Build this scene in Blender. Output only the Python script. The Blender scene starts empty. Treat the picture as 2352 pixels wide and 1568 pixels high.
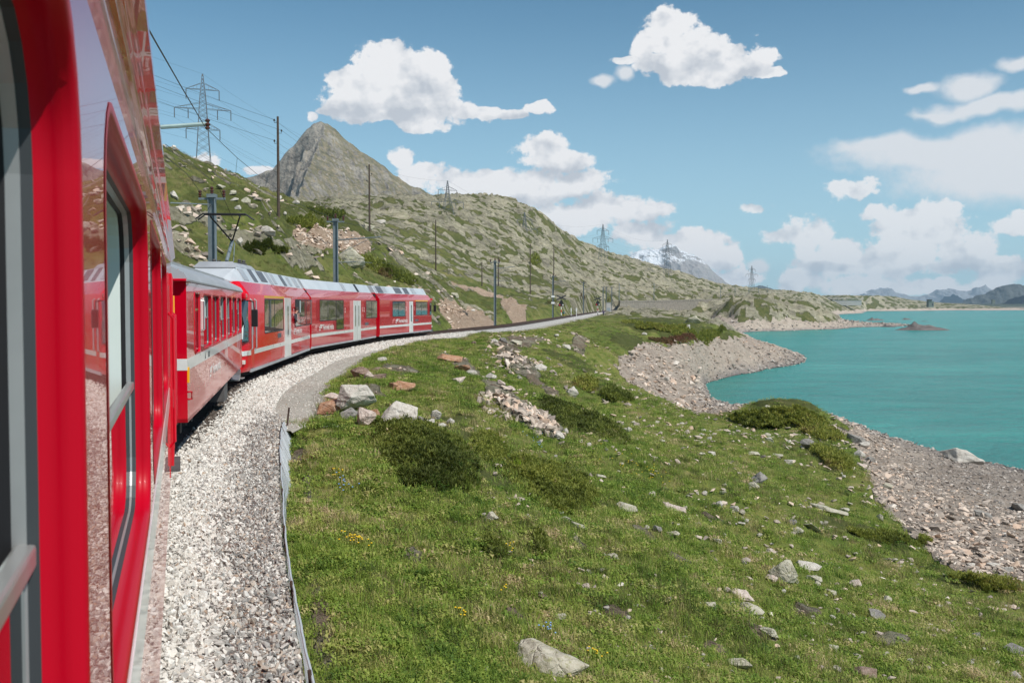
import bpy, bmesh, math, random
import numpy as np
from mathutils import Vector, Matrix, Euler
random.seed(4)
RNG = np.random.default_rng(11)
SC = bpy.context.scene
COL = SC.collection

# ------------------------------------------------------------------ camera
PITCH = math.radians(2.147)
CAMZ = 2.5
cam_data = bpy.data.cameras.new('camera')
cam_data.lens = 35.0
cam_data.sensor_width = 36.0
cam_data.clip_start = 0.05
cam_data.clip_end = 40000
cam_data.dof.use_dof = True
cam_data.dof.focus_distance = 38
cam_data.dof.aperture_fstop = 11
cam = bpy.data.objects.new('camera', cam_data)
COL.objects.link(cam)
cam.location = (0, 0, CAMZ)
cam.rotation_euler = (math.pi / 2 - PITCH, 0, 0)
SC.camera = cam

# ------------------------------------------------------------------ light and exposure
SUN_AZ, SUN_EL = math.radians(131), math.radians(50)
SUN = Vector((math.sin(SUN_AZ) * math.cos(SUN_EL), math.cos(SUN_AZ) * math.cos(SUN_EL), math.sin(SUN_EL)))
sun_data = bpy.data.lights.new('sun', 'SUN')
sun_data.energy = 4.4
sun_data.angle = math.radians(0.53)
sun_data.color = (1.0, 0.955, 0.89)
sun = bpy.data.objects.new('sun', sun_data)
COL.objects.link(sun)
sun.location = (60, -20, 80)
sun.rotation_euler = SUN.to_track_quat('Z', 'Y').to_euler()
SC.view_settings.view_transform = 'Standard'
SC.view_settings.look = 'None'
SC.view_settings.gamma = 1
SC.view_settings.exposure = 0.0
SC.view_settings.use_curve_mapping = False
SC.cycles.max_bounces = 8
SC.cycles.transparent_max_bounces = 12
SC.cycles.volume_bounces = 0
SC.cycles.use_denoising = True
SC.cycles.caustics_reflective = False
SC.cycles.caustics_refractive = False

# ------------------------------------------------------------------ photo geometry used for measuring the place
FPX = 2286.7
CP, SP = math.cos(PITCH), math.sin(PITCH)

def ray(px, py):
    a, b = (px - 1176) / FPX, (784 - py) / FPX
    return np.array([a, CP + b * SP, -SP + b * CP])

def at_y(px, py, Y):
    d = ray(px, py)
    return d * (Y / d[1]) + np.array([0, 0, CAMZ])

def project(X, Y, Z):
    d = Y * CP - (Z - CAMZ) * SP
    v = Y * SP + (Z - CAMZ) * CP
    d = np.where(d < 0.05, 0.05, d)
    return 1176 + FPX * X / d, 784 - FPX * v / d

# ------------------------------------------------------------------ node helper
class NT:
    def __init__(self, tree):
        self.t = tree
        self.n = tree.nodes
        self.l = tree.links
    def new(self, typ, **kw):
        nd = self.n.new(typ)
        for k, v in kw.items():
            setattr(nd, k, v)
        return nd
    def put(self, sock, v):
        if isinstance(v, bpy.types.NodeSocket):
            self.l.new(v, sock)
        elif v is not None:
            if isinstance(v, (tuple, list)) and len(v) == 3 and sock.type == 'RGBA':
                v = (*v, 1)
            sock.default_value = v
    def math(self, op, a, b=None, c=None, clamp=False):
        nd = self.new('ShaderNodeMath', operation=op, use_clamp=clamp)
        for i, v in enumerate((a, b, c)):
            self.put(nd.inputs[i], v)
        return nd.outputs[0]
    def vmath(self, op, a, b=None, c=None):
        nd = self.new('ShaderNodeVectorMath', operation=op)
        for i, v in enumerate((a, b, c)):
            self.put(nd.inputs[i], v)
        return nd.outputs['Value'] if op in ('DOT_PRODUCT', 'LENGTH', 'DISTANCE') else nd.outputs[0]
    def noise(self, vec, scale, detail=4, rough=0.55, dist=0.0, dim='3D', lac=2.0):
        nd = self.new('ShaderNodeTexNoise', noise_dimensions=dim)
        self.put(nd.inputs['Vector'], vec)
        nd.inputs['Scale'].default_value = scale
        nd.inputs['Detail'].default_value = detail
        nd.inputs['Roughness'].default_value = rough
        nd.inputs['Distortion'].default_value = dist
        nd.inputs['Lacunarity'].default_value = lac
        return nd.outputs[0]
    def voro(self, vec, scale, feature='F1', out='Distance', detail=0.0, rough=0.5, smooth=0.3):
        nd = self.new('ShaderNodeTexVoronoi', feature=feature)
        self.put(nd.inputs['Vector'], vec)
        nd.inputs['Scale'].default_value = scale
        if 'Detail' in nd.inputs: nd.inputs['Detail'].default_value = detail
        if 'Roughness' in nd.inputs: nd.inputs['Roughness'].default_value = rough
        if 'Smoothness' in nd.inputs: nd.inputs['Smoothness'].default_value = smooth
        return nd.outputs[out]
    def ramp(self, fac, stops, interp='LINEAR'):
        nd = self.new('ShaderNodeValToRGB')
        cr = nd.color_ramp
        cr.interpolation = interp
        while len(cr.elements) < len(stops):
            cr.elements.new(0.5)
        for e, (p, c) in zip(cr.elements, stops):
            e.position = p
            e.color = (*c, 1) if len(c) == 3 else c
        self.put(nd.inputs[0], fac)
        return nd.outputs[0]
    def mix(self, fac, a, b, mode='MIX'):
        nd = self.new('ShaderNodeMix', data_type='RGBA', blend_type=mode)
        self.put(nd.inputs[0], fac)
        self.put(nd.inputs[6], a)
        self.put(nd.inputs[7], b)
        return nd.outputs[2]
    def step(self, v, lo, hi, smooth=True):
        nd = self.new('ShaderNodeMapRange', interpolation_type='SMOOTHSTEP' if smooth else 'LINEAR')
        self.put(nd.inputs[0], v)
        self.put(nd.inputs[1], lo); self.put(nd.inputs[2], hi)
        nd.inputs[3].default_value = 0; nd.inputs[4].default_value = 1
        return nd.outputs[0]
    def attr(self, name, out=2):
        nd = self.new('ShaderNodeAttribute', attribute_name=name)
        return nd.outputs[out]
    def coords(self, which='Object'):
        return self.new('ShaderNodeTexCoord').outputs[which]
    def pos(self):
        return self.new('ShaderNodeNewGeometry').outputs['Position']
    def bump(self, h, strength=0.5, dist=0.05, normal=None):
        nd = self.new('ShaderNodeBump')
        nd.inputs['Strength'].default_value = strength
        nd.inputs['Distance'].default_value = dist
        self.put(nd.inputs['Height'], h)
        if normal is not None: self.put(nd.inputs['Normal'], normal)
        return nd.outputs[0]

def material(name):
    m = bpy.data.materials.new(name)
    m.use_nodes = True
    m.node_tree.nodes.clear()
    t = NT(m.node_tree)
    out = t.new('ShaderNodeOutputMaterial')
    b = t.new('ShaderNodeBsdfPrincipled')
    t.l.new(b.outputs[0], out.inputs[0])
    def setp(**kw):
        for k, v in kw.items():
            t.put(b.inputs[k.replace('_', ' ')], v)
    return m, t, setp, b, out

# ------------------------------------------------------------------ sky with clouds (one world)
world = bpy.data.worlds.new('World')
SC.world = world
world.use_nodes = True
world.node_tree.nodes.clear()
W = NT(world.node_tree)

def build_sky():
    sky = W.new('ShaderNodeTexSky', sky_type='NISHITA', sun_disc=False)
    sky.sun_elevation = SUN_EL
    sky.sun_rotation = SUN_AZ
    sky.altitude = 2200
    sky.air_density = 1.0
    sky.dust_density = 0.3
    sky.ozone_density = 1.6
    skyc = W.mix(1.0, sky.outputs[0], (0.80, 1.11, 1.04), 'MULTIPLY')
    d = W.coords('Generated')
    sep = W.new('ShaderNodeSeparateXYZ'); W.put(sep.inputs[0], d)
    az = W.math('ARCTAN2', sep.outputs[0], sep.outputs[1])
    el = W.math('ARCSINE', sep.outputs[2])
    # thin bright air low over the horizon, the same all the way round
    skyc = W.mix(W.math('MULTIPLY', W.step(el, 0.33, -0.04), 0.78), skyc, (4.4, 6.3, 7.5))
    cmb = W.new('ShaderNodeCombineXYZ')
    W.put(cmb.inputs[0], az); W.put(cmb.inputs[1], el)
    p = cmb.outputs[0]

    def ang(px, py):
        r = ray(px, py)
        return math.atan2(r[0], r[1]), math.asin(r[2] / np.linalg.norm(r))
    # gentle domain warp so that no lobe keeps a clean outline
    wn = W.new('ShaderNodeTexNoise', noise_dimensions='3D')
    W.put(wn.inputs['Vector'], d)
    wn.inputs['Scale'].default_value = 16; wn.inputs['Detail'].default_value = 3
    wv = W.vmath('SUBTRACT', wn.outputs['Color'], (0.5, 0.5, 0.5))
    wv = W.vmath('MULTIPLY', wv, (0.050, 0.034, 0))
    pw = W.vmath('ADD', p, wv)

    def lobes(lst, vec):
        acc = None
        for (px, py, rx, ry) in lst:
            a, e = ang(px, py)
            sx, sy = FPX / rx * 0.86, FPX / ry
            q = W.vmath('MULTIPLY_ADD', vec, (sx, sy, 0), (-a * sx, -e * sy, 0))
            dd = W.vmath('DOT_PRODUCT', q, q)
            acc = dd if acc is None else W.math('SMOOTH_MIN', acc, dd, 0.35)
        return W.math('SUBTRACT', 1.0, W.math('SQRT', W.math('MAXIMUM', acc, 0.0)))

    big = [(880,125,45,30),(910,160,80,50),(965,165,75,48),(820,190,72,42),(1010,210,60,50),(900,222,125,55),(850,258,110,38),
           (985,252,95,38),(775,262,50,20),(730,272,25,14),(930,280,130,22),(1100,258,60,22),(1170,262,60,18),(1240,246,38,19),
           (1540,60,60,36),(1505,105,50,42),(1595,110,75,46),(1555,155,95,30),(1665,128,70,38),(1725,148,55,32),(1775,172,32,12),(1450,142,40,12),(1620,160,80,22)]
    bank = [(928,352,30,22),(975,388,60,30),(1045,412,80,36),(1130,410,80,34),(1250,340,52,34),(1285,372,92,32),(1200,440,120,55),(1335,425,80,40),
            (1420,480,100,36),(1340,500,120,40),(1500,490,48,30),(1480,540,90,35),(1600,555,60,28),(1645,590,50,38),(1545,570,80,45),(1690,630,55,22),(1590,640,120,25),
            (455,378,42,28),(592,390,34,14)]
    right = [(1880,535,70,42),(1800,555,46,26),(1940,560,70,40),(1995,590,70,45),(2015,480,26,20),(1965,430,60,22),(2100,500,90,40),(2150,545,110,50),(2200,590,95,45),
             (2080,600,110,50),(1930,600,110,36),(1840,640,65,26),(2050,655,210,26),(2310,625,80,40),(2335,520,55,22),(1740,480,42,17),(2180,670,200,14)]
    veil = [(2210,345,250,52),(2320,395,220,84),(2090,328,180,28),(2280,245,130,24),(2200,255,80,10),(2230,195,60,34),(2345,138,44,24),(1385,190,30,16),(1440,172,22,20),(2130,195,26,14),(1735,601,26,20)]

    def rel(lst):
        return lobes(lst, pw)
    # billows: inverted fractal voronoi over noise, in direction space
    ds = W.vmath('ADD', W.vmath('MULTIPLY', p, (1, 1.2, 0)), (7.3, 3.1, 0))
    def field(v, det):
        vo = W.new('ShaderNodeTexVoronoi', feature='SMOOTH_F1', voronoi_dimensions='2D')
        W.put(vo.inputs['Vector'], v)
        vo.inputs['Scale'].default_value = 27; vo.inputs['Detail'].default_value = 3.0
        vo.inputs['Roughness'].default_value = 0.55; vo.inputs['Smoothness'].default_value = 0.22
        bl = W.math('SUBTRACT', 0.62, vo.outputs['Distance'])
        fn = W.math('SUBTRACT', W.noise(v, 46, det, 0.68, dim='2D'), 0.5)
        return bl, fn
    bill, fine = field(ds, 6)
    tex = W.math('MULTIPLY_ADD', fine, 1.9, W.math('MULTIPLY', bill, 0.75))
    # the same field a little towards the sun, for the lit and shaded sides of each billow
    bill2, _f = field(W.vmath('ADD', ds, (0.012, 0.016, 0.0)), 1)
    soft1 = W.noise(ds, 22, 3, 0.55, dim='2D'); soft2 = W.noise(W.vmath('ADD', ds, (0.012, 0.016, 0)), 22, 3, 0.55, dim='2D')
    relief = W.math('SUBTRACT', W.math('MULTIPLY_ADD', soft1, 1.0, W.math('MULTIPLY', bill, 0.85)), W.math('MULTIPLY_ADD', soft2, 1.0, W.math('MULTIPLY', bill2, 0.85)))

    L1, L2, L3, L4 = rel(big), rel(bank), rel(right), lobes(veil, pw)
    def soft(L, amp, lo, hi):
        return W.step(W.math('MULTIPLY_ADD', tex, amp, L), lo, hi)
    a1 = soft(L1, 0.52, -0.02, 0.20)
    a2 = soft(L2, 0.54, -0.05, 0.22)
    a3 = W.math('MULTIPLY', soft(L3, 0.72, -0.06, 0.28), 0.92)
    a4 = W.math('MULTIPLY', W.step(W.math('MULTIPLY_ADD', fine, 0.5, L4), -0.10, 0.52), 0.90)
    # scattered fair weather cumulus over the rest of the sky (what the camera does not look at)
    out = W.step(W.math('ABSOLUTE', az), 0.56, 0.72)
    far = W.step(W.math('ADD', W.noise(d, 3.2, 5, 0.55), W.math('MULTIPLY', bill, 0.06)), 0.56, 0.68)
    hi = W.step(el, 0.02, 0.2)
    a5 = W.math('MULTIPLY', W.math('MULTIPLY', far, W.math('MAXIMUM', out, W.step(el, 0.42, 0.55))), hi)
    alpha = W.math('MAXIMUM', W.math('MAXIMUM', a1, a2), W.math('MAXIMUM', W.math('MAXIMUM', a3, a4), a5))
    core = W.math('MAXIMUM', W.math('MAXIMUM', L1, L2), L3)
    lit = W.math('MULTIPLY_ADD', relief, 0.55, 0.97)
    # cumulus bases are greyer than their sunlit tops
    under = [(870,275,110,40),(980,235,70,40),(1180,278,110,18),(1560,165,120,26),(1700,170,70,18),(1290,405,90,26),(1340,470,70,20),(1480,520,70,24),(1190,480,90,20),
             (1900,612,60,14),(2200,615,80,18)]
    base = W.step(W.math('MULTIPLY_ADD', tex, 0.35, lobes(under, pw)), -0.35, 0.75)
    lit = W.math('MULTIPLY_ADD', base, -0.46, lit)
    lit = W.math('MINIMUM', W.math('MAXIMUM', lit, 0.48), 1.0)
    ccol = W.ramp(lit, [(0.40, (0.50, 0.55, 0.62)), (0.68, (0.70, 0.73, 0.775)), (0.95, (0.90, 0.905, 0.92))])
    thin = W.step(W.math('SUBTRACT', a4, W.math('MAXIMUM', a1, W.math('MAXIMUM', a2, a3))), -0.1, 0.25)
    ccol = W.mix(thin, ccol, (0.80, 0.82, 0.85))
    b1 = W.new('ShaderNodeBackground'); W.put(b1.inputs[0], skyc); b1.inputs[1].default_value = 0.105
    b2 = W.new('ShaderNodeBackground'); W.put(b2.inputs[0], ccol); b2.inputs[1].default_value = 0.98
    mx = W.new('ShaderNodeMixShader')
    W.put(mx.inputs[0], alpha); W.l.new(b1.outputs[0], mx.inputs[1]); W.l.new(b2.outputs[0], mx.inputs[2])
    o = W.new('ShaderNodeOutputWorld'); W.l.new(mx.outputs[0], o.inputs[0])
build_sky()

# ------------------------------------------------------------------ object helpers
def tag(o, label=None, cat=None, group=None, kind=None):
    if label: o['label'] = label
    if cat: o['category'] = cat
    if group: o['group'] = group
    if kind: o['kind'] = kind
    return o

def thing(name, loc, rotz=0.0, label=None, cat=None, group=None):
    o = bpy.data.objects.new(name, None)
    o.empty_display_size = 0.3
    COL.objects.link(o)
    o.location = loc
    o.rotation_euler = (0, 0, rotz)
    return tag(o, label, cat, group)

def link_mesh(name, me, parent=None, loc=None):
    o = bpy.data.objects.new(name, me)
    COL.objects.link(o)
    if parent is not None: o.parent = parent
    if loc is not None: o.location = loc
    return o

def fast_mesh(name, V, F, mats=(), smooth=False, attrs=None):
    """V (n,3) floats, F (m,3) or (m,4) ints."""
    me = bpy.data.meshes.new(name)
    V = np.asarray(V, np.float32); F = np.asarray(F, np.int32)
    k = F.shape[1]
    me.vertices.add(len(V)); me.vertices.foreach_set('co', V.ravel())
    me.loops.add(F.size); me.loops.foreach_set('vertex_index', F.ravel())
    me.polygons.add(len(F))
    me.polygons.foreach_set('loop_start', np.arange(0, F.size, k, dtype=np.int32))
    me.polygons.foreach_set('loop_total', np.full(len(F), k, np.int32))
    me.polygons.foreach_set('use_smooth', np.full(len(F), bool(smooth)))
    for nm, arr in (attrs or {}).items():
        a = me.attributes.new(nm, 'FLOAT', 'POINT')
        a.data.foreach_set('value', np.asarray(arr, np.float32).ravel())
    me.update(calc_edges=True)
    for m in mats: me.materials.append(m)
    return me

class MB:
    """collects simple solids and links them as one mesh object"""
    def __init__(self):
        self.v, self.f, self.mi = [], [], []
        self.cur = 0
    def add(self, vs, fs):
        b = len(self.v)
        self.v += [tuple(map(float, q)) for q in vs]
        self.f += [tuple(b + i for i in f) for f in fs]
        self.mi += [self.cur] * len(fs)
    def box(self, x0, x1, y0, y1, z0, z1):
        self.add([(x0,y0,z0),(x1,y0,z0),(x1,y1,z0),(x0,y1,z0),(x0,y0,z1),(x1,y0,z1),(x1,y1,z1),(x0,y1,z1)],
                 [(0,3,2,1),(4,5,6,7),(0,1,5,4),(1,2,6,5),(2,3,7,6),(3,0,4,7)])
    def tube(self, pts, r, n=6, r1=None, cap=True):
        pts = [Vector(p) for p in pts]
        rings = []
        up0 = None
        for i, p in enumerate(pts):
            a = pts[max(i-1,0)]; b = pts[min(i+1,len(pts)-1)]
            t = (b - a).normalized()
            u = t.cross(Vector((0,0,1)) if abs(t.z) < 0.9 else Vector((0,1,0))).normalized()
            w = u.cross(t)
            rr = r if r1 is None else r + (r1 - r) * i / (len(pts)-1)
            rings.append([p + u*rr*math.cos(2*math.pi*k/n) + w*rr*math.sin(2*math.pi*k/n) for k in range(n)])
        vs = [q for g in rings for q in g]
        fs = []
        for i in range(len(rings)-1):
            for k in range(n):
                fs.append((i*n+k, i*n+(k+1)%n, (i+1)*n+(k+1)%n, (i+1)*n+k))
        if cap:
            fs.append(tuple(range(n-1,-1,-1))); fs.append(tuple((len(rings)-1)*n+k for k in range(n)))
        self.add(vs, fs)
    def bar(self, a, b, w, h=None):
        """square section bar"""
        h = h or w
        a, b = Vector(a), Vector(b)
        t = (b-a).normalized()
        u = t.cross(Vector((0,0,1)) if abs(t.z) < 0.95 else Vector((1,0,0))).normalized()*w/2
        q = u.cross(t).normalized()*h/2
        self.add([a-u-q,a+u-q,a+u+q,a-u+q,b-u-q,b+u-q,b+u+q,b-u+q],
                 [(0,3,2,1),(4,5,6,7),(0,1,5,4),(1,2,6,5),(2,3,7,6),(3,0,4,7)])
    def prism(self, poly, axis, c0, c1):
        """extrude a 2D polygon along an axis; poly in the two other axes in order"""
        def mk(a, b, c):
            return {'x': (c,a,b), 'y': (a,c,b), 'z': (a,b,c)}[axis]
        n = len(poly)
        vs = [mk(a,b,c0) for a,b in poly] + [mk(a,b,c1) for a,b in poly]
        fs = [(i,(i+1)%n,n+(i+1)%n,n+i) for i in range(n)] + [tuple(range(n-1,-1,-1)), tuple(range(n,2*n))]
        self.add(vs, fs)
    def lathe(self, prof, c=(0,0,0), n=10, axis='z'):
        vs, fs = [], []
        for (r, h) in prof:
            for k in range(n):
                a = 2*math.pi*k/n
                p = {'z': (r*math.cos(a), r*math.sin(a), h), 'x': (h, r*math.cos(a), r*math.sin(a)), 'y': (r*math.cos(a), h, r*math.sin(a))}[axis]
                vs.append((c[0]+p[0], c[1]+p[1], c[2]+p[2]))
        m = len(prof)
        for i in range(m-1):
            for k in range(n):
                fs.append((i*n+k, i*n+(k+1)%n, (i+1)*n+(k+1)%n, (i+1)*n+k))
        fs.append(tuple(range(n-1,-1,-1))); fs.append(tuple((m-1)*n+k for k in range(n)))
        self.add(vs, fs)
    def build(self, name, mats, parent=None, smooth=False, bevel=0.0, fix=True, loc=None):
        me = bpy.data.meshes.new(name)
        me.from_pydata(self.v, [], self.f)
        mats = mats if isinstance(mats, (list, tuple)) else [mats]
        for m in mats: me.materials.append(m)
        if len(mats) > 1:
            me.polygons.foreach_set('material_index', self.mi)
        if fix or bevel:
            bm = bmesh.new(); bm.from_mesh(me)
            if bevel:
                es = [e for e in bm.edges if len(e.link_faces) == 2 and e.calc_face_angle(0) > 0.6]
                bmesh.ops.bevel(bm, geom=es, offset=bevel, segments=2, affect='EDGES', profile=0.6)
            bmesh.ops.recalc_face_normals(bm, faces=bm.faces)
            bm.to_mesh(me); bm.free()
        if smooth:
            me.polygons.foreach_set('use_smooth', [True]*len(me.polygons))
            try: me.set_sharp_from_angle(angle=math.radians(35))
            except Exception: pass
        me.update()
        return link_mesh(name, me, parent, loc)

# ------------------------------------------------------------------ numpy noise
def _hash(ix, iy, seed):
    h = (ix.astype(np.int64) * 374761393 + iy.astype(np.int64) * 668265263 + seed * 974634777) & 0xFFFFFFFF
    h = ((h ^ (h >> 13)) * 1274126177) & 0xFFFFFFFF
    h = h ^ (h >> 16)
    return h

def perlin(x, y, seed=0):
    x0 = np.floor(x); y0 = np.floor(y)
    fx = x - x0; fy = y - y0
    ux = fx*fx*fx*(fx*(fx*6-15)+10); uy = fy*fy*fy*(fy*(fy*6-15)+10)
    def g(ix, iy, dx, dy):
        a = _hash(ix, iy, seed).astype(np.float64) * (2*math.pi/4294967296.0)
        return np.cos(a)*dx + np.sin(a)*dy
    n00 = g(x0, y0, fx, fy); n10 = g(x0+1, y0, fx-1, fy)
    n01 = g(x0, y0+1, fx, fy-1); n11 = g(x0+1, y0+1, fx-1, fy-1)
    return ((n00*(1-ux)+n10*ux)*(1-uy) + (n01*(1-ux)+n11*ux)*uy) * 1.5

def fbm(x, y, oct=4, seed=0, gain=0.5):
    s = 0; a = 1.0; t = 0
    for i in range(oct):
        s = s + a*perlin(x, y, seed+i*17); t += a
        x = x*2.03 + 11.3; y = y*2.03 - 7.1; a *= gain
    return s/t

def ridged(x, y, oct=4, seed=0, gain=0.5):
    s = 0; a = 1.0; t = 0
    for i in range(oct):
        s = s + a*(1-np.abs(perlin(x, y, seed+i*13))*1.6); t += a
        x = x*2.07 + 5.3; y = y*2.07 + 3.1; a *= gain
    return s/t

def sstep(a, b, x):
    t = np.clip((x-a)/(b-a), 0, 1)
    return t*t*(3-2*t)
# ------------------------------------------------------------------ materials
M = {}
def mats_land():
    m, t, setp, b, out = material('land')
    P = t.pos()
    rock, shore, shrub = t.attr('rock'), t.attr('shore'), t.attr('shrub')
    scar, earth, path = t.attr('scar'), t.attr('earth'), t.attr('path')
    n_l = t.noise(P, 0.11, 5, 0.6)
    n_m = t.noise(P, 0.9, 5, 0.65)
    n_s = t.noise(P, 7.0, 4, 0.7)
    mixn = t.math('MULTIPLY_ADD', n_m, 0.55, t.math('MULTIPLY', n_l, 0.45))
    grass = t.ramp(mixn, [(0.30, (0.055, 0.086, 0.017)), (0.43, (0.100, 0.138, 0.028)), (0.54, (0.165, 0.180, 0.048)), (0.63, (0.25, 0.215, 0.10)), (0.74, (0.33, 0.255, 0.155))])
    grass = t.mix(t.step(n_s, 0.45, 0.75), grass, t.mix(1.0, grass, (1.6, 1.5, 1.2), 'MULTIPLY'))
    olive = t.ramp(mixn, [(0.32, (0.048, 0.056, 0.020)), (0.47, (0.085, 0.094, 0.032)), (0.60, (0.135, 0.128, 0.052)), (0.74, (0.20, 0.165, 0.085))])
    grass = t.mix(t.attr('dry'), grass, olive)
    heath = t.ramp(t.math('MULTIPLY_ADD', n_s, 0.5, t.math('MULTIPLY', n_m, 0.5)), [(0.35, (0.040, 0.048, 0.014)), (0.52, (0.085, 0.098, 0.026)), (0.70, (0.125, 0.100, 0.045))])
    rk1 = t.noise(t.vmath('MULTIPLY', P, (0.35, 0.9, 1.6)), 0.5, 8, 0.68)
    rk2 = t.noise(P, 2.6, 7, 0.7)
    rkm = t.math('MULTIPLY_ADD', rk1, 0.5, t.math('MULTIPLY', rk2, 0.5))
    stone = t.ramp(rkm, [(0.32, (0.10, 0.092, 0.068)), (0.43, (0.27, 0.245, 0.175)), (0.54, (0.45, 0.41, 0.305)), (0.66, (0.62, 0.575, 0.46))])
    stone = t.mix(1.0, stone, t.ramp(t.noise(P, 0.085, 5, 0.68), [(0.34, (0.50, 0.50, 0.50)), (0.5, (0.92, 0.92, 0.90)), (0.66, (1.18, 1.16, 1.10))]), 'MULTIPLY')
    stone = t.mix(t.math('MULTIPLY', t.step(t.noise(P, 0.35, 5, 0.7), 0.5, 0.66), 0.35), stone, (0.30, 0.31, 0.15))
    red = t.ramp(rk2, [(0.3, (0.33, 0.21, 0.145)), (0.55, (0.55, 0.40, 0.29)), (0.72, (0.68, 0.55, 0.44))])
    soil = t.ramp(rk2, [(0.3, (0.13, 0.09, 0.06)), (0.6, (0.33, 0.25, 0.18))])
    z = t.new('ShaderNodeSeparateXYZ'); t.put(z.inputs[0], P)
    up = t.step(t.math('MULTIPLY_ADD', n_l, 3.0, z.outputs[2]), -9.2, -6.6)
    wet = t.step(t.math('MULTIPLY_ADD', n_m, 0.35, z.outputs[2]), -9.55, -9.85)
    beach = t.mix(up, t.ramp(rkm, [(0.3, (0.125, 0.112, 0.108)), (0.5, (0.29, 0.255, 0.240)), (0.7, (0.46, 0.41, 0.375))]),
                  t.ramp(rkm, [(0.3, (0.26, 0.20, 0.155)), (0.5, (0.52, 0.43, 0.35)), (0.7, (0.68, 0.59, 0.50))]))
    beach = t.mix(t.math('MULTIPLY', wet, 0.75), beach, (0.055, 0.04, 0.038))
    gravel = t.ramp(t.noise(P, 38, 3, 0.7), [(0.3, (0.20, 0.18, 0.15)), (0.55, (0.40, 0.37, 0.31)), (0.75, (0.52, 0.48, 0.42))])
    # break the borders of each mask with fine noise
    def sharp(a, w=0.9, lo=0.42, hi=0.58):
        return t.step(t.math('ADD', a, t.math('MULTIPLY', t.math('SUBTRACT', rkm, 0.5), w)), lo, hi)
    c = t.mix(sharp(shrub, 1.0, 0.35, 0.65), grass, heath)
    stone = t.mix(t.math('MULTIPLY', t.step(t.noise(t.vmath('MULTIPLY', P, (0.5, 1.2, 1.6)), 0.8, 6, 0.75), 0.52, 0.62), 0.5), stone, t.mix(0.5, heath, (0.10, 0.095, 0.075)))
    c = t.mix(sharp(rock, 1.8), c, stone)
    c = t.mix(t.math('MULTIPLY', sharp(earth, 1.2), 0.9), c, t.mix(t.step(n_m, 0.45, 0.6), soil, stone))
    c = t.mix(t.math('MULTIPLY', sharp(scar, 0.9), 0.85), c, red)
    c = t.mix(sharp(shore, 1.1), c, beach)
    c = t.mix(t.step(t.math('ADD', path, t.math('MULTIPLY', t.math('SUBTRACT', n_m, 0.5), 1.2)), 0.4, 0.6), c, gravel)
    rocky = t.math('MAXIMUM', sharp(rock, 1.5), sharp(shore, 1.1))
    crk = t.voro(t.vmath('MULTIPLY', P, (0.6, 1.1, 1.5)), 0.35, 'DISTANCE_TO_EDGE', detail=3.0, rough=0.7)
    hgt = t.math('ADD', t.math('MULTIPLY', rocky, t.math('MULTIPLY_ADD', rk2, 1.2, t.math('MULTIPLY', t.math('MINIMUM', crk, 0.16), 4.0))), t.math('MULTIPLY', n_s, 0.25))
    setp(Base_Color=c, Roughness=0.95, Specular_IOR_Level=0.15, Normal=t.bump(hgt, 1.0, 0.55))
    M['land'] = m

def rocky_mat(name, stops, grass=None, scale=0.02, snow=None, bd=8.0):
    m, t, setp, b, out = material(name)
    P = t.pos()
    n1 = t.noise(t.vmath('MULTIPLY', P, (1, 1, 1.8)), scale, 9, 0.68)
    n2 = t.noise(P, scale*6, 6, 0.7)
    f = t.math('MULTIPLY_ADD', n1, 0.55, t.math('MULTIPLY', n2, 0.45))
    c = t.ramp(f, stops)
    nrm = t.new('ShaderNodeNewGeometry').outputs['Normal']
    s = t.new('ShaderNodeSeparateXYZ'); t.put(s.inputs[0], nrm)
    if grass:
        g = t.step(t.math('MULTIPLY_ADD', t.math('SUBTRACT', n2, 0.5), 0.9, t.math('MULTIPLY_ADD', s.outputs[0], 0.55, s.outputs[2])), 0.72, 1.05)
        c = t.mix(t.math('MULTIPLY', g, 0.88), c, t.ramp(n2, grass))
    if snow:
        sp = t.new('ShaderNodeSeparateXYZ'); t.put(sp.inputs[0], P)
        g = t.step(t.math('ADD', t.math('MULTIPLY_ADD', n1, 2.2, t.math('MULTIPLY', s.outputs[2], 0.4)), t.math('MULTIPLY', t.math('SUBTRACT', sp.outputs[2], snow[0]), 1/snow[1])), 1.62, 1.74)
        c = t.mix(g, c, (0.78, 0.80, 0.83))
    setp(Base_Color=c, Roughness=0.95, Specular_IOR_Level=0.1, Normal=t.bump(f, 1.0, bd))
    M[name] = m

def simple(name, col, rough=0.5, metal=0.0, spec=0.5, coat=0.0, noise=None, bump=None):
    m, t, setp, b, out = material(name)
    c = (*col, 1)
    P = t.coords('Object')
    if noise:
        sc, amt = noise
        n = t.noise(P, sc, 5, 0.65)
        lo = tuple(x*(1-amt) for x in col); hi = tuple(min(1, x*(1+amt)) for x in col)
        c = t.ramp(n, [(0.3, lo), (0.7, hi)])
        setp(Roughness=t.math('MULTIPLY_ADD', n, 0.25, max(0.02, rough-0.12)))
    else:
        setp(Roughness=rough)
    setp(Base_Color=c, Metallic=metal, Specular_IOR_Level=spec, Coat_Weight=coat, Coat_Roughness=0.04)
    if bump:
        setp(Normal=t.bump(t.noise(P, bump[0], 4, 0.6), bump[1], bump[2]))
    M[name] = m
    return m

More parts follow.
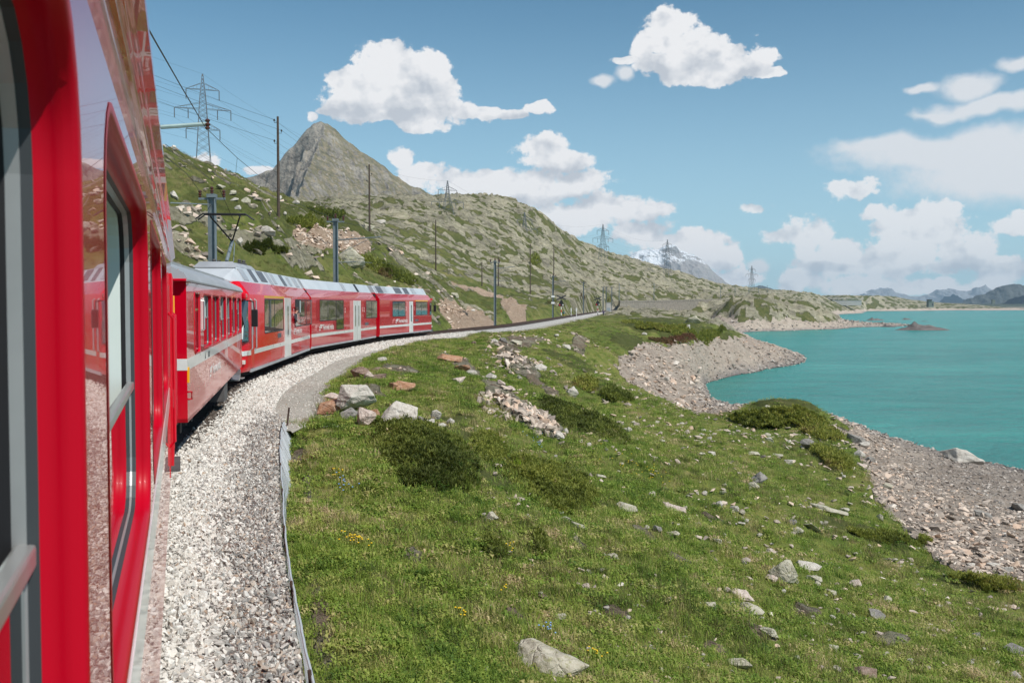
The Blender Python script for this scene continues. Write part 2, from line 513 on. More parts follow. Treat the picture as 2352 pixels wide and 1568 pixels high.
def mats_all():
    mats_land()
    rocky_mat('peak', [(0.34, (0.10, 0.094, 0.088)), (0.45, (0.27, 0.245, 0.21)), (0.55, (0.42, 0.38, 0.32)), (0.66, (0.56, 0.51, 0.43))],
              [(0.36, (0.10, 0.102, 0.045)), (0.5, (0.20, 0.182, 0.095)), (0.64, (0.36, 0.29, 0.20))], 0.02, bd=14)
    rocky_mat('snowpeak', [(0.32, (0.18, 0.18, 0.19)), (0.5, (0.33, 0.32, 0.32)), (0.7, (0.48, 0.44, 0.42))], None, 0.004, (150, 300), 40)
    rocky_mat('farhill', [(0.3, (0.05, 0.06, 0.06)), (0.7, (0.15, 0.16, 0.15))], None, 0.004, None, 40)
    rocky_mat('farsnow', [(0.3, (0.20, 0.22, 0.24)), (0.7, (0.36, 0.37, 0.38))], None, 0.002, (120, 220), 60)
    # lake: glacial water, cloudy with rock flour
    m, t, setp, b, out = material('water')
    P = t.pos()
    q = t.vmath('MULTIPLY', P, (0.55, 1.25, 1))
    w1 = t.noise(q, 1.1, 5, 0.68)
    w2 = t.noise(q, 0.16, 3, 0.5)
    w3 = t.noise(q, 0.022, 4, 0.6)
    h = t.math('MULTIPLY_ADD', w1, 0.5, w2)
    col = t.ramp(t.math('MULTIPLY_ADD', w3, 0.6, t.math('MULTIPLY', w2, 0.4)), [(0.32, (0.016, 0.210, 0.188)), (0.5, (0.028, 0.290, 0.254)), (0.68, (0.052, 0.370, 0.318))])
    setp(Base_Color=col, Roughness=0.22, IOR=1.33, Specular_IOR_Level=0.16, Normal=t.bump(h, 1.0, 2.0))
    M['water'] = m
    # vehicle paint
    for nm, c in (('paint_red', (0.60, 0.0008, 0.016)), ('paint_rail', (0.64, 0.0015, 0.014))):
        m, t, setp, b, out = material(nm)
        P = t.coords('Object')
        n = t.noise(P, 0.8, 5, 0.6)
        sp = t.new('ShaderNodeSeparateXYZ'); t.put(sp.inputs[0], P)
        low = t.step(t.math('MULTIPLY_ADD', n, 0.9, sp.outputs[2]), 1.75, 0.85)
        streak = t.step(t.noise(t.vmath('MULTIPLY', P, (1, 3.0, 0.25)), 2.2, 5, 0.7), 0.45, 0.75)
        dust = t.math('MULTIPLY', low, t.math('MULTIPLY_ADD', streak, 0.22, 0.03))
        cc = t.mix(dust, (*c, 1), (0.33, 0.20, 0.15))
        setp(Base_Color=cc, Roughness=t.math('MULTIPLY_ADD', low, 0.18, 0.22), Specular_IOR_Level=0.12, Coat_Weight=0.75 if nm == 'paint_red' else 0.5, Coat_Roughness=t.math('MULTIPLY_ADD', low, 0.05, 0.012),
             Normal=t.bump(t.noise(P, 1.4, 2, 0.5), 0.04, 0.012))
        M[nm] = m
    simple('paint_frame', (0.47, 0.0005, 0.014), 0.40, spec=0.12, coat=0.06)
    simple('stripe', (0.72, 0.72, 0.70), 0.3, coat=0.5, noise=(1.5, 0.12))
    simple('roof_grey', (0.36, 0.37, 0.39), 0.42, noise=(1.2, 0.18), coat=0.1)
    simple('roof_light', (0.55, 0.57, 0.59), 0.35, noise=(1.0, 0.12), coat=0.2)
    simple('grille', (0.11, 0.115, 0.13), 0.5, noise=(9, 0.3))
    simple('rubber', (0.012, 0.012, 0.014), 0.55)
    simple('rubber_grey', (0.045, 0.052, 0.058), 0.5)
    simple('alu', (0.46, 0.47, 0.465), 0.35, metal=0.55, noise=(3, 0.08))
    simple('mint', (0.66, 0.74, 0.71), 0.4, noise=(2, 0.06))
    simple('cream', (0.62, 0.60, 0.55), 0.6, noise=(2, 0.08))
    simple('seat_cloth', (0.05, 0.06, 0.12), 0.9, noise=(6, 0.3))
    simple('yellow', (0.85, 0.42, 0.01), 0.35, coat=0.4)
    simple('under', (0.020, 0.018, 0.017), 0.8, noise=(3, 0.5))
    simple('under_grey', (0.095, 0.09, 0.088), 0.7, noise=(3, 0.35))
    simple('steel', (0.30, 0.27, 0.25), 0.35, metal=0.9, noise=(5, 0.25))
    simple('plough', (0.50, 0.53, 0.56), 0.28, metal=0.8, noise=(3, 0.15))
    simple('rust', (0.075, 0.042, 0.030), 0.8, noise=(4, 0.4))
    simple('sleeper', (0.060, 0.050, 0.042), 0.9, noise=(4, 0.4))
    simple('galv', (0.30, 0.34, 0.36), 0.5, metal=0.35, noise=(3, 0.2))
    simple('mast_grey', (0.19, 0.225, 0.24), 0.55, metal=0.2, noise=(2, 0.2))
    simple('lattice', (0.13, 0.15, 0.17), 0.6, metal=0.2)
    simple('pale_green', (0.42, 0.53, 0.50), 0.45, noise=(3, 0.1))
    simple('wire', (0.035, 0.042, 0.048), 0.5, metal=0.4)
    simple('insulator', (0.10, 0.035, 0.025), 0.25, coat=0.5)
    simple('wood', (0.085, 0.060, 0.045), 0.9, noise=(5, 0.4))
    simple('mesh_wire', (0.62, 0.66, 0.68), 0.45, metal=0.3)
    simple('black', (0.012, 0.012, 0.013), 0.5)
    simple('white', (0.78, 0.78, 0.78), 0.5)
    simple('red_band', (0.55, 0.02, 0.02), 0.5)
    simple('concrete', (0.40, 0.39, 0.37), 0.9, noise=(1.5, 0.2))
    simple('dam', (0.105, 0.135, 0.120), 0.9, noise=(0.05, 0.25))
    simple('masonry', (0.25, 0.225, 0.185), 0.95, noise=(0.9, 0.4), bump=(1.2, 0.8, 0.3))
    simple('house_wall', (0.16, 0.19, 0.16), 0.9, noise=(0.3, 0.2))
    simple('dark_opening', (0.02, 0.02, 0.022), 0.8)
    simple('skin', (0.50, 0.30, 0.22), 0.6)
    simple('hair', (0.035, 0.022, 0.015), 0.7)
    simple('cloth_purple', (0.20, 0.09, 0.42), 0.9)
    simple('cloth_teal', (0.03, 0.28, 0.33), 0.9)
    simple('cloth_dark', (0.03, 0.032, 0.04), 0.9)
    simple('cloth_yellow', (0.62, 0.40, 0.03), 0.9)
    simple('lamp_glass', (0.75, 0.74, 0.68), 0.15, coat=0.6)
    simple('brass', (0.45, 0.30, 0.11), 0.35, metal=0.8)
    # window glass seen from outside: dark, mirror like, slightly wavy
    m, t, setp, b, out = material('glass_dark')
    P = t.coords('Object')
    setp(Base_Color=(0.016, 0.019, 0.017, 1), Roughness=0.02, IOR=1.52, Specular_IOR_Level=0.9, Coat_Weight=1.0, Coat_Roughness=0.01, Coat_IOR=1.9,
         Normal=t.bump(t.noise(P, 2.2, 1, 0.4), 0.12, 0.03))
    M['glass_dark'] = m
    m, t, setp, b, out = material('glass_clear')
    t.n.remove(b)
    tr = t.new('ShaderNodeBsdfTransparent'); tr.inputs[0].default_value = (0.80, 0.86, 0.84, 1)
    gl = t.new('ShaderNodeBsdfGlossy'); gl.inputs['Roughness'].default_value = 0.015
    fr = t.new('ShaderNodeFresnel'); fr.inputs[0].default_value = 1.62
    mx = t.new('ShaderNodeMixShader')
    t.l.new(fr.outputs[0], mx.inputs[0]); t.l.new(tr.outputs[0], mx.inputs[1]); t.l.new(gl.outputs[0], mx.inputs[2]); t.l.new(mx.outputs[0], out.inputs[0])
    M['glass_clear'] = m
    # loose stones: a tone stored per stone picks its colour
    def stones(name, stops, sc=14.0, lich=0.0):
        m, t, setp, b, out = material(name)
        P = t.coords('Object')
        tone = t.attr('tone')
        c = t.ramp(tone, stops, 'LINEAR')
        n = t.noise(P, sc, 6, 0.7)
        c = t.mix(1.0, c, t.ramp(n, [(0.25, (0.62, 0.60, 0.58)), (0.5, (0.95, 0.94, 0.93)), (0.75, (1.2, 1.19, 1.17))]), 'MULTIPLY')
        setp(Base_Color=c, Roughness=0.9, Specular_IOR_Level=0.25, Normal=t.bump(n, 0.5, 0.02))
        M[name] = m
    stones('ballast', [(0.0, (0.24, 0.21, 0.19)), (0.06, (0.54, 0.40, 0.29)), (0.12, (0.44, 0.42, 0.395)), (0.30, (0.63, 0.60, 0.545)), (0.7, (0.75, 0.72, 0.66)), (1.0, (0.82, 0.80, 0.75))], 30)
    stones('ballast_dark', [(0.0, (0.055, 0.045, 0.038)), (0.5, (0.115, 0.092, 0.076)), (1.0, (0.22, 0.19, 0.165))], 30)
    stones('ballast_old', [(0.0, (0.22, 0.215, 0.205)), (0.2, (0.36, 0.352, 0.332)), (0.48, (0.48, 0.462, 0.425)), (0.60, (0.52, 0.405, 0.31)), (0.68, (0.55, 0.53, 0.485)), (1.0, (0.76, 0.74, 0.69))], 30)
    stones('scree', [(0.0, (0.26, 0.22, 0.19)), (0.25, (0.46, 0.385, 0.32)), (0.6, (0.62, 0.52, 0.43)), (0.8, (0.65, 0.47, 0.35)), (1.0, (0.74, 0.68, 0.60))], 3)
    stones('scree_red', [(0.0, (0.40, 0.28, 0.205)), (0.5, (0.60, 0.455, 0.345)), (1.0, (0.74, 0.62, 0.51))], 3)
    stones('scree_grey', [(0.0, (0.22, 0.19, 0.17)), (0.5, (0.43, 0.38, 0.335)), (1.0, (0.60, 0.545, 0.485))], 3)
    def boulder(name, stops, lich):
        m, t, setp, b, out = material(name)
        P = t.coords('Object')
        oi = t.new('ShaderNodeObjectInfo')
        Q = t.vmath('ADD', P, t.vmath('MULTIPLY', oi.outputs['Location'], (1.7, 1.3, 0.9)))
        n = t.noise(Q, 3.2, 8, 0.7)
        n2 = t.noise(t.vmath('MULTIPLY', Q, (1, 1, 3)), 2.0, 4, 0.6)
        c = t.ramp(t.math('MULTIPLY_ADD', n, 0.6, t.math('MULTIPLY', n2, 0.4)), stops)
        l = t.step(t.noise(Q, 5.5, 6, 0.72), 0.62-lich, 0.70-lich)
        c = t.mix(t.math('MULTIPLY', l, 0.6), c, (0.27, 0.27, 0.11))
        crk = t.voro(Q, 2.3, 'DISTANCE_TO_EDGE', detail=2.0)
        hh = t.math('ADD', n, t.math('MULTIPLY', t.math('MINIMUM', crk, 0.06), 5.0))
        setp(Base_Color=c, Roughness=0.92, Specular_IOR_Level=0.25, Normal=t.bump(hh, 0.7, 0.06))
        M[name] = m
    boulder('rock_pale', [(0.3, (0.24, 0.215, 0.18)), (0.46, (0.50, 0.455, 0.395)), (0.64, (0.66, 0.62, 0.555))], 0.0)
    boulder('rock_lichen', [(0.3, (0.21, 0.19, 0.14)), (0.46, (0.43, 0.395, 0.305)), (0.64, (0.58, 0.545, 0.44))], 0.08)
    boulder('rock_orange', [(0.3, (0.19, 0.085, 0.045)), (0.48, (0.40, 0.215, 0.125)), (0.66, (0.52, 0.37, 0.27))], -0.1)
    boulder('rock_brown', [(0.3, (0.13, 0.085, 0.065)), (0.48, (0.25, 0.175, 0.135)), (0.66, (0.36, 0.28, 0.23))], -0.1)
    boulder('rock_dark', [(0.3, (0.11, 0.10, 0.092)), (0.48, (0.25, 0.232, 0.21)), (0.66, (0.40, 0.375, 0.34))], 0.0)
    boulder('rock_pink', [(0.3, (0.28, 0.20, 0.165)), (0.46, (0.52, 0.42, 0.36)), (0.64, (0.66, 0.565, 0.50))], -0.05)
    # foliage
    def leaf(name, stops, trans=0.25):
        m, t, setp, b, out = material(name)
        oi = t.new('ShaderNodeObjectInfo')
        P = t.pos()
        n = t.noise(P, 0.55, 4, 0.6)
        r = t.math('MULTIPLY_ADD', oi.outputs['Random'], 0.46, t.math('MULTIPLY', t.math('MULTIPLY_ADD', t.math('SUBTRACT', n, 0.5), 1.5, 0.5), 0.55))
        r = t.math('MULTIPLY_ADD', t.math('SUBTRACT', t.noise(P, 0.13, 3, 0.6), 0.5), 0.55, r)
        n2 = t.noise(P, 2.6, 3, 0.65)
        r = t.math('MULTIPLY_ADD', t.math('SUBTRACT', n2, 0.5), 0.75, r)
        c = t.ramp(r, stops)
        setp(Base_Color=c, Roughness=0.65, Specular_IOR_Level=0.25)
        tl = t.new('ShaderNodeBsdfTranslucent'); t.put(tl.inputs[0], c)
        mx = t.new('ShaderNodeMixShader'); mx.inputs[0].default_value = trans
        t.l.new(b.outputs[0], mx.inputs[1]); t.l.new(tl.outputs[0], mx.inputs[2]); t.l.new(mx.outputs[0], out.inputs[0])
        M[name] = m
    leaf('grass', [(0.16, (0.082, 0.148, 0.024)), (0.34, (0.188, 0.290, 0.042)), (0.53, (0.300, 0.385, 0.066)), (0.69, (0.43, 0.415, 0.135)), (0.85, (0.65, 0.50, 0.30))], 0.35)
    leaf('grass_dry', [(0.20, (0.085, 0.105, 0.030)), (0.40, (0.150, 0.165, 0.048)), (0.56, (0.225, 0.215, 0.075)), (0.70, (0.31, 0.265, 0.115)), (0.86, (0.48, 0.37, 0.20))], 0.3)
    leaf('juniper', [(0.20, (0.090, 0.112, 0.022)), (0.46, (0.215, 0.245, 0.044)), (0.70, (0.32, 0.33, 0.062)), (0.9, (0.27, 0.19, 0.075))], 0.4)
    leaf('heath_red', [(0.25, (0.11, 0.105, 0.034)), (0.5, (0.20, 0.150, 0.060)), (0.8, (0.26, 0.12, 0.075))], 0.3)
    leaf('fern', [(0.3, (0.17, 0.26, 0.015)), (0.8, (0.30, 0.40, 0.03))], 0.45)
    simple('petal_yellow', (0.75, 0.50, 0.01), 0.6)
    simple('petal_blue', (0.22, 0.36, 0.60), 0.6)
mats_all()
# ------------------------------------------------------------------ the line of the railway (rail top is z = 0)
R0 = math.radians
def hd(a): return Vector((math.sin(R0(a)), math.cos(R0(a)), 0))
CARS = [  # start of the car's centre line, heading (degrees right of +Y), length
    ((-1.383, -0.46), -18.4, 15.25),
    ((-6.65, 16.09), -11.9, 15.3),
    ((-10.03, 32.09), -4.6, 17.75),
    ((-11.63, 51.07), 2.9, 17.9),
    ((-10.66, 70.41), 9.0, 16.3)]
def car_pt(i, s, lat=0.0, z=0.0):
    (x, y), a, L = CARS[i]
    t = hd(a); n = Vector((t.y, -t.x, 0))
    return Vector((x, y, 0)) + t*s + n*lat + Vector((0, 0, z))
_ctl = [car_pt(0, -30), car_pt(0, -12), car_pt(0, 0), car_pt(0, 10)]
for i in range(1, 5):
    _ctl += [car_pt(i, CARS[i][2]*0.12), car_pt(i, CARS[i][2]*0.5), car_pt(i, CARS[i][2]*0.88)]
_ctl += [Vector((-3.9, 106, 0)), Vector((0.1, 127, 0)), Vector((10.7, 204, 0)), Vector((23.8, 300, 0)), Vector((36, 380, 0)), Vector((46, 440, 0)), Vector((62, 500, 0))]
_cx = np.array([p.x for p in _ctl]); _cy = np.array([p.y for p in _ctl])
def catmull(P, n=24):
    out = []
    for i in range(len(P)-1):
        p0, p1, p2, p3 = P[max(i-1,0)], P[i], P[i+1], P[min(i+2,len(P)-1)]
        for k in range(n):
            t = k/n
            out.append(0.5*((2*p1)+(p2-p0)*t+(2*p0-5*p1+4*p2-p3)*t*t+(3*p1-p0-3*p2+p3)*t**3))
    out.append(P[-1])
    return out
_cl = catmull(_ctl)
CLX = np.array([p.x for p in _cl]); CLY = np.array([p.y for p in _cl])
def track_x(Y): return np.interp(Y, CLY, CLX)
_hdg = np.gradient(CLX, CLY)
def track_cos(Y): return 1/np.sqrt(1+np.interp(Y, CLY, _hdg)**2)
def track_D(X, Y): return (X - track_x(Y))*track_cos(Y)
# foot of the wire mesh along the ballast edge, and the ballast edge beyond it
FENCE = [(3.1,-9.0),(1.25,-3.0),(-0.3,3.0),(-1.42,7.1),(-2.62,11.5),(-4.25,18.2),(-4.95,21.2),(-5.42,23.6)]
_fx = np.array([p[0] for p in FENCE]); _fy = np.array([p[1] for p in FENCE])
_fc = catmull([Vector((a, b, 0)) for a, b in FENCE], 12)
_fx = np.array([p.x for p in _fc]); _fy = np.array([p.y for p in _fc])
def fence_x(Y): return np.interp(Y, _fy, _fx)
def edge_D(Y):
    fd = (fence_x(Y)-track_x(Y))*track_cos(Y)
    w = sstep(22.5, 27, Y)
    far = 2.45 + 0.5*sstep(90, 130, Y)
    return fd*(1-w) + far*w

# ------------------------------------------------------------------ height of the land
LAKE = -10.0
_K = []
def k_px(px, py, Y): p = at_y(px, py, Y); _K.append((p[0], p[1], p[2]))
def k_w(x, y, z): _K.append((x, y, z))
for a in [(800,1568,8.2),(900,1500,9.2),(1176,1568,10.5),(1500,1568,12.5),(1700,1568,14.5),(1900,1568,16.5),(2100,1568,18),(2352,1568,20),
          (760,1400,9.8),(720,1250,13.0),(690,1100,17.5),(900,1300,13.5),(900,1150,17.5),
          (1000,1050,21),(800,935,26),(760,905,29.5),(730,880,35.5),(1000,960,27.5),(1000,880,37),(900,830,47),(1000,800,58),(1060,790,66),(1100,775,84),
          (1200,800,66),(1200,900,45),(1200,1000,31),(1200,1150,21.5),(1200,1350,14.5),(1300,780,85),(1300,850,60),
          (1500,1350,17.5),(1500,1150,27),(1500,1000,42),(1480,910,66),(1400,800,95),(1400,745,150),(1300,745,135),(1200,762,105),(1420,722,260),
          (1450,765,150),(1600,772,170),(1680,772,190),(1400,880,80),(1430,840,110),(1500,800,135),(1520,870,110),(1600,800,160),(1540,925,97),
          (1700,1350,21),(1700,1150,32),(1700,1050,44),(1690,1000,57),(1790,955,80),(1660,995,66),(1880,970,82),
          (1900,1350,25),(1900,1150,40),(1950,1060,56),(1920,1000,72),(2100,1350,29),(2100,1220,40),(2100,1100,60),(2000,1035,70),
          (2350,1330,33),(2350,1200,48),(2200,1110,62),
          (1620,955,95),(1700,790,205),(1760,800,212),
          (390,378,95),(440,386,104),(480,402,110),(530,408,122),(575,424,140),(650,472,135),(620,520,85),(640,500,100),(500,560,72),(450,590,66),
          (600,600,75),(720,640,85),(800,640,95),(900,655,110),(1000,690,125),(1000,738,100),(1080,722,140),(1100,680,180),(1200,700,230),(1250,690,260),
          (760,560,108),(850,540,150),(940,600,140),(760,488,150),(860,548,165),(930,592,160),(1010,640,190),(1060,690,205),(700,545,100),
          (760,475,330),(800,478,340),(900,470,370),(980,455,440),(1100,462,530),(1190,473,570),(1260,502,600),(1330,562,650),(1385,577,710),(1450,602,790),
          (1560,622,870),(1640,645,960),(1700,662,1050),(1780,662,1200),(1850,668,1270),(1900,676,1330),
          (1000,560,290),(1100,600,310),(1200,560,420),(1300,640,410),(1200,660,295),(1400,650,500),(1500,640,640),(1400,690,420),(1500,692,520),(1600,665,700),(1600,692,560),
          (880,500,330),(640,492,210),(560,455,220),(480,430,200),(600,485,340),(680,488,340),(500,470,400),(400,430,300),(560,500,700),(700,500,600),(400,470,700),(850,490,650),(700,510,1000),(900,500,1000),(1100,500,900),(1080,520,400),(1300,580,560),
          (1470,716,390),(1560,722,390),(1560,745,400),(1440,735,240),(1680,690,480),(1760,700,475),(1850,712,500),(1700,735,462),(1620,742,440),(1900,725,520),(1960,738,560),
          (1700,698,515),(1760,701,515),(1720,696,550),(1790,701,560),(1850,707,560),(1880,712,540),(1700,693,590),(1780,693,640),(1850,698,700),(1620,690,620),(1740,672,900),(1800,676,1000),(1660,672,800),(1950,672,1700),(2000,676,1800),(2060,684,1950),(2140,698,2000),(2220,704,2020),(1880,700,1700)]:
    if a[2] >= 420 and a[1] < 680: a = (a[0], a[1]+8, a[2])
    k_px(*a)
def k_shore(px, py, dz=0.0):
    Y = (CAMZ-LAKE)*FPX/(py-698.3)
    p = at_y(px, py, Y); _K.append((p[0], p[1], LAKE+dz))
for a in [(2352,1087),(2250,1064),(2150,1040),(2050,1010),(1900,960),(1830,948),(1720,944),(1640,926),(1625,900),(1622,880),(1690,862),(1760,848),(1845,828),(1800,805),(1740,785),
          (1700,764),(1610,755),(1680,758),(1760,760),(1850,757),(1960,752),(2045,745),(2000,736),(1930,727),(1880,716),(2000,710.5),(2230,709.5),(2100,709.5)]:
    k_shore(*a)
for a in [(75,150),(120,250),(45,118),(55,95),(62,80),(300,600),(250,800),(500,1150),(150,330),(42,175,-11.6),(60,165,-12),(120,400),(340,1000),(420,1240),(90,110),(180,200),(460,560),(800,1500),(1000,1900),(900,1000),(1300,2300),
          (90,235,-12.5),(84,300),(100,360),(185,620),(260,500),(640,1780,-12),(870,1960,-12),(330,850),(420,950),(280,720),(500,900),(480,1020),(560,1150),(620,1350),(350,780),(240,640)]:
    k_w(a[0], a[1], a[2] if len(a) > 2 else -14)
for a in [(-18,5,2.0),(-30,30,9),(-60,60,24),(-130,150,40),(-300,400,70),(-700,1000,120),(-1300,2200,200),(18,3,-6.5),(8,-3,-3.5),(-3,-8,-0.6),(-12,-8,1.5),
          (40,30,-9.6),(30,15,-8.6),(70,45,-12),(150,100,-14),(500,300,-14),(4,2.5,-2.6),(2.6,4,-1.6),(-0.2,4,-0.7),(0.9,8,-1.2),(-200,2200,80),(300,2200,60),(-300,800,110),(0,1500,80)]:
    k_w(*a)
_K = np.array(_K)
Y0 = 20.0
def _uv(X, Y): return X/(Y+Y0)*2.6, np.log(Y+Y0)
_ku, _kv = _uv(_K[:,0], _K[:,1]); _kw = (_K[:,2]-CAMZ)/(_K[:,1]+Y0)
def _phi(r2): return 0.5*r2*np.log(r2+1e-12)
_n = len(_K)
_A = np.zeros((_n+3, _n+3))
_A[:_n,:_n] = _phi((_ku[:,None]-_ku[None])**2 + (_kv[:,None]-_kv[None])**2) + np.eye(_n)*2e-4
_A[:_n,_n] = 1; _A[:_n,_n+1] = _ku; _A[:_n,_n+2] = _kv
_A[_n:,:_n] = _A[:_n,_n:].T
_C = np.linalg.solve(_A, np.concatenate([_kw, np.zeros(3)]))
def base_h(X, Y):
    X = np.asarray(X, float); Y = np.asarray(Y, float)
    sh = X.shape
    X = X.ravel(); Y = np.maximum(Y.ravel(), -12)
    out = np.empty(len(X))
    for i in range(0, len(X), 20000):
        u, v = _uv(X[i:i+20000], Y[i:i+20000])
        r2 = ((u[:,None]-_ku[None])**2 + (v[:,None]-_kv[None])**2).astype(np.float32)
        out[i:i+20000] = (0.5*r2*np.log(r2+1e-9)) @ _C[:_n].astype(np.float32) + _C[_n] + _C[_n+1]*u + _C[_n+2]*v
    return (out*(Y+Y0)+CAMZ).reshape(sh)

def in_poly(px, py, poly):
    inside = np.zeros(px.shape, bool)
    j = len(poly)-1
    for i in range(len(poly)):
        xi, yi = poly[i]; xj, yj = poly[j]
        c = ((yi > py) != (yj > py)) & (px < (xj-xi)*(py-yi)/(yj-yi+1e-12)+xi)
        inside ^= c
        j = i
    return inside
def ell(px, py, cx, cy, rx, ry, rot=0.0):
    c, s = math.cos(R0(rot)), math.sin(R0(rot))
    dx, dy = px-cx, py-cy
    return 1-np.sqrt(((dx*c+dy*s)/rx)**2 + ((-dx*s+dy*c)/ry)**2)

def land(X, Y):
    """height and surface masks of the land at X, Y"""
    X = np.asarray(X, float); Y = np.asarray(Y, float)
    b = base_h(X, Y)
    b = np.where((Y > 465) & (Y < 680) & (X > 0.19*Y), np.minimum(b, 3.2), b)       # low headland
    b = np.where((Y > 1500) & (X > 0.27*Y), np.minimum(b, 17+0.03*b), b)             # low far spit
    D = track_D(X, Y); e = edge_D(Y)
    cap = -0.75 - 0.035*np.maximum(D-e-1.0, 0) + 40*sstep(95, 75, Y) + 60*sstep(430, 470, Y)
    b = np.where(D > e, np.minimum(b, cap), b)           # the bank below the line
    px, py = project(X, Y, b)
    wob = fbm(X/6, Y/6, 4, 3)                      # ragged borders
    hill = sstep(150, 330, Y)                      # the rocky country further off
    left = sstep(-2.5, -6, D)*(Y > 10)
    # rock: slabs in bands that dip to the right
    q1 = X*0.94+Y*0.2; q2 = (Y*0.94-X*0.34)
    rockn = 0.62*fbm(q1/30, q2/13+b*0.02, 5, 21, 0.62) + 0.62*fbm(q1/9, q2/4.5, 4, 5, 0.6) + 0.25*fbm(X/2.6, Y/2.6, 2, 15)
    rock_far = sstep(-0.13, 0.09, rockn + 0.12*hill - 0.115)*hill
    scar = sstep(0.0, 0.16, ell(px, py, 765, 556, 98, 27, 10) + 0.18*wob)*(Y > 85)*(Y < 150)
    scar2 = sstep(0, 0.2, np.maximum(ell(px, py, 1080, 735, 95, 26, 25), np.maximum(ell(px, py, 1190, 715, 50, 18, 28), ell(px, py, 1100, 668, 70, 10, 12))) + 0.25*wob)*(Y > 70)*(Y < 280)*(D < -1)
    stony = [(455,500,75,26,5),(600,560,70,24,12),(690,600,70,16,15),(700,578,60,10,14),(560,545,40,14,10),(1220,945,0.1,0.1,0)]
    s = np.full(X.shape, -9.0)
    for a in stony: s = np.maximum(s, ell(px, py, *a))
    rock_near = sstep(-0.1, 0.25, s + 0.8*fbm(X/3.2, Y/3.2, 4, 9) - 0.05)*left
    rock_near = np.maximum(rock_near, sstep(0.10, 0.28, rockn)*left*(1-hill)*0.9)
    right = (D > e)
    s = np.full(X.shape, -9.0)
    for a in [(1060,840,75,13,28),(1150,905,55,14,32),(1190,790,75,16,-8),(1185,830,70,26,25),(1245,890,50,12,32),(930,855,60,16,8),(860,895,40,10,10),(1330,790,25,30,20),(690,1010,40,30,40),(1420,1420,40,14,20),(1560,1300,50,14,20),(1180,1400,30,12,20),(1750,1470,60,14,20),(1480,1230,40,12,25),(1330,1260,35,12,25),(1640,1180,40,10,20),(1850,1400,50,14,15),(2050,1480,60,14,10),(1640,1480,40,12,20),(950,1280,30,14,30),(740,1420,26,150,-8),(705,1090,16,60,0)]:
        s = np.maximum(s, ell(px, py, *a))
    earth = sstep(-0.05, 0.3, s + 0.55*fbm(X/1.6, Y/1.6, 4, 14) - 0.1)*right*(Y < 140)
    pile = sstep(0.0, 0.12, np.maximum(ell(px, py, 1195, 950, 108, 28, 32), ell(px, py, 1190, 845, 62, 20, 30)) + 0.3*wob)*right*(Y > 25)*(Y < 90)
    # shore: bare rock between the high water line and the lake
    hi = LAKE + 2.6 + 1.3*wob + 1.2*sstep(90, 115, Y)*sstep(230, 180, Y) + 0.9*sstep(300, 420, Y)
    shore = sstep(0.5, -0.2, b - hi)
    scree = np.maximum(shore*0, in_poly(px + 16*wob, py + 10*wob, [(1935,985),(1990,1075),(2010,1150),(2060,1200),(2150,1285),(2260,1325),(2500,1350),(2500,1085),(2352,1080),(2150,1035),(1950,965)])*(Y < 100)*(X > 8))
    cove = in_poly(px + 14*wob, py + 9*wob, [(1410,840),(1460,800),(1560,792),(1700,776),(1860,800),(1860,850),(1600,905),(1700,945),(1690,985),(1600,975),(1540,930),(1450,880)])*(Y > 75)*(Y < 260)
    shore = np.maximum(shore, np.maximum(scree, cove))
    rock = np.maximum(rock_far, np.maximum(rock_near, np.maximum(earth*0.8, pile)))
    rock = np.maximum(rock, np.maximum(scar, scar2))
    # shrubs: dark patches of low heath
    sh = sstep(0.05, 0.32, fbm(X/9, Y/9+3, 4, 31) + 0.1*fbm(X/2, Y/2, 2, 4))*(1-rock)
    s = np.full(X.shape, -9.0)
    for a in [(1560,760,150,22,8),(1620,775,90,16,5),(1480,800,110,20,20),(1400,905,60,22,20),(1330,975,110,28,25),(1270,1100,130,50,22),(1040,1030,190,75,25),(1790,960,120,26,8),(1900,1055,70,32,28),(1990,1230,120,16,20),(2250,1340,120,20,10),(760,510,150,26,14),(540,455,90,18,15),(1310,835,70,18,25)]:
        s = np.maximum(s, ell(px, py, *a))
    shp = sstep(-0.05, 0.3, s + 0.5*fbm(X/2.5, Y/2.5, 4, 12))
    shrub = np.clip(np.maximum(sh*np.where(right & (Y < 130), 0.25, 0.8), shp*(Y > 14)), 0, 1)*(1-shore)*(1-rock)
    # ---------------- relief
    z = b.copy()
    near = np.clip((Y+6)/34, 0.12, 1)
    z += near*(0.32*fbm(X/2.6, Y/2.6, 3, 7) + 0.50*fbm(X/8.0, Y/8.0, 3, 8))*(1-0.7*shore)
    z += 0.085*fbm(X/0.75, Y/0.75, 3, 77)*sstep(70, 35, Y)*sstep(0, 0.6, D-e)
    z += left*(0.9*fbm(X/5, Y/4, 4, 18, 0.55) + 0.5*(ridged(X/3.1, Y/2.4, 3, 19)-0.5))
    z += rock_near*(0.35+0.7*ridged(X/2.6, Y/2.6, 4, 55))*0.6
    amp = np.clip(Y/420, 0.3, 1.15)*sstep(2600, 900, Y)*sstep(140, 300, Y)*(1-shore)*sstep(1.2, 4.5, b-LAKE)
    z += amp*(3.2*fbm(q1/34, q2/24, 5, 41) + rock_far*(0.3+4.2*(ridged(q1/17, q2/8, 5, 43, 0.6)-0.5)) + 2.0*(ridged(q1/7.5, q2/5, 3, 48, 0.6)-0.55) + 0.8*fbm(X/5, Y/5, 3, 46))
    z += earth*0.10*ridged(X/0.7, Y/0.7, 3, 61) + pile*0.25
    z += shore*np.clip(b-LAKE+0.6, 0, 1)*(0.60*ridged(q1/3.6, q2/1.9, 4, 71)-0.28)*np.clip(Y/70, 0.5, 2.2)
    z += shp*0.14*near*np.where(Y < 60, 1.0, 1.6)
    mc = at_y(1792, 975, 76)                       # grassy mound over the sandy cove
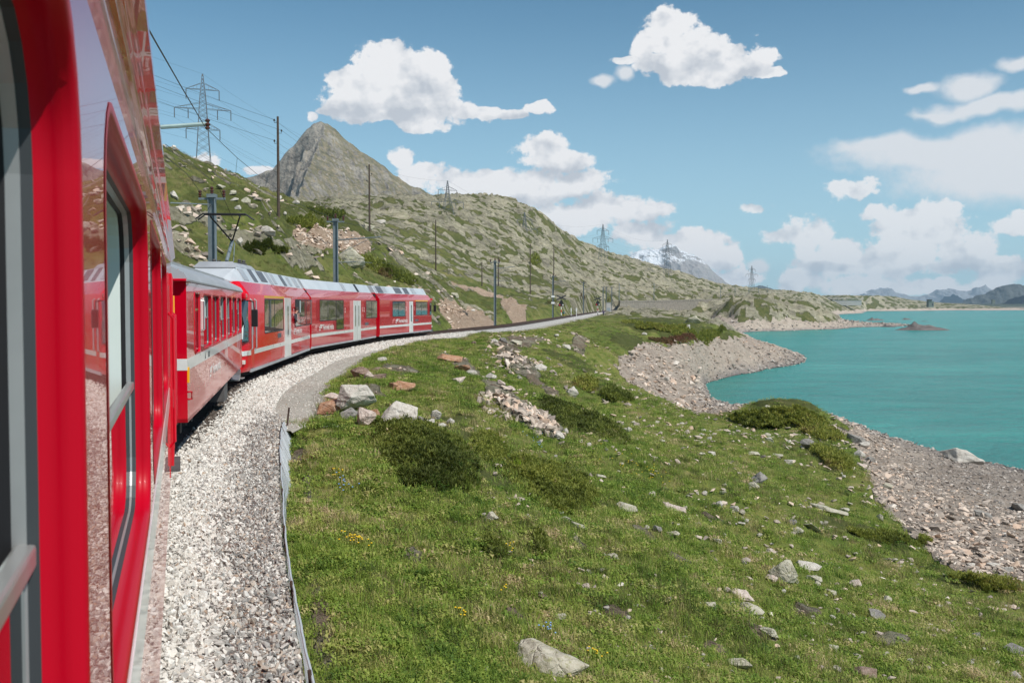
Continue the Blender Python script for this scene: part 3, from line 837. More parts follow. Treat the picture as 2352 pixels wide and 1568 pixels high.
    z += 1.5*np.exp(-((X-mc[0])/6.5)**2 - ((Y-76)/6.0)**2)
    # second headland: knolls of bare slab rock
    for (cx, cy, rx, h) in [(1690,700,50,3.6),(1600,712,60,1.6),(1790,704,60,1.8),(1850,712,50,1.5),(1520,725,60,1.2)]:
        c = at_y(cx, cy, 478); rr = rx*478/FPX
        d2 = ((X-c[0])/rr)**2 + ((Y-478)/(rr*1.5+5))**2
        z += h*np.exp(-d2*1.6)*(0.55+0.9*ridged(q1/11, q2/6, 4, 91))*(Y > 330)*(Y < 640)
    # ---------------- the formation of the railway
    bed = np.where((D > -3.0) & (D < e-0.02) & (Y < 440), 1.0, 0.0)
    wl = sstep(-5.2, -3.0, D)*(D <= -3.0)*sstep(470, 430, Y)
    z = z*(1-wl) + (-0.5)*wl
    pw = sstep(23.2, 26.5, Y)                       # gravel path beside the ballast, after the mesh ends
    po = e + 1.25 + 0.25*fbm(X/2, Y/2, 2, 6)
    wr = sstep(po+1.5, po, D)*(D >= e-0.02)*pw*(Y < 430)
    z = z*(1-wr) + (-0.47)*wr
    z = np.where(bed > 0, np.where(Y < 440, -0.55, z), z)
    fz = (D >= e-0.02)*(1-pw)*sstep(e+0.9, e+0.1, D)   # foot of the mesh
    z = z*(1-fz) + np.minimum(z, -0.78)*fz
    path = np.clip(wr*1.2-0.2, 0, 1)*sstep(po+0.35, po-0.05, D)
    rock = rock*(1-path); shrub = shrub*(1-path)*(1-wl*0.5)
    dry = np.clip(np.maximum(hill*0.9, left*(0.55+0.5*wob)), 0, 1)
    return z, dict(dry=dry, rock=rock, shore=shore, shrub=shrub, scar=np.maximum(scar, scar2*0.8), earth=earth*(1-path), path=np.maximum(path, bed), shp=shp)

# ------------------------------------------------------------------ the land as one sheet
def build_land():
    nu, nv = 620, 900
    t = np.linspace(0, 1, nv)
    v = np.log(Y0-8) + t*(np.log(2500+Y0)-np.log(Y0-8))
    y = np.exp(v)-Y0
    u = np.linspace(-0.80, 0.80, nu)
    u = np.sign(u)*np.abs(u)
    U, Yg = np.meshgrid(u, y)
    X = U*(Yg+Y0)
    z, m = land(X, Yg)
    V = np.stack([X.ravel(), Yg.ravel(), z.ravel()], 1)
    idx = np.arange(nu*nv).reshape(nv, nu)
    F = np.stack([idx[:-1,:-1].ravel(), idx[:-1,1:].ravel(), idx[1:,1:].ravel(), idx[1:,:-1].ravel()], 1)
    # leave out the lake bed that no one sees
    deep = (z < LAKE-2.5).ravel()
    F = F[~(deep[F].all(1))]
    used = np.zeros(len(V), bool); used[F.ravel()] = True
    remap = np.cumsum(used)-1
    me = fast_mesh('ground', V[used], remap[F], [M['land']], True, {k: m[k].ravel()[used] for k in ('rock','shore','shrub','scar','earth','path','dry')})
    return tag(link_mesh('ground', me), kind='structure', label='alpine slope of grass and bare rock falling to the lake')

def land_z(X, Y): return land(np.atleast_1d(X), np.atleast_1d(Y))[0]
_YS = np.exp(np.linspace(np.log(4+Y0), np.log(2400+Y0), 700))-Y0
def on_land(px, py, ymin=4.5):
    """where the line of sight through a measured point meets the land"""
    d = ray(px, py)
    Y = _YS[_YS > ymin]
    Xr = d[0]/d[1]*Y; Zr = CAMZ + d[2]/d[1]*Y
    g = land_z(Xr, Y)
    hit = np.nonzero(Zr <= g)[0]
    if len(hit) == 0: i = len(Y)-1; return np.array([Xr[i], Y[i], g[i]])
    i = hit[0]
    if i == 0: return np.array([Xr[0], Y[0], g[0]])
    f0, f1 = Zr[i-1]-g[i-1], Zr[i]-g[i]
    t = f0/(f0-f1)
    yy = Y[i-1]+t*(Y[i]-Y[i-1])
    return np.array([d[0]/d[1]*yy, yy, CAMZ+d[2]/d[1]*yy])

# ------------------------------------------------------------------ lake, far mountains
def build_lake():
    me = fast_mesh('lake_water', [(-100,20,LAKE),(6500,20,LAKE),(6500,10800,LAKE),(-100,10800,LAKE)], [(0,1,2,3)], [M['water']])
    return tag(link_mesh('lake_water', me), kind='structure', label='turquoise mountain lake with small ripples')

def ridge_mesh(name, prof, Y, mat, kf, kb, amp, sc, nx, ny, label, spur=None, base=-12, seed=1, front=1.0):
    """a mountain whose crest follows measured skyline points at distance Y"""
    P = np.array([at_y(px, py, Y)[[0, 2]] for px, py in prof])
    x0, x1 = P[0,0], P[-1,0]
    H = P[:,1].max()-base
    xs = np.linspace(x0, x1, nx)
    ys = np.concatenate([np.linspace(-H/kf*front, 0, ny, endpoint=False), np.linspace(0, H/kb, ny//4)])
    Xg, Dy = np.meshgrid(xs, ys)
    crest = np.interp(Xg, P[:,0], P[:,1])
    k = np.where(Dy < 0, kf, kb)
    fall = np.abs(Dy)*k
    z = crest - fall
    g = ridged(Xg/sc + Dy/sc*0.35, Dy/sc*0.55, 6, seed, 0.55)-0.55
    w = np.clip(fall/(H*0.06), 0, 1)
    z += amp*g*(0.42+0.58*w) + amp*0.25*fbm(Xg/sc*4, Dy/sc*4, 4, seed+3)*(0.4+w)
    if spur is not None: z += spur(Xg, Dy, w)
    z = np.maximum(z, base)
    V = np.stack([Xg.ravel(), (Y+Dy).ravel(), z.ravel()], 1)
    n1, n2 = Xg.shape
    idx = np.arange(n1*n2).reshape(n1, n2)
    F = np.stack([idx[:-1,:-1].ravel(), idx[:-1,1:].ravel(), idx[1:,1:].ravel(), idx[1:,:-1].ravel()], 1)
    me = fast_mesh(name, V, F, [mat], True)
    return tag(link_mesh(name, me), kind='structure', label=label)

def build_mountains():
    xs = at_y(735, 282, 1400)[0]
    def spur(X, D, w):
        dx = X-xs
        l = np.clip(-dx/60, 0, 1)*w
        # cliffs left of the spur: steep steps, with gullies running down to the left
        cl = ridged((X*0.75-D*0.6)/44, (D*0.8+X*0.5)/110, 6, 5, 0.62)
        d = -np.maximum(-dx, 0)*0.10*w
        tt = (X*0.80-D*0.50)/34 + 0.9*fbm(X/60, D/60, 4, 51)
        fr = tt-np.floor(tt)
        saw = np.where(fr > 0.25, (fr-0.25)/0.75, 1-fr/0.25)
        t2 = (X*0.9-D*0.36)/14 + 0.8*fbm(X/25, D/25, 4, 57); f2 = t2-np.floor(t2)
        saw2 = np.where(f2 > 0.3, (f2-0.3)/0.7, 1-f2/0.3)
        fl = -D*0.62
        cut = np.clip(-dx/34+0.25, 0, 1)*(0.45+1.1*np.clip(fbm(X/38, D/90, 4, 59)+0.45, 0, 1))
        d = d - 42*cut*sstep(1, 26, np.where(D < 0, fl, 0)) - 30*cut*sstep(50, 80, np.where(D < 0, fl, 0)+18*fbm(X/30, D/50, 3, 60))
        d = d - np.clip(-dx/22+0.35, 0, 1)*w*(30*saw*(0.40+1.1*np.clip(fbm(X/45, D/45, 3, 53)+0.4, 0, 1)) + 9*saw2)
        return l*(78*(cl-0.66)) + d + (6+7*l)*w*(ridged((X+D*0.25)/20, D/46, 5, 25, 0.62)-0.6)
    ridge_mesh('rocky_peak', [(380,500),(470,470),(530,432),(565,411),(600,400),(625,392),(640,372),(655,352),(672,340),(688,318),(704,298),(716,290),(735,282),(752,286),(775,303),(800,326),(850,362),(900,398),(950,428),(985,446),(1040,462),(1150,500)],
               1400, M['peak'], 0.62, 0.9, 15, 62, 420, 260, 'steep rocky peak with grassy right flank behind the hill', spur, -12, 3, 0.55)
    ridge_mesh('snowy_mountain', [(1380,640),(1440,592),(1458,580),(1475,573),(1510,574),(1530,566),(1550,565),(1562,578),(1585,586),(1600,590),(1625,610),(1645,632),(1665,650),(1700,670)],
               4600, M['snowpeak'], 0.7, 0.9, 60, 260, 260, 130, 'distant grey mountain with streaks of snow', None, -12, 8, 0.6)
    ridge_mesh('distant_mountain', [(1690,672),(1725,660),(1745,655),(1765,661),(1800,676)], 5200, M['farhill'], 0.6, 0.8, 30, 200, 80, 60, 'small blue hill behind the last pylon', None, -12, 12, 0.5)
    ridge_mesh('distant_mountain', [(2170,706),(2210,696),(2232,686),(2252,678),(2262,678),(2278,668),(2300,658),(2330,654),(2352,660),(2400,668),(2480,650),(2600,676),(2800,690)],
               5000, M['farhill'], 0.55, 0.8, 55, 300, 260, 90, 'dark blue mountain behind the dam', None, -12, 16, 0.5)
    ridge_mesh('distant_mountain', [(1900,698),(1950,682),(1990,673),(2010,668),(2040,664),(2065,672),(2090,680),(2120,682),(2150,672),(2180,660),(2215,667),(2260,664),(2320,672),(2400,660),(2600,690)],
               9500, M['farsnow'], 0.5, 0.8, 110, 500, 300, 90, 'pale far range with snowy tops', None, -12, 22, 0.5)
# ------------------------------------------------------------------ rolling stock
HW = 1.33                                            # half width of every body
def rrect(y0, y1, z0, z1, r, n=5):
    pts = []
    for (cy, cz, a0) in ((y1-r, z1-r, 0), (y0+r, z1-r, 90), (y0+r, z0+r, 180), (y1-r, z0+r, 270)):
        for k in range(n+1):
            a = R0(a0 + 90*k/n)
            pts.append((cy+r*math.cos(a), cz+r*math.sin(a)))
    return pts
def ring(mb, loops):
    """loops: list of (x, [(y,z)...]) joined in sequence"""
    n = len(loops[0][1])
    vs = [(x, y, z) for x, L in loops for y, z in L]
    fs = []
    for i in range(len(loops)-1):
        for k in range(n):
            fs.append((i*n+k, i*n+(k+1) % n, (i+1)*n+(k+1) % n, (i+1)*n+k))
    mb.add(vs, fs)
def inset(y0, y1, z0, z1, d): return (y0+d, y1-d, z0+d, z1-d)

def side_wall(mb, x, L, z0, z1, wins, r, y_start=0.0, m=0.05):
    """a side with rounded openings; wins: (y0,y1,z0,z1)"""
    wins = sorted(wins)
    y = y_start
    def quad(a, b, c, d): mb.add([(x,a,c),(x,b,c),(x,b,d),(x,a,d)], [(0,1,2,3)])
    for (a, b, c, d) in wins:
        ca, cb = a-m, b+m
        if ca > y+1e-4: quad(y, ca, z0, z1)
        quad(ca, cb, z0, c-m); quad(ca, cb, d+m, z1)
        ring(mb, [(x, rrect(ca, cb, c-m, d+m, 1e-4)), (x, rrect(a, b, c, d, r))])
        y = cb
    if y < L-1e-4: quad(y, L, z0, z1)

def car_thing(name, i, label, dy=0.0):
    (x, y), a, L = CARS[i]
    return thing(name, (x, y, 0), -R0(a), label, 'train car', 'cars of the red train')

def bogie(parent, yc, wb=0.9, r=0.34, name='bogie'):
    b = MB()
    for sx in (-1, 1):
        b.box(sx*0.93-0.06, sx*0.93+0.06, yc-wb-0.45, yc+wb+0.45, 0.34, 0.52)
        for sy in (-1, 1):
            b.box(sx*0.98-0.09, sx*0.98+0.09, yc+sy*wb-0.13, yc+sy*wb+0.13, 0.22, 0.46)
        b.tube([(sx*0.99, yc, 0.25), (sx*0.99, yc, 0.62)], 0.09, 8)
    b.box(-0.9, 0.9, yc-0.22, yc+0.22, 0.36, 0.56)
    o = b.build(name, M['under'], parent)
    for sy in (-1, 1):
        w = MB()
        for sx in (-1, 1):
            w.lathe([(r+0.04, sx*0.48), (r, sx*0.50), (r, sx*0.60), (0.28, sx*0.62), (0.10, sx*0.66)], (0, yc+sy*wb, r), 18, 'x')
        w.tube([(-0.5, yc+sy*wb, r), (0.5, yc+sy*wb, r)], 0.06, 8)
        w.build('wheel', M['steel'], o, smooth=True)
    return o

def coach_window(parent, y0, y1, z0, z1, r, split=None, lining=True, proud=0.0022):
    """recessed coach window: red lip, rubber, light sash, glass; with split the upper pane is let down"""
    f = MB()
    O = lambda d: rrect(*inset(y0, y1, z0, z1, d), max(r-d, 0.015))
    # the lip stands slightly proud of the side and rolls into the opening
    E = rrect(y0-0.022, y1+0.022, z0-0.022, z1+0.022, r+0.022)
    ring(f, [(HW+0.0015, E), (HW+proud, rrect(y0-0.012, y1+0.012, z0-0.012, z1+0.012, r+0.012)), (HW+proud, O(-0.002)), (HW-0.002, O(0.006)), (HW-0.008, O(0.010)), (HW-0.016, O(0.0115)), (HW-0.020, O(0.0135)), (HW-0.030, O(0.0125)), (HW-0.042, O(0.0135)), (HW-0.050, O(0.0175)), (HW-0.055, O(0.020))])
    w = f.build('window', M['paint_frame'], parent, smooth=True)
    g = MB(); ring(g, [(HW-0.055, O(0.016)), (HW-0.055, O(0.020)), (HW-0.070, O(0.021))])
    g.build('rubber_seal', M['rubber_grey'], w, smooth=False)
    a = MB(); ring(a, [(HW-0.070, O(0.019)), (HW-0.070, O(0.024)), (HW-0.088, O(0.025))])
    a.build('sash', M['alu'], w, smooth=False)
    g = MB(); ring(g, [(HW-0.088, O(0.023)), (HW-0.088, O(0.028)), (HW-0.104, O(0.028))])
    g.build('black_gap', M['rubber'], w)  # black ring paints the dark gap between sash and lining
    if lining:
        a = MB(); ring(a, [(HW-0.106, O(0.020)), (HW-0.106, O(0.030)), (HW-0.19, O(0.032)), (HW-0.19, O(-0.05))])
        a.build('lining', M['mint'], w)
    top = z1-0.02 if split is None else split
    p = MB(); p.box(HW-0.080, HW-0.074, y0+0.022, y1-0.022, z0+0.022, top)
    p.build('pane', M['glass_dark'], w)
    if split is not None:
        s = MB(); s.box(HW-0.086, HW-0.058, y0+0.022, y1-0.022, split-0.010, split+0.022)
        s.build('pane_rail', M['alu'], w, bevel=0.006)
    return w

def coach(i, name, label, wins, z_eave, roof, splits, door=None, near=False):
    L = CARS[i][2]
    c = car_thing(name, i, label)
    y_start = -5.0 if near else 0.0
    z0 = 0.55
    zs0, zs1 = 1.41, 1.60
    r = 0.21 if near else 0.10
    allw = list(wins) + ([door] if door else [])
    b = MB()
    side_wall(b, HW, L, z0, z_eave, allw, r, y_start)
    side_wall(b, -HW, L, z0, z_eave, [(w[0], w[1], w[2], w[3]) for w in wins], r, y_start)
    for y in (y_start, L):
        b.add([(-HW,y,z0),(HW,y,z0),(HW,y,z_eave),(HW-0.12,y,z_eave+0.2),(-HW+0.12,y,z_eave+0.2),(-HW,y,z_eave)], [(0,1,2,3,4,5)])
    b.box(-HW, HW, y_start, L, z0, z0+0.06)
    b.build('body', M['paint_red'], c, fix=False)
    # inside: floor, ceiling, partitions
    n = MB()
    n.box(-HW+0.02, HW-0.22, y_start+0.1, L-0.1, 0.98, 1.02)
    n.box(-HW+0.02, HW-0.02, y_start+0.1, L-0.1, z_eave-0.02, z_eave+0.02)
    for yy in ([3.0, 5.9, 8.8, 11.8] if near else [2.6, 14.6]):
        n.box(-HW+0.05, HW-0.26, yy-0.02, yy+0.02, 1.02, z_eave-0.03)
    n.build('interior', M['cream'], c)
    for (a, bb, cc, dd) in wins:
        for yy in (a+0.3, bb-0.3):
            s = MB(); s.box(0.3, HW-0.24, yy-0.08, yy+0.08, 1.02, 2.15); s.box(0.3, HW-0.24, yy-0.25, yy+0.25, 1.30, 1.46)
            s.build('seat', M['seat_cloth'], c, bevel=0.04)
    # roof
    rf = MB()
    prof = roof
    full = [(x, z) for x, z in prof] + [(-x, z) for x, z in reversed(prof)]
    ys = [y_start-0.02, L+0.02] if near else [-0.12, L+0.12]
    vs = [(x, y, z) for y in ys for x, z in full]
    n_ = len(full)
    fs = [(k, k+1, n_+k+1, n_+k) for k in range(n_-1)] + [tuple(range(n_)), tuple(range(n_, 2*n_))]
    rf.add(vs, fs)
    rf.build('roof', M['paint_red'] if near else M['roof_grey'], c, smooth=True)
    st = MB()
    st.box(HW-0.002, HW+0.004, y_start, L, zs0, zs1)
    st.box(-HW-0.004, HW+0.004, -0.005, -0.001, zs0, zs1) if not near else st.box(-HW, HW+0.004, L+0.001, L+0.005, zs0, zs1)
    st.build('white_stripe', M['stripe'], c)
    for w, s in zip(wins, splits):
        coach_window(c, *w, r, s, lining=True)
    u = MB()
    u.box(-1.05, 1.05, y_start+0.2, L-0.2, 0.40, 0.549)
    for yy in (L*0.35, L*0.5):
        u.box(-1.0, 1.0, yy, yy+1.3, 0.18, 0.40)
    u.build('underframe', M['under'], c)
    for yy in ((2.2, L-2.2) if not near else (L-2.4,)):
        bogie(c, yy)
    # buffer and end fittings
    e = MB()
    ye = L if near else 0
    sg = 1 if near else -1
    e.tube([(0, ye, 0.72), (0, ye+sg*0.45, 0.72)], 0.09, 10); e.tube([(0, ye+sg*0.45, 0.72), (0, ye+sg*0.52, 0.72)], 0.22, 14)
    e.tube([(0.4, ye, 0.7), (0.45, ye+sg*0.4, 0.35), (0.3, ye+sg*0.7, 0.5)], 0.035, 6); e.tube([(-0.5, ye, 0.7), (-0.5, ye+sg*0.4, 0.3), (-0.4, ye+sg*0.7, 0.5)], 0.035, 6)
    e.build('buffer', M['under_grey'], c, smooth=True)
    return c

def lettering(parent, body, x, y, z, size, mat, name='lettering', shear=0.12, squeeze=1.0):
    cu = bpy.data.curves.new(name, 'FONT')
    cu.body = body; cu.size = size; cu.extrude = 0.002; cu.shear = shear; cu.offset = size*0.018
    cu.align_x = 'LEFT'; cu.resolution_u = 2
    cu.materials.append(mat)
    tmp = bpy.data.objects.new(name, cu); COL.objects.link(tmp)
    dg = bpy.context.evaluated_depsgraph_get()
    me = bpy.data.meshes.new_from_object(tmp.evaluated_get(dg))
    bpy.data.objects.remove(tmp)
    me.name = name
    o = link_mesh(name, me, parent)
    o.location = (x, y, z)
    o.rotation_euler = (math.pi/2, 0, math.pi/2)
    o.scale = (squeeze, 1, 1)
    return o
def emblem(parent, x, y, z, h, mat):
    """the railway's mark: two slanted bars, a stroke joining them like a stretched S"""
    e = MB()
    def sl(a0, a1, b0, b1, sh=0.55):
        e.add([(x, y+a0+b0*sh, z+b0), (x, y+a1+b0*sh, z+b0), (x, y+a1+b1*sh, z+b1), (x, y+a0+b1*sh, z+b1),
               (x+0.004, y+a0+b0*sh, z+b0), (x+0.004, y+a1+b0*sh, z+b0), (x+0.004, y+a1+b1*sh, z+b1), (x+0.004, y+a0+b1*sh, z+b1)],
              [(0,1,2,3),(4,5,6,7),(0,1,5,4),(1,2,6,5),(2,3,7,6),(3,0,4,7)])
    sl(0.25*h, 2.2*h, 0.76*h, h); sl(0, 1.8*h, 0.38*h, 0.60*h); sl(0, 1.0*h, 0, 0.22*h); sl(0, 0.35*h, 0.60*h, 0.76*h); sl(1.45*h, 1.8*h, 0.60*h, 0.76*h)
    return e.build('emblem', mat, parent)

def build_near_coach():
    wins = [(-1.05, 1.47, 1.66, 2.88), (1.95, 4.39, 1.66, 2.88), (4.84, 7.25, 1.66, 2.88), (7.70, 10.29, 1.66, 2.88)]
    zg = 3.18
    roof = [(HW, 3.105), (HW+0.010, 3.110), (HW+0.016, 3.122), (HW+0.022, 3.126), (HW+0.032, 3.140), (HW+0.038, 3.146), (HW+0.060, zg-0.012), (HW+0.060, zg+0.02), (HW+0.02, zg+0.08), (1.15, 3.36), (0.85, 3.47), (0.45, 3.55), (0.0, 3.57)]
    c = coach(0, 'passenger_coach', 'red coach filling the left edge of the photo, its windows let down', wins, 3.105, roof, [2.16, 2.16, None, None], near=True)
    L = CARS[0][2]
    # end doorway with its folding door, grab rails, lamp and lock fittings
    d = MB()
    d.box(HW-0.004, HW+0.006, 11.35, 12.25, 0.62, 2.84)
    dr = d.build('door', M['paint_red'], c, bevel=0.004)
    g = MB(); g.box(HW+0.004, HW+0.010, 11.5, 12.1, 1.7, 2.7); g.build('door_pane', M['glass_dark'], dr)
    for yy in (11.0, 12.6, 13.6, 14.5):
        h = MB(); h.tube([(HW, yy, 1.0), (HW+0.055, yy, 1.06), (HW+0.055, yy, 2.35), (HW, yy, 2.41)], 0.016, 8); h.build('grab_rail', M['paint_red'], c, smooth=True)
    for yy in (12.3, 13.0, 13.8):
        h = MB(); h.box(HW, HW+0.035, yy, yy+0.05, 0.60, 2.86); h.build('door_post', M['paint_red'], c, bevel=0.008)
    t = MB(); t.prism([(L-0.22, 2.12), (L-0.10, 1.86), (L-0.02, 2.12), (L-0.02, 2.62), (L-0.22, 2.62)], 'x', HW+0.001, HW+0.045)
    t.build('yellow_marker', M['yellow'], c, bevel=0.008)
    w = MB(); w.box(HW, HW+0.03, L-0.30, L-0.24, 1.28, 1.60); w.build('white_plate', M['stripe'], c)
    k = MB()
    for zz in (0.98, 1.06, 1.14):
        k.box(HW+0.004, HW+0.05, L-0.42, L-0.32, zz, zz+0.045)
    k.tube([(HW+0.03, L-0.37, 0.92), (HW+0.03, L-0.37, 1.22)], 0.018, 8)
    k.build('lock_fitting', M['brass'], c, bevel=0.006)
    s = MB(); s.box(HW-0.20, HW+0.10, L-1.5, L-0.3, 0.30, 0.33); s.box(HW-0.16, HW-0.10, L-1.4, L-1.34, 0.33, 0.56); s.box(HW-0.16, HW-0.10, L-0.5, L-0.44, 0.33, 0.56)
    s.build('footstep', M['under_grey'], c)
    b = MB()
    for k_ in range(8):
        yy = L+0.06+k_*0.095
        b.box(-0.62, 0.62, yy, yy+0.06, 1.0, 3.0)
    b.build('gangway_bellows', M['rubber'], c, bevel=0.02)

def build_second_coach():
    ed = [4.55, 6.55, 8.68, 10.72, 12.76, 14.86]
    st = [2.92, 4.95, 7.02, 9.10, 11.14, 13.2]
    wins = [(a, b, 1.65, 2.68) for a, b in zip(st, ed)]
    ze = 2.87
    roof = [(HW+0.035, ze), (HW+0.04, ze+0.03), (HW-0.02, ze+0.14), (1.10, 3.12), (0.85, 3.24), (0.45, 3.34), (0.0, 3.37)]
    c = coach(1, 'passenger_coach', 'older red coach with grey roof and tall narrow windows, second car in view', wins, ze, roof, [2.22, None, 2.12, 2.12, None, 2.2], door=(1.23, 2.16, 1.62, 2.70))
    L = CARS[1][2]
    f = MB(); E = lambda d: rrect(*inset(1.23, 2.16, 1.62, 2.70, d), max(0.1-d, 0.02))
    ring(f, [(HW+0.001, E(-0.02)), (HW+0.012, E(-0.01)), (HW+0.003, E(0.01)), (HW-0.03, E(0.015))])
    w = f.build('door_window', M['paint_red'], c, smooth=True)
    a = MB(); a.box(HW-0.04, HW-0.034, 1.25, 2.14, 1.64, 2.68); a.build('pane', M['glass_clear'], w)
    a = MB(); a.box(HW-0.05, HW-0.024, 1.25, 2.14, 2.38, 2.42); a.build('bar', M['brass'], w)
    a = MB(); a.box(HW-0.30, HW-0.26, 1.1, 2.3, 1.1, 2.40); a.build('sunlit_interior', M['mint'], w)  # pale panel, its colour standing in for the sunlit inside
    a = MB()
    a.box(-HW-0.01, HW+0.02, -0.16, 0.62, ze+0.002, ze+0.045)
    a.build('roof_lip', M['paint_red'], c, bevel=0.01)
    a = MB()
    for x in (0.82, -0.82): a.box(x-0.06, x+0.06, 0.9, L-0.8, 3.20, 3.275)
    a.build('roof_rail', M['roof_grey'], c)
    for yy in (2.45,):
        h = MB(); h.tube([(HW, yy, 2.0), (HW+0.05, yy, 2.03), (HW+0.05, yy, 2.55), (HW, yy, 2.58)], 0.02, 8); h.build('grab_rail', M['alu'], c, smooth=True)
    a = MB(); a.prism([(2.60, 2.0), (2.72, 2.0), (2.78, 2.5), (2.70, 2.62)], 'x', HW+0.001, HW+0.03); a.build('name_board', M['stripe'], c)
    a = MB(); a.box(HW-0.01, HW+0.03, 0.02, 0.12, 1.20, 1.46); a.build('yellow_tag', M['yellow'], c, bevel=0.01)
    a = MB(); a.tube([(HW, 0.05, 1.05), (HW+0.06, 0.08, 1.05), (HW+0.06, 0.08, 0.93), (HW, 0.05, 0.93)], 0.018, 6); a.build('step_handle', M['paint_red'], c, smooth=True)
    emblem(c, HW+0.006, 4.0, 1.02, 0.20, M['stripe'])
    lettering(c, 'Ferrovia retica', HW+0.006, 4.75, 1.04, 0.30, M['stripe'], squeeze=1.15)
    lettering(c, 'A', HW+0.0075, 3.05, 1.44, 0.16, M['rubber_grey']); lettering(c, '1241', HW+0.0075, 3.7, 1.44, 0.16, M['rubber_grey'])
    a = MB(); a.box(HW-0.45, HW-0.05, 8.6, 9.6, 0.06, 0.56); a.build('equipment_box', M['under_grey'], c, bevel=0.02)
    a = MB()
    for k in range(7): a.box(-0.6, 0.6, -0.62+k*0.085, -0.62+k*0.085+0.055, 0.95, 2.75)
    a.build('gangway_bellows', M['rubber'], c, bevel=0.02)

# ---- the modern multiple unit: three cars with canted magenta shoulders and pale roofs
PZ = dict(skirt=0.24, stripe0=0.79, stripe1=0.95, wall=2.83, sh=3.27, top=3.80)
SHX, TOPX = HW-0.33, HW-0.66
def unit_body(c, L, y0=0.0, y1=None, nose=None):
    """nose: 'near' or 'far' end carries a cab"""
    y1 = L if y1 is None else y1
    prof = [(HW-0.05, PZ['skirt']), (HW, 0.42), (HW, PZ['wall']), (SHX, PZ['sh'])]
    ys = np.linspace(y0, y1, 9)
    b = MB()
    ring_ = [(x, z) for x, z in prof] + [(-x, z) for x, z in reversed(prof)]
    n = len(ring_)
    def cab(y):
        """plan taper and rake towards a cab"""
        return 1.0
    stations = []
    if nose == 'near':
        stations = [(0.0, 0.62), (0.16, 0.80), (0.55, 0.93), (1.15, 1.0), (L, 1.0)]
    elif nose == 'far':
        stations = [(0.0, 1.0), (L-0.75, 1.0), (L-0.35, 0.93), (L-0.08, 0.82), (L, 0.68)]
    else:
        stations = [(0.0, 1.0), (L, 1.0)]
    vs, fs = [], []
    for (y, k) in stations:
        for (x, z) in ring_:
            yy = y
            if nose == 'near' and y < 1.1: yy = y + max(0, z-1.25)*0.55*(1-y/1.15)
            if nose == 'far' and y > L-0.7: yy = y - max(0, z-1.25)*0.42*((y-(L-0.75))/0.75)
            vs.append((x*k, yy, z))
    for i in range(len(stations)-1):
        for k in range(n-1):
            fs.append((i*n+k, i*n+k+1, (i+1)*n+k+1, (i+1)*n+k))
        fs.append((i*n+n-1, i*n, (i+1)*n, (i+1)*n+n-1))
    fs.append(tuple(range(n))); fs.append(tuple((len(stations)-1)*n+k for k in range(n)))
    b.add(vs, fs)
    b.build('body', M['paint_rail'], c, bevel=0.025, smooth=True)

def unit_roof(c, L, y0, y1, panels, nose=None):
    b = MB()
    def sec(y, k=1.0, dz=0.0): return [(SHX*k+0.004, y, PZ['sh']-0.01), (TOPX*k, y, PZ['top']-dz), (-TOPX*k, y, PZ['top']-dz), (-SHX*k-0.004, y, PZ['sh']-0.01)]
    st = []
    if nose == 'near': st = [sec(y0, 0.72, 0.46), sec(y0+1.0, 0.98, 0.10), sec(y0+1.5, 1, 0), sec(y1)]
    elif nose == 'far': st = [sec(y0), sec(y1-0.7), sec(y1, 0.9, 0.42)]
    else: st = [sec(y0), sec(y1)]
    vs = [p for s in st for p in s]
    fs = []
    for i in range(len(st)-1):
        for k in range(3): fs.append((i*4+k, i*4+k+1, i*4+5+k, i*4+4+k))
        fs.append((i*4+3, i*4, i*4+4, i*4+7))
    fs += [(0,1,2,3), tuple((len(st)-1)*4+k for k in range(4))]
    b.add(vs, fs)
    b.build('roof', M['roof_light'], c, bevel=0.02)
    # equipment hatches and grilles on the canted roof face
    ax, az = SHX+0.004, PZ['sh']-0.01
    bx, bz = TOPX, PZ['top']
    nx, nz = (bz-az), (ax-bx)
    l = math.hypot(nx, nz); nx, nz = nx/l, nz/l
    for (ya, yb, t0, t1, mt) in panels:
        p = MB()
        q = []
        for h in (-0.01, 0.018):
            for (y, t) in ((ya, t0), (yb, t0), (yb, t1), (ya, t1)):
                q.append((ax+(bx-ax)*t+nx*h, y, az+(bz-az)*t+nz*h))
        p.add(q, [(0,3,2,1),(4,5,6,7),(0,1,5,4),(1,2,6,5),(2,3,7,6),(3,0,4,7)])
        p.build('roof_hatch' if mt != 'grille' else 'roof_grille', M[mt], c)

def unit_window(c, y0, y1, z0, z1, splits, open_pane=None, r=0.09):
    f = MB()
    O = lambda d: rrect(*inset(y0, y1, z0, z1, d), max(r-d, 0.02))
    ring(f, [(HW-0.02, O(-0.001)), (HW+0.008, O(0.004)), (HW+0.008, O(0.045)), (HW-0.01, O(0.05))])
    for s in splits: f.box(HW-0.012, HW+0.009, s-0.035, s+0.035, z0+0.03, z1-0.03)
    w = f.build('window', M['rubber'], c)
    ys = [y0]+list(splits)+[y1]
    for k in range(len(ys)-1):
        p = MB(); d = 0.04
        a, b = ys[k]+d, ys[k+1]-d
        if open_pane == k:
            zm = z1-0.5*(z1-z0)
            p.box(HW-0.006, HW+0.002, a, b, z0+d, zm); p.build('pane', M['glass_dark'], w)
            q = MB(); q.box(HW-0.004, HW+0.0045, a, b, zm, z1-d); q.build('opening', M['dark_opening'], w)
            q = MB(); q.box(HW+0.002, HW+0.007, b-0.3, b-0.04, zm+0.02, z1-d-0.03); q.build('blind', M['mint'], w)
        else:
            p.box(HW-0.006, HW+0.003, a, b, z0+d, z1-d); p.build('pane', M['glass_dark'], w)
    return w

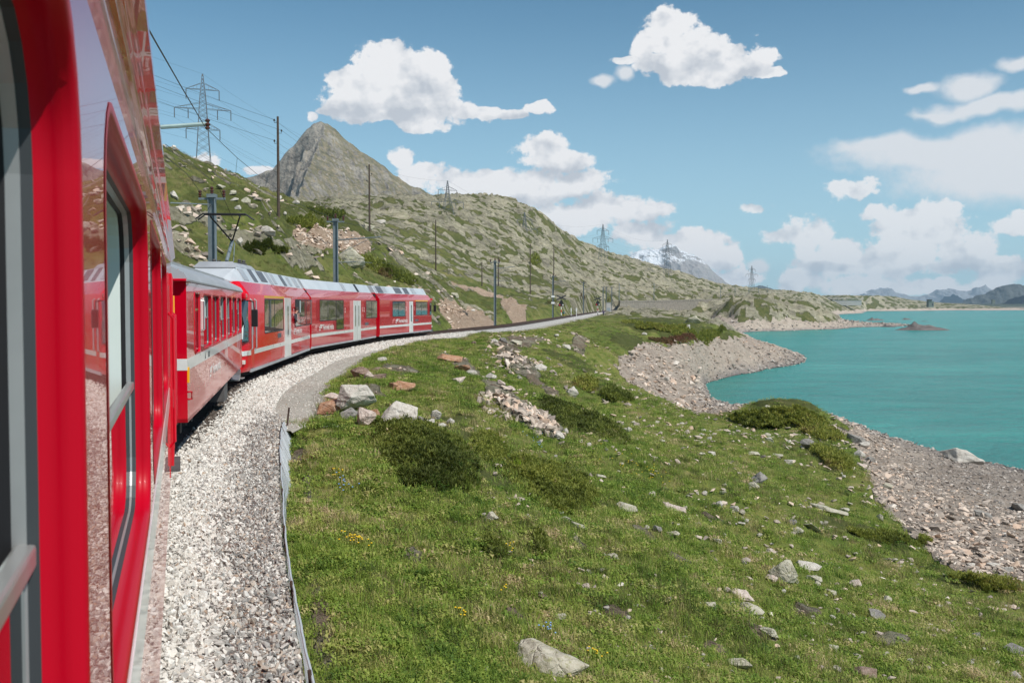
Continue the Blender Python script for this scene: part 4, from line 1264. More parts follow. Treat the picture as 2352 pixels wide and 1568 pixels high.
def unit_door(c, y0, y1, double, z0=0.30, z1=2.74):
    d = MB(); d.box(HW-0.02, HW+0.010, y0, y1, z0, z1)
    o = d.build('door', M['stripe'], c, bevel=0.006)
    ym = (y0+y1)/2
    spots = [(y0+0.28*(y1-y0)-0.09, y0+0.28*(y1-y0)+0.11), (y1-0.28*(y1-y0)-0.11, y1-0.28*(y1-y0)+0.09)] if double else [(ym-0.12, ym+0.16)]
    for a, b in spots:
        g = MB(); L_ = rrect(a, b, 1.10, 2.42, 0.08)
        g.prism(L_, 'x', HW+0.006, HW+0.014); g.build('door_pane', M['glass_dark'], o)
    if double:
        g = MB(); g.box(HW+0.009, HW+0.013, ym-0.012, ym+0.012, z0+0.02, z1-0.02); g.build('door_joint', M['rubber'], o)
    return o

def unit_trim(c, L, gaps, letter=None, nums=(), y0=0.0, vents=(), hatches=()):
    st = MB()
    y = y0
    for a, b in list(gaps)+[(L, L)]:
        if a > y: st.box(HW-0.002, HW+0.005, y, a, PZ['stripe0'], PZ['stripe1'])
        y = b
    st.build('white_stripe', M['stripe'], c)
    g = MB(); g.box(HW-0.05, HW+0.003, 1.4 if y0 else 0.05, L-0.05, 0.20, 0.30); g.build('skirt_edge', M['roof_grey'], c)
    if letter:
        ly, lz, ls = letter
        emblem(c, HW+0.005, ly, lz, ls*0.72, M['stripe'])
        lettering(c, 'Ferrovia retica', HW+0.005, ly+ls*2.15, lz+0.01, ls, M['stripe'], squeeze=1.0)
    for (yy, zz, tx) in nums:
        lettering(c, tx, HW+0.005, yy, zz, 0.42, M['stripe'], name='class_number', shear=0.0)
    for (a, b, z0, z1) in vents:
        v = MB(); v.box(HW-0.01, HW+0.006, a, b, z0, z1)
        for k in range(4): v.box(HW+0.004, HW+0.012, a+0.02, b-0.02, z0+0.02+k*(z1-z0-0.03)/4, z0+0.03+k*(z1-z0-0.03)/4)
        v.build('side_vent', M['grille'], c)
    for (a, b, z0, z1) in hatches:
        h = MB(); ring(h, [(HW+0.0015, rrect(a, b, z0, z1, 0.03)), (HW+0.006, rrect(a+0.012, b-0.012, z0+0.012, z1-0.012, 0.03)), (HW+0.006, rrect(a+0.025, b-0.025, z0+0.025, z1-0.025, 0.03)), (HW+0.0015, rrect(a+0.035, b-0.035, z0+0.035, z1-0.035, 0.03))])
        h.build('service_hatch', M['paint_rail'], c)
    u = MB(); u.box(-1.0, 1.0, 0.7, L-0.7, 0.22, 0.36)
    u.build('underframe', M['under'], c)

def pantograph(c, y, zr):
    """dark Z shaped pantograph raised to the wire"""
    base = MB(); base.box(-0.55, 0.55, y-0.5, y+0.5, zr, zr+0.07)
    for sx in (-0.45, 0.45):
        for sy in (-0.4, 0.4): base.lathe([(0.05, zr+0.07), (0.08, zr+0.1), (0.05, zr+0.13), (0.08, zr+0.16), (0.05, zr+0.2)], (sx, y+sy, 0), 8)
    p = base.build('pantograph', M['under_grey'], c)
    a = MB(); a.tube([(0, y-0.45, zr+0.12), (0.0, y+0.62, zr+0.92)], 0.065, 8); a.build('lower_arm', M['mast_grey'], p, smooth=True)
    a = MB(); a.tube([(0.1, y+0.30, zr+0.15), (0.08, y+0.66, zr+0.85)], 0.018, 6); a.build('thrust_rod', M['mast_grey'], p)
    a = MB()
    a.tube([(0.0, y+0.60, zr+0.90), (-0.52, y-0.62, zr+1.72)], 0.03, 8); a.tube([(0.0, y+0.60, zr+0.90), (0.52, y-0.62, zr+1.72)], 0.03, 8)
    a.tube([(-0.3, y+0.05, zr+1.28), (0.3, y+0.05, zr+1.28)], 0.018, 6)
    a.build('upper_arm', M['black'], p, smooth=True)
    a = MB()
    for dy in (-0.2, 0.2):
        a.tube([(-1.0, y-0.62+dy, zr+1.62), (-0.75, y-0.62+dy, zr+1.80), (0.75, y-0.62+dy, zr+1.80), (1.0, y-0.62+dy, zr+1.62)], 0.028, 8)
    a.tube([(-0.52, y-0.85, zr+1.74), (-0.52, y-0.4, zr+1.74)], 0.02, 6); a.tube([(0.52, y-0.85, zr+1.74), (0.52, y-0.4, zr+1.74)], 0.02, 6)
    a.build('collector_head', M['black'], p, smooth=True)

def wall_y(i, px):
    """where along car i's right side the sight line of a measured photo column lands (source pixels)"""
    p0 = car_pt(i, 0, HW); t = hd(CARS[i][1])
    r = (px-1920)/3733.3
    return (r*p0.y-p0.x)/(t.x-r*t.y)

def build_unit():
    # first car, cab towards the camera
    c = car_thing('railcar', 2, 'modern red railcar whose cab with mirror faces the older coach')
    L = CARS[2][2]; Y = lambda px: wall_y(2, px)
    unit_body(c, L, nose='near')
    # roof: equipment hood over the cab end, then the flat canted roof
    unit_roof(c, L, 1.0, L-0.12, [(Y(958), Y(975), .12, .86, 'roof_grey'), (Y(993), Y(1006), .1, .93, 'grille'), (Y(1021), Y(1042), .18, .93, 'grille'), (Y(1050), Y(1060), .05, .95, 'roof_grey'), (Y(1066), Y(1076), .15, .9, 'roof_grey'),
                                (Y(1098), Y(1108), .08, .95, 'grille'), (Y(1120), Y(1128), .15, .85, 'roof_grey'), (Y(1140), Y(1152), .1, .9, 'roof_grey')], 'near')
    h = MB()
    h.add([(-0.70,2.2,3.78),(0.70,2.2,3.78),(0.55,2.4,3.95),(-0.55,2.4,3.95),(-0.70,6.2,3.78),(0.70,6.2,3.78),(0.55,6.0,3.95),(-0.55,6.0,3.95)], [(0,1,2,3),(4,5,6,7),(0,1,5,4),(1,2,6,5),(2,3,7,6),(3,0,4,7)])
    h.build('roof_hood', M['roof_grey'], c, bevel=0.03)
    pantograph(c, 4.6, 3.93)
    # cab glazing: raked windscreen wrapping round the corner
    def nose_x(y): return HW*np.interp(y, [0.0, 0.16, 0.55, 1.15], [0.62, 0.80, 0.93, 1.0])
    def nose_pt(y, z, out=0.012):
        yy = y + max(0, z-1.25)*0.55*(1-y/1.15)
        return (nose_x(y)+out, yy-out, z)
    w = MB()
    zb, zt = 1.28, 2.62
    for a, b in ((0.0, 0.16), (0.16, 0.55), (0.55, 0.98)):
        za = zt if b < 0.9 else zt
        w.add([nose_pt(a, zb), nose_pt(b, zb), nose_pt(b, zt), nose_pt(a, zt)], [(0,1,2,3)])
    w.add([(-0.83, -0.014, zb), (0.83, -0.014, zb), (0.83, -0.014+(zt-1.25)*.55, zt), (-0.83, -0.014+(zt-1.25)*.55, zt)], [(0,1,2,3)])
    ws = w.build('windscreen', M['glass_dark'], c)
    a = MB()
    a.tube([nose_pt(0.95, zb-0.02, .02), nose_pt(0.55, zb-0.02, .02), nose_pt(0.16, zb-0.02, .02), nose_pt(0.0, zb-0.02, .02)], 0.03, 6)
    a.tube([nose_pt(0.16, zb, .02), nose_pt(0.16, zt, .02)], 0.022, 6)
    a.build('windscreen_frame', M['black'], ws)
    a = MB(); a.add([nose_pt(0.2, 1.35, .016), nose_pt(0.50, 1.35, .016), nose_pt(0.50, 2.2, .016), nose_pt(0.2, 2.2, .016)], [(0,1,2,3)]); a.build('pale_reflection', M['mint'], ws)  # pale quad paints a reflection on the dark windscreen
    a = MB()
    a.box(0.3, HW*0.93+0.09, 0.55, 0.95, 2.66, 2.86)
    a.build('cab_hood', M['paint_rail'], c, bevel=0.06)
    a = MB(); a.tube([(HW*0.96, 0.95, 2.62), (HW+0.2, 0.8, 2.58), (HW+0.24, 0.78, 2.3)], 0.02, 6); a.box(HW+0.14, HW+0.34, 0.74, 0.84, 1.75, 2.32)
    a.build('wing_mirror', M['black'], c, bevel=0.02)
    # cab door with its two rails
    d = MB(); d.box(HW-0.02, HW+0.006, 1.42, 2.02, 0.36, 2.66); dr = d.build('cab_door', M['paint_rail'], c, bevel=0.006)
    a = MB(); a.prism(rrect(1.50, 1.94, 1.45, 2.55, 0.06), 'x', HW+0.003, HW+0.010); a.build('door_pane', M['glass_dark'], dr)
    for yy in (1.32, 2.14):
        a = MB(); a.tube([(HW, yy, 0.95), (HW+0.06, yy, 1.0), (HW+0.06, yy, 2.62), (HW, yy, 2.68)], 0.025, 8); a.build('grab_rail', M['alu'], c, smooth=True)
    unit_window(c, Y(992), Y(1063), 1.42, 2.70, [Y(1030)])
    a = MB(); a.box(HW-0.002, HW+0.006, Y(992), Y(1066), 2.72, 2.81); a.build('first_class_stripe', M['yellow'], c)
    unit_door(c, Y(1067), Y(1091), False, 0.28, 2.76)
    unit_window(c, Y(1107), Y(1169), 1.47, 2.72, [Y(1128), Y(1149)], open_pane=0)
    unit_trim(c, L, [(Y(1067), Y(1091))], (Y(1101), 1.17, 0.34), [(Y(1069)-0.55, 2.0, '1'), (Y(1102)-0.1, 2.0, '2')], y0=0.9, vents=[(Y(1041), Y(1054), 1.16, 1.34)], hatches=[(Y(1012), Y(1056), 0.32, 0.74), (Y(1094), Y(1128), 0.34, 0.72)])
    a = MB()
    a.add([nose_pt(0.0, PZ['stripe0'], .004), nose_pt(0.16, PZ['stripe0'], .004), nose_pt(0.55, PZ['stripe0'], .004), nose_pt(1.0, PZ['stripe0'], .004),
           nose_pt(1.0, PZ['stripe1'], .004), nose_pt(0.55, PZ['stripe1'], .004), nose_pt(0.16, PZ['stripe1'], .004), nose_pt(0.0, PZ['stripe1'], .004)], [(0,1,6,7),(1,2,5,6),(2,3,4,5)])
    a.build('nose_stripe', M['stripe'], c)
    a = MB(); a.box(HW*0.9-0.02, HW*0.9+0.10, 0.42, 0.62, 0.52, 0.66); a.build('headlight', M['lamp_glass'], c, bevel=0.02)
    # snow plough below the cab
    a = MB()
    pr = [(-0.62, 0.10), (-0.50, 0.12), (-0.40, 0.24), (-0.36, 0.42), (-0.30, 0.42), (-0.33, 0.22), (-0.45, 0.06), (-0.62, 0.06)]
    a.prism(pr, 'x', -1.22, 1.30)
    a.build('snow_plough', M['plough'], c)
    a = MB(); a.box(0.85, 1.28, 0.02, 0.5, 0.07, 0.10); a.box(0.9, 1.0, -0.3, 0.3, 0.1, 0.3); a.build('footstep', M['alu'], c)
    bogie(c, 2.7, 1.0, 0.36); bogie(c, L-2.4, 1.0, 0.36)
    a = MB(); a.box(-0.9, 0.9, L+0.02, L+1.05, 0.5, 3.1)
    for k in range(9): a.box(-1.05, 1.05, L+0.06+k*0.115, L+0.13+k*0.115, 0.42, 3.2)
    a.build('gangway_bellows', M['rubber'], c)

    # middle car
    c = car_thing('railcar', 3, 'middle red railcar with double white doors and a tall low-reaching pane')
    L = CARS[3][2]; Y = lambda px: wall_y(3, px)
    unit_body(c, L)
    unit_roof(c, L, 0.08, L-0.08, [(Y(1311), Y(1321), .12, .92, 'roof_grey'), (Y(1360), Y(1367), .05, .95, 'black')])
    unit_window(c, Y(1199), Y(1260.5), 1.58, 2.74, [Y(1230)])
    unit_window(c, Y(1261), Y(1289), 1.02, 2.74, [])
    unit_door(c, Y(1325), Y(1353), True, 0.26, 2.72)
    unit_window(c, Y(1373), Y(1414), 1.55, 2.74, [Y(1394)])
    unit_trim(c, L, [(Y(1325), Y(1353))], (Y(1196), 1.10, 0.42), [(Y(1293), 2.0, '2'), (Y(1366)-0.1, 2.0, '2')], vents=[(Y(1369), Y(1382), 1.12, 1.30)])
    bogie(c, 1.9, 1.0, 0.36); bogie(c, L-1.9, 1.0, 0.36)
    a = MB(); a.box(-0.9, 0.9, L+0.02, L+1.3, 0.5, 3.1)
    for k in range(9): a.box(-1.05, 1.05, L+0.08+k*0.14, L+0.16+k*0.14, 0.42, 3.2)
    a.build('gangway_bellows', M['rubber'], c)

    # last car in view (front of the train)
    c = car_thing('railcar', 4, 'red railcar at the far head of the train, yellow stripe over its last window')
    L = CARS[4][2]; Y = lambda px: wall_y(4, px)
    unit_body(c, L, nose='far')
    unit_roof(c, L, 0.08, L-0.45, [(Y(1414)+1.0, Y(1435), .15, .85, 'roof_grey'), (Y(1437), Y(1457), .08, .93, 'grille'), (Y(1459), Y(1472), .15, .9, 'roof_grey'), (Y(1502), Y(1526), .12, .9, 'grille'), (Y(1536), Y(1552), .08, .93, 'grille'), (Y(1564), Y(1578), .15, .9, 'roof_grey')], 'far')
    unit_window(c, Y(1472), Y(1520), 1.55, 2.72, [Y(1495)])
    unit_door(c, Y(1535), Y(1549), False, 0.28, 2.72)
    unit_window(c, Y(1559), Y(1603), 1.58, 2.70, [Y(1580)])
    a = MB(); a.box(HW-0.002, HW+0.006, Y(1559), Y(1604), 2.72, 2.82); a.build('first_class_stripe', M['yellow'], c)
    unit_window(c, Y(1612)-0.1, L-0.80, 1.55, 2.66, [])
    unit_trim(c, L-0.75, [(Y(1535), Y(1549))], (Y(1483), 1.08, 0.42), [(Y(1523)-0.1, 2.0, '2'), (Y(1553)-0.1, 2.0, '1')], vents=[(Y(1557), Y(1569), 1.12, 1.28)])
    a = MB(); a.tube([(HW*0.95, L-0.6, 2.7), (HW+0.22, L-0.5, 2.66), (HW+0.24, L-0.5, 2.4)], 0.02, 6); a.box(HW+0.12, HW+0.34, L-0.55, L-0.45, 1.85, 2.42); a.build('wing_mirror', M['black'], c, bevel=0.02)
    a = MB(); a.box(HW*0.8, HW*0.93+0.06, L-0.42, L-0.1, 2.84, 2.98); a.build('cab_hood', M['paint_rail'], c, bevel=0.04)
    a = MB(); a.box(HW*0.75, HW*0.9+0.02, L-0.2, L+0.03, 0.50, 0.66); a.build('headlight', M['lamp_glass'], c, bevel=0.02)
    a = MB(); a.prism([(L-0.3, 0.42), (L+0.25, 0.30), (L+0.32, 0.08), (L-0.3, 0.08)], 'x', -1.2, 1.2); a.build('snow_plough', M['under_grey'], c)
    bogie(c, 2.2, 1.0, 0.36); bogie(c, L-2.7, 1.0, 0.36)
# ------------------------------------------------------------------ loose stones in numpy
def hull_variants(n, npts, flat, seed):
    out = []
    rr = np.random.default_rng(seed)
    for i in range(n):
        bm = bmesh.new()
        p = rr.normal(size=(npts, 3)); p /= np.linalg.norm(p, axis=1)[:, None]
        p *= rr.uniform(0.75, 1.05, (npts, 1))
        p *= np.array([1.0, rr.uniform(0.6, 0.95), rr.uniform(flat*0.7, flat*1.2)])
        vs = [bm.verts.new(q) for q in p]
        g = bmesh.ops.convex_hull(bm, input=vs)
        bmesh.ops.delete(bm, geom=[e for e in g['geom_interior'] if isinstance(e, bmesh.types.BMVert)], context='VERTS')
        bmesh.ops.triangulate(bm, faces=bm.faces)
        bmesh.ops.recalc_face_normals(bm, faces=bm.faces)
        bm.verts.ensure_lookup_table(); bm.verts.index_update()
        out.append((np.array([v.co[:] for v in bm.verts]), np.array([[v.index for v in f.verts] for f in bm.faces])))
        bm.free()
    return out
PEB = hull_variants(8, 9, 0.65, 5)
SLAB = hull_variants(8, 10, 0.42, 6)

def rot_mats(n, rng, tilt=math.pi):
    a = rng.uniform(0, 2*math.pi, n); b = rng.uniform(-tilt, tilt, n); c = rng.uniform(-tilt, tilt, n)
    ca, sa, cb, sb, cc, sc = np.cos(a), np.sin(a), np.cos(b), np.sin(b), np.cos(c), np.sin(c)
    Rm = np.empty((n, 3, 3))
    Rm[:,0,0] = ca*cb; Rm[:,0,1] = ca*sb*sc-sa*cc; Rm[:,0,2] = ca*sb*cc+sa*sc
    Rm[:,1,0] = sa*cb; Rm[:,1,1] = sa*sb*sc+ca*cc; Rm[:,1,2] = sa*sb*cc-ca*sc
    Rm[:,2,0] = -sb;   Rm[:,2,1] = cb*sc;          Rm[:,2,2] = cb*cc
    return Rm
def stone_mass(name, P, S, variants, mat, parent=None, tilt=math.pi, tone=None, rng=RNG, label=None):
    n = len(P)
    Rm = rot_mats(n, rng, tilt)
    which = rng.integers(0, len(variants), n)
    tone = rng.uniform(0, 1, n) if tone is None else tone
    Vs, Fs, Ts = [], [], []; base = 0
    for k, (v, f) in enumerate(variants):
        sel = np.nonzero(which == k)[0]
        if len(sel) == 0: continue
        q = np.einsum('nij,vj->nvi', Rm[sel], v)*S[sel][:, None, None] + P[sel][:, None, :]
        Vs.append(q.reshape(-1, 3))
        Fs.append((f[None]+np.arange(len(sel))[:, None, None]*len(v)+base).reshape(-1, 3))
        Ts.append(np.repeat(tone[sel], len(v)))
        base += len(sel)*len(v)
    me = fast_mesh(name, np.concatenate(Vs), np.concatenate(Fs), [mat], False, {'tone': np.concatenate(Ts)})
    return tag(link_mesh(name, me, parent), kind='stuff', label=label)

# ------------------------------------------------------------------ ballast bed, stones, rails, sleepers
def bed_z(D, e, Y):
    """top of the ballast"""
    w = sstep(22.5, 27, Y)
    zed = -0.40*(1-w) + -0.46*w
    t = np.clip((D-1.35)/(np.maximum(e-1.35, 0.3)), 0, 1)
    s = np.clip((-1.5-D)/1.1, 0, 1)
    z = -0.19 + (zed+0.19)*t**0.9
    return np.where(D < -1.5, -0.19-0.36*s, z)

def build_track():
    # station points every half metre
    ys = np.concatenate([np.arange(-9, 60, 0.35), np.arange(60, 432, 1.4)])
    tx = track_x(ys); cs = track_cos(ys); sn = np.interp(ys, CLY, _hdg)*cs
    e = edge_D(ys)
    fr = np.array([0.0, 0.12, 0.2, 0.3, 0.4, 0.5, 0.6, 0.66, 0.70, 0.74, 0.78, 0.82, 0.86, 0.9, 0.95, 1.0])
    rows = []
    for k, f in enumerate(list(fr)):
        D = -2.6+(e+2.6-0.01)*f
        z = bed_z(D, e, ys) + 0.03*fbm(ys*1.3, D*2.2, 3, 5)*(0 < f < 1)
        rows.append(np.stack([tx+D*cs, ys-D*sn, z], 1))
    rows.append(np.stack([tx+(e-0.008)*cs, ys-(e-0.008)*sn, np.full(len(ys), -1.05)], 1))
    V = np.stack(rows, 1); n, m = V.shape[:2]
    idx = np.arange(n*m).reshape(n, m)
    F = np.stack([idx[:-1,:-1].ravel(), idx[:-1,1:].ravel(), idx[1:,1:].ravel(), idx[1:,:-1].ravel()], 1)
    Dd = np.stack([-2.6+(e+2.6)*f for f in fr]+[e], 1)
    old = sstep(0.46, 0.62, (Dd-1.0)/(e[:,None]-1.0) + 0.25*fbm(ys[:,None]*0.6+Dd*0, Dd*1.0, 3, 8))*(ys[:,None] < 26)
    me = fast_mesh('ballast_bed', V.reshape(-1,3), F, [M['bed']], True, {'old': old.ravel(), 'oily': (sstep(1.45, 1.15, np.abs(Dd))*sstep(14, 22, ys)[:, None]).ravel()})
    bed = tag(link_mesh('ballast_bed', me), kind='structure', label='bed of white railway ballast with older brown stones at its outer edge')
    def place(n, ymin, ymax, dmin, rng, dens=None):
        y = rng.uniform(ymin, ymax, n) if dens is None else ymin+(ymax-ymin)*rng.uniform(0, 1, n)**dens
        ee = edge_D(y)
        D = dmin + (ee-0.02-dmin)*rng.uniform(0, 1, n)
        c = track_cos(y); s = np.interp(y, CLY, _hdg)*c
        X = track_x(y)+D*c; Yy = y-D*s
        return np.stack([X, Yy, bed_z(D, ee, y)], 1), D, ee, y
    # near stones: white fresh ones inside, older brown ones towards the mesh
    rng = np.random.default_rng(21)
    for (n, a, b, s0, s1, dn) in ((17500, 3.5, 15, 0.018, 0.046, 1.25), (13000, 15, 34, 0.026, 0.052, 1.1), (15000, 34, 100, 0.035, 0.068, 1.3)):
        P, D, ee, y = place(n, a, b, 0.92, rng, dn)
        S = rng.uniform(s0, s1, n)*np.where(rng.uniform(size=n) < 0.06, 1.45, 1)
        fr_ = (D-1.0)/(ee-1.0) + 0.09*rng.normal(size=n) + 0.22*fbm(y*0.6, D, 3, 8)
        old = (fr_ > 0.54) & (y < 26)
        S = np.where(old, S*0.78, S)
        P[:,2] += S*0.30
        tone = rng.uniform(0, 1, n)
        dk = (D < 1.22+0.10*rng.normal(size=n)) & ~old & (y > 17+6*rng.uniform(size=n))
        new = ~old & ~dk
        if new.any(): stone_mass('ballast_gravel', P[new], S[new], PEB, M['ballast'], bed, tone=tone[new]**0.7, rng=rng)
        if dk.any(): stone_mass('ballast_gravel', P[dk], S[dk], PEB, M['ballast_dark'], bed, tone=tone[dk], rng=rng)
        if old.any(): stone_mass('ballast_gravel', P[old], S[old], PEB, M['ballast_old'], bed, tone=tone[old], rng=rng)
    # the stones that show largest, one by one
    vm = []
    for k, (v, f) in enumerate(PEB):
        for old in (0, 1):
            for tn in (0.2, 0.55, 0.9):
                vm.append((old, fast_mesh('ballast_stone', v, f, [M['ballast_old'] if old else M['ballast']], False, {'tone': np.full(len(v), tn)})))
    P, D, ee, y = place(300, 5.2, 9.5, 1.4, rng, 1.2)
    for i in range(300):
        old = int((D[i]-1.0)/(ee[i]-1.0) > 0.55)
        ch = [m for o_, m in vm if o_ == old]
        s = rng.uniform(0.042, 0.066)*(0.85 if old else 1)
        o = link_mesh('ballast_stone', ch[rng.integers(len(ch))], bed, (P[i,0], P[i,1], P[i,2]+0.028))
        o.scale = (s, s, s*0.9); o.rotation_euler = tuple(rng.uniform(0, 6.2, 3))
    # rails
    tr = thing('railway_track', (0, 0, 0), 0, 'narrow gauge track running on past the head of the train', 'railway track')
    ys = np.concatenate([np.arange(-8, 120, 1.0), np.arange(120, 436, 3.0)])
    tx = track_x(ys); cs = track_cos(ys); sn = np.interp(ys, CLY, _hdg)*cs
    for off in (-0.53, 0.53):
        sec = [(-0.07, -0.14), (0.07, -0.14), (0.012, -0.105), (0.012, -0.035), (0.034, -0.025), (0.034, 0.0), (-0.034, 0.0), (-0.034, -0.025), (-0.012, -0.035), (-0.012, -0.105)]
        m = len(sec)
        V = np.concatenate([np.stack([tx+(off+d)*cs, ys-(off+d)*sn, np.full(len(ys), z)], 1)[:, None] for d, z in sec], 1)
        n = len(ys); idx = np.arange(n*m).reshape(n, m)
        F = np.stack([idx[:-1].ravel(), np.roll(idx, -1, 1)[:-1].ravel(), np.roll(idx, -1, 1)[1:].ravel(), idx[1:].ravel()], 1)
        link_mesh('rail', fast_mesh('rail', V.reshape(-1,3), F, [M['rust']], False), tr)
    sb = MB(); sb.box(-0.95, 0.95, -0.12, 0.12, -0.22, -0.135)
    s0 = sb.build('sleeper', M['sleeper'], tr, bevel=0.01)
    yy = np.arange(84, 84+0.62*300, 0.62)
    for i, y in enumerate(yy):
        o = s0 if i == 0 else s0.copy()
        if i: COL.objects.link(o); o.parent = tr
        o.location = (float(track_x(y)), float(y), 0); o.rotation_euler = (0, 0, -math.atan(float(np.interp(y, CLY, _hdg))))
    # gravel path along the ballast
    ys = np.arange(22.6, 300, 0.5)
    e = edge_D(ys); tx = track_x(ys); cs = track_cos(ys); sn = np.interp(ys, CLY, _hdg)*cs
    wv = 0.18*fbm(ys/1.3, ys*0, 3, 4) + 0.12*fbm(ys/4, ys*0+9, 2, 4)
    rows = []
    for f in np.linspace(0, 1, 8):
        D = e-0.12+(1.22+wv)*f*np.clip((ys-22)/3.0, 0.25, 1)
        rows.append(np.stack([tx+D*cs, ys-D*sn, -0.455+0.018*fbm(ys*1.1, D*1.6, 3, 2)-0.05*(f > 0.98)-0.02*(f < 0.01)], 1))
    V = np.stack(rows, 1); n, m = V.shape[:2]; idx = np.arange(n*m).reshape(n, m)
    F = np.stack([idx[:-1,:-1].ravel(), idx[:-1,1:].ravel(), idx[1:,1:].ravel(), idx[1:,:-1].ravel()], 1)
    tag(link_mesh('path', fast_mesh('path', V.reshape(-1,3), F, [M['path']], True)), kind='structure', label='trodden gravel footpath beside the ballast')
    P, D, ee, y = place(2600, 23, 60, 0, rng, 1.4)
    D = ee + rng.uniform(-0.1, 1.35, 2600); c = track_cos(y); s = np.interp(y, CLY, _hdg)*c
    P = np.stack([track_x(y)+D*c, y-D*s, np.full(2600, -0.44)], 1)
    stone_mass('path_gravel', P, rng.uniform(0.008, 0.03, 2600), PEB, M['ballast'], None, rng=rng, label='loose pebbles on the footpath')

def build_fence():
    """galvanised chain link along the outer edge of the ballast"""
    f = thing('mesh_fence', (-1.42, 7.1, -0.8), 0, 'low galvanised wire mesh holding the edge of the ballast', 'fence')
    o = Vector(f.location)
    ys = np.arange(1.5, 23.6, 0.06)
    xs = fence_x(ys) + 0.035*fbm(ys*0.5, ys*0, 2, 3) + 0.008*fbm(ys*2.2, ys*0, 2, 9)
    top = -0.34 + 0.03*fbm(ys*0.8, ys*0+4, 3, 6) + 0.05*sstep(20, 23.6, ys)
    hgt = 0.52 + 0.22*sstep(15, 19, ys)
    lean = lambda i: 0.04+0.30*float(sstep(14.5, 19, ys[i]))
    def pt(i, t):
        i = min(max(i, 0), len(ys)-1)
        return Vector((xs[i]+lean(i)*t+0.012*math.sin(i*0.25+t*3)*t, ys[i], top[i]-hgt[i]*t)) - o
    mb = MB()
    N = len(ys); K = 9
    # two families of diagonal wires
    for i in range(-K, N):
        for sg in (1, -1):
            pts = [pt(i+(k if sg == 1 else K-k), k/K) for k in range(K+1) if 0 <= i+(k if sg == 1 else K-k) < N]
            if len(pts) > 1: mb.tube(pts, 0.0042, 3, cap=False)
    link = mb.build('wire_mesh', M['mesh_wire'], f, fix=False); link['kind'] = 'stuff'
    t = MB(); t.tube([pt(i, 0) for i in range(0, N, 3)], 0.012, 6); t.build('top_wire', M['mesh_wire'], f)
    t = MB(); t.tube([pt(i, 0.5) for i in range(0, N, 3)], 0.006, 4); t.build('middle_wire', M['mesh_wire'], f)
    for y in list(np.arange(2.5, 23, 2.5)):
        i = int((y-1.5)/0.06); p = pt(i, 0)
        s = MB(); s.tube([p+Vector((-0.02,0,0.05)), pt(i, 1)+Vector((0,0,-0.15))], 0.016, 6); s.build('stake', M['rust'], f)
    s = MB(); a = Vector((-5.45, 24.0, -0.5))-o; s.bar(a, a+Vector((0.06, 0, 0.5)), 0.09, 0.03); s.build('end_stake', M['rust'], f)

def extra_mats():
    m, t, setp, b, out = material('bed')
    P = t.pos()
    v = t.voro(P, 26, 'F1', 'Color'); d = t.voro(P, 26, 'F1', 'Distance')
    sp = t.new('ShaderNodeSeparateColor'); t.put(sp.inputs[0], v)
    c1 = t.ramp(sp.outputs[0], [(0.0, (0.22, 0.19, 0.165)), (0.25, (0.44, 0.41, 0.37)), (0.6, (0.60, 0.57, 0.53)), (1.0, (0.70, 0.68, 0.64))])
    c2 = t.ramp(sp.outputs[0], [(0.0, (0.10, 0.09, 0.085)), (0.5, (0.24, 0.22, 0.20)), (0.8, (0.30, 0.19, 0.13)), (1.0, (0.42, 0.38, 0.35))])
    c = t.mix(t.attr('old'), c1, c2)
    c = t.mix(t.attr('oily'), c, t.ramp(sp.outputs[0], [(0.0, (0.045, 0.037, 0.031)), (0.6, (0.10, 0.082, 0.068)), (1.0, (0.17, 0.145, 0.125))]))
    x = t.new('ShaderNodeSeparateXYZ'); t.put(x.inputs[0], P)
    setp(Base_Color=c, Roughness=0.95, Specular_IOR_Level=0.2, Normal=t.bump(d, 1.0, -0.05))
    M['bed'] = m
    m, t, setp, b, out = material('path')
    P = t.pos()
    n = t.noise(P, 55, 3, 0.7); n2 = t.noise(P, 1.1, 4, 0.6)
    c = t.ramp(t.math('MULTIPLY_ADD', n, 0.65, t.math('MULTIPLY', n2, 0.35)), [(0.32, (0.20, 0.185, 0.15)), (0.5, (0.37, 0.345, 0.295)), (0.66, (0.50, 0.475, 0.42))])
    c = t.mix(t.math('MULTIPLY', t.step(t.noise(P, 2.2, 5, 0.7), 0.58, 0.72), 0.6), c, (0.14, 0.15, 0.05))
    setp(Base_Color=c, Roughness=0.95, Specular_IOR_Level=0.15, Normal=t.bump(n, 0.6, 0.015))
    M['path'] = m
extra_mats()
# ------------------------------------------------------------------ grass, as real blades on instanced tufts
def tuft_mesh(name, nb, h, spread, w, mat, seed, lean=0.45):
    r = np.random.default_rng(seed)
    V, F = [], []
    for i in range(nb):
        a = r.uniform(0, 2*math.pi); d = spread*math.sqrt(r.uniform())
        x, y = d*math.cos(a), d*math.sin(a)
        hh = h*r.uniform(0.5, 1.15); a2 = r.uniform(0, 2*math.pi); ln = hh*lean*r.uniform(0.2, 1.3)
        dx, dy = math.cos(a2), math.sin(a2); sx, sy = -dy*w*0.5, dx*w*0.5
        b = len(V)
        V += [(x-sx, y-sy, -0.03), (x+sx, y+sy, -0.03), (x+dx*ln*0.4-sx*0.8, y+dy*ln*0.4-sy*0.8, hh*0.6), (x+dx*ln*0.4+sx*0.8, y+dy*ln*0.4+sy*0.8, hh*0.6), (x+dx*ln, y+dy*ln, hh)]
        F += [(b, b+1, b+3), (b, b+3, b+2), (b+2, b+3, b+4)]
    me = fast_mesh(name, V, F, [mat], False)
    return bpy.data.objects.new(name, me)

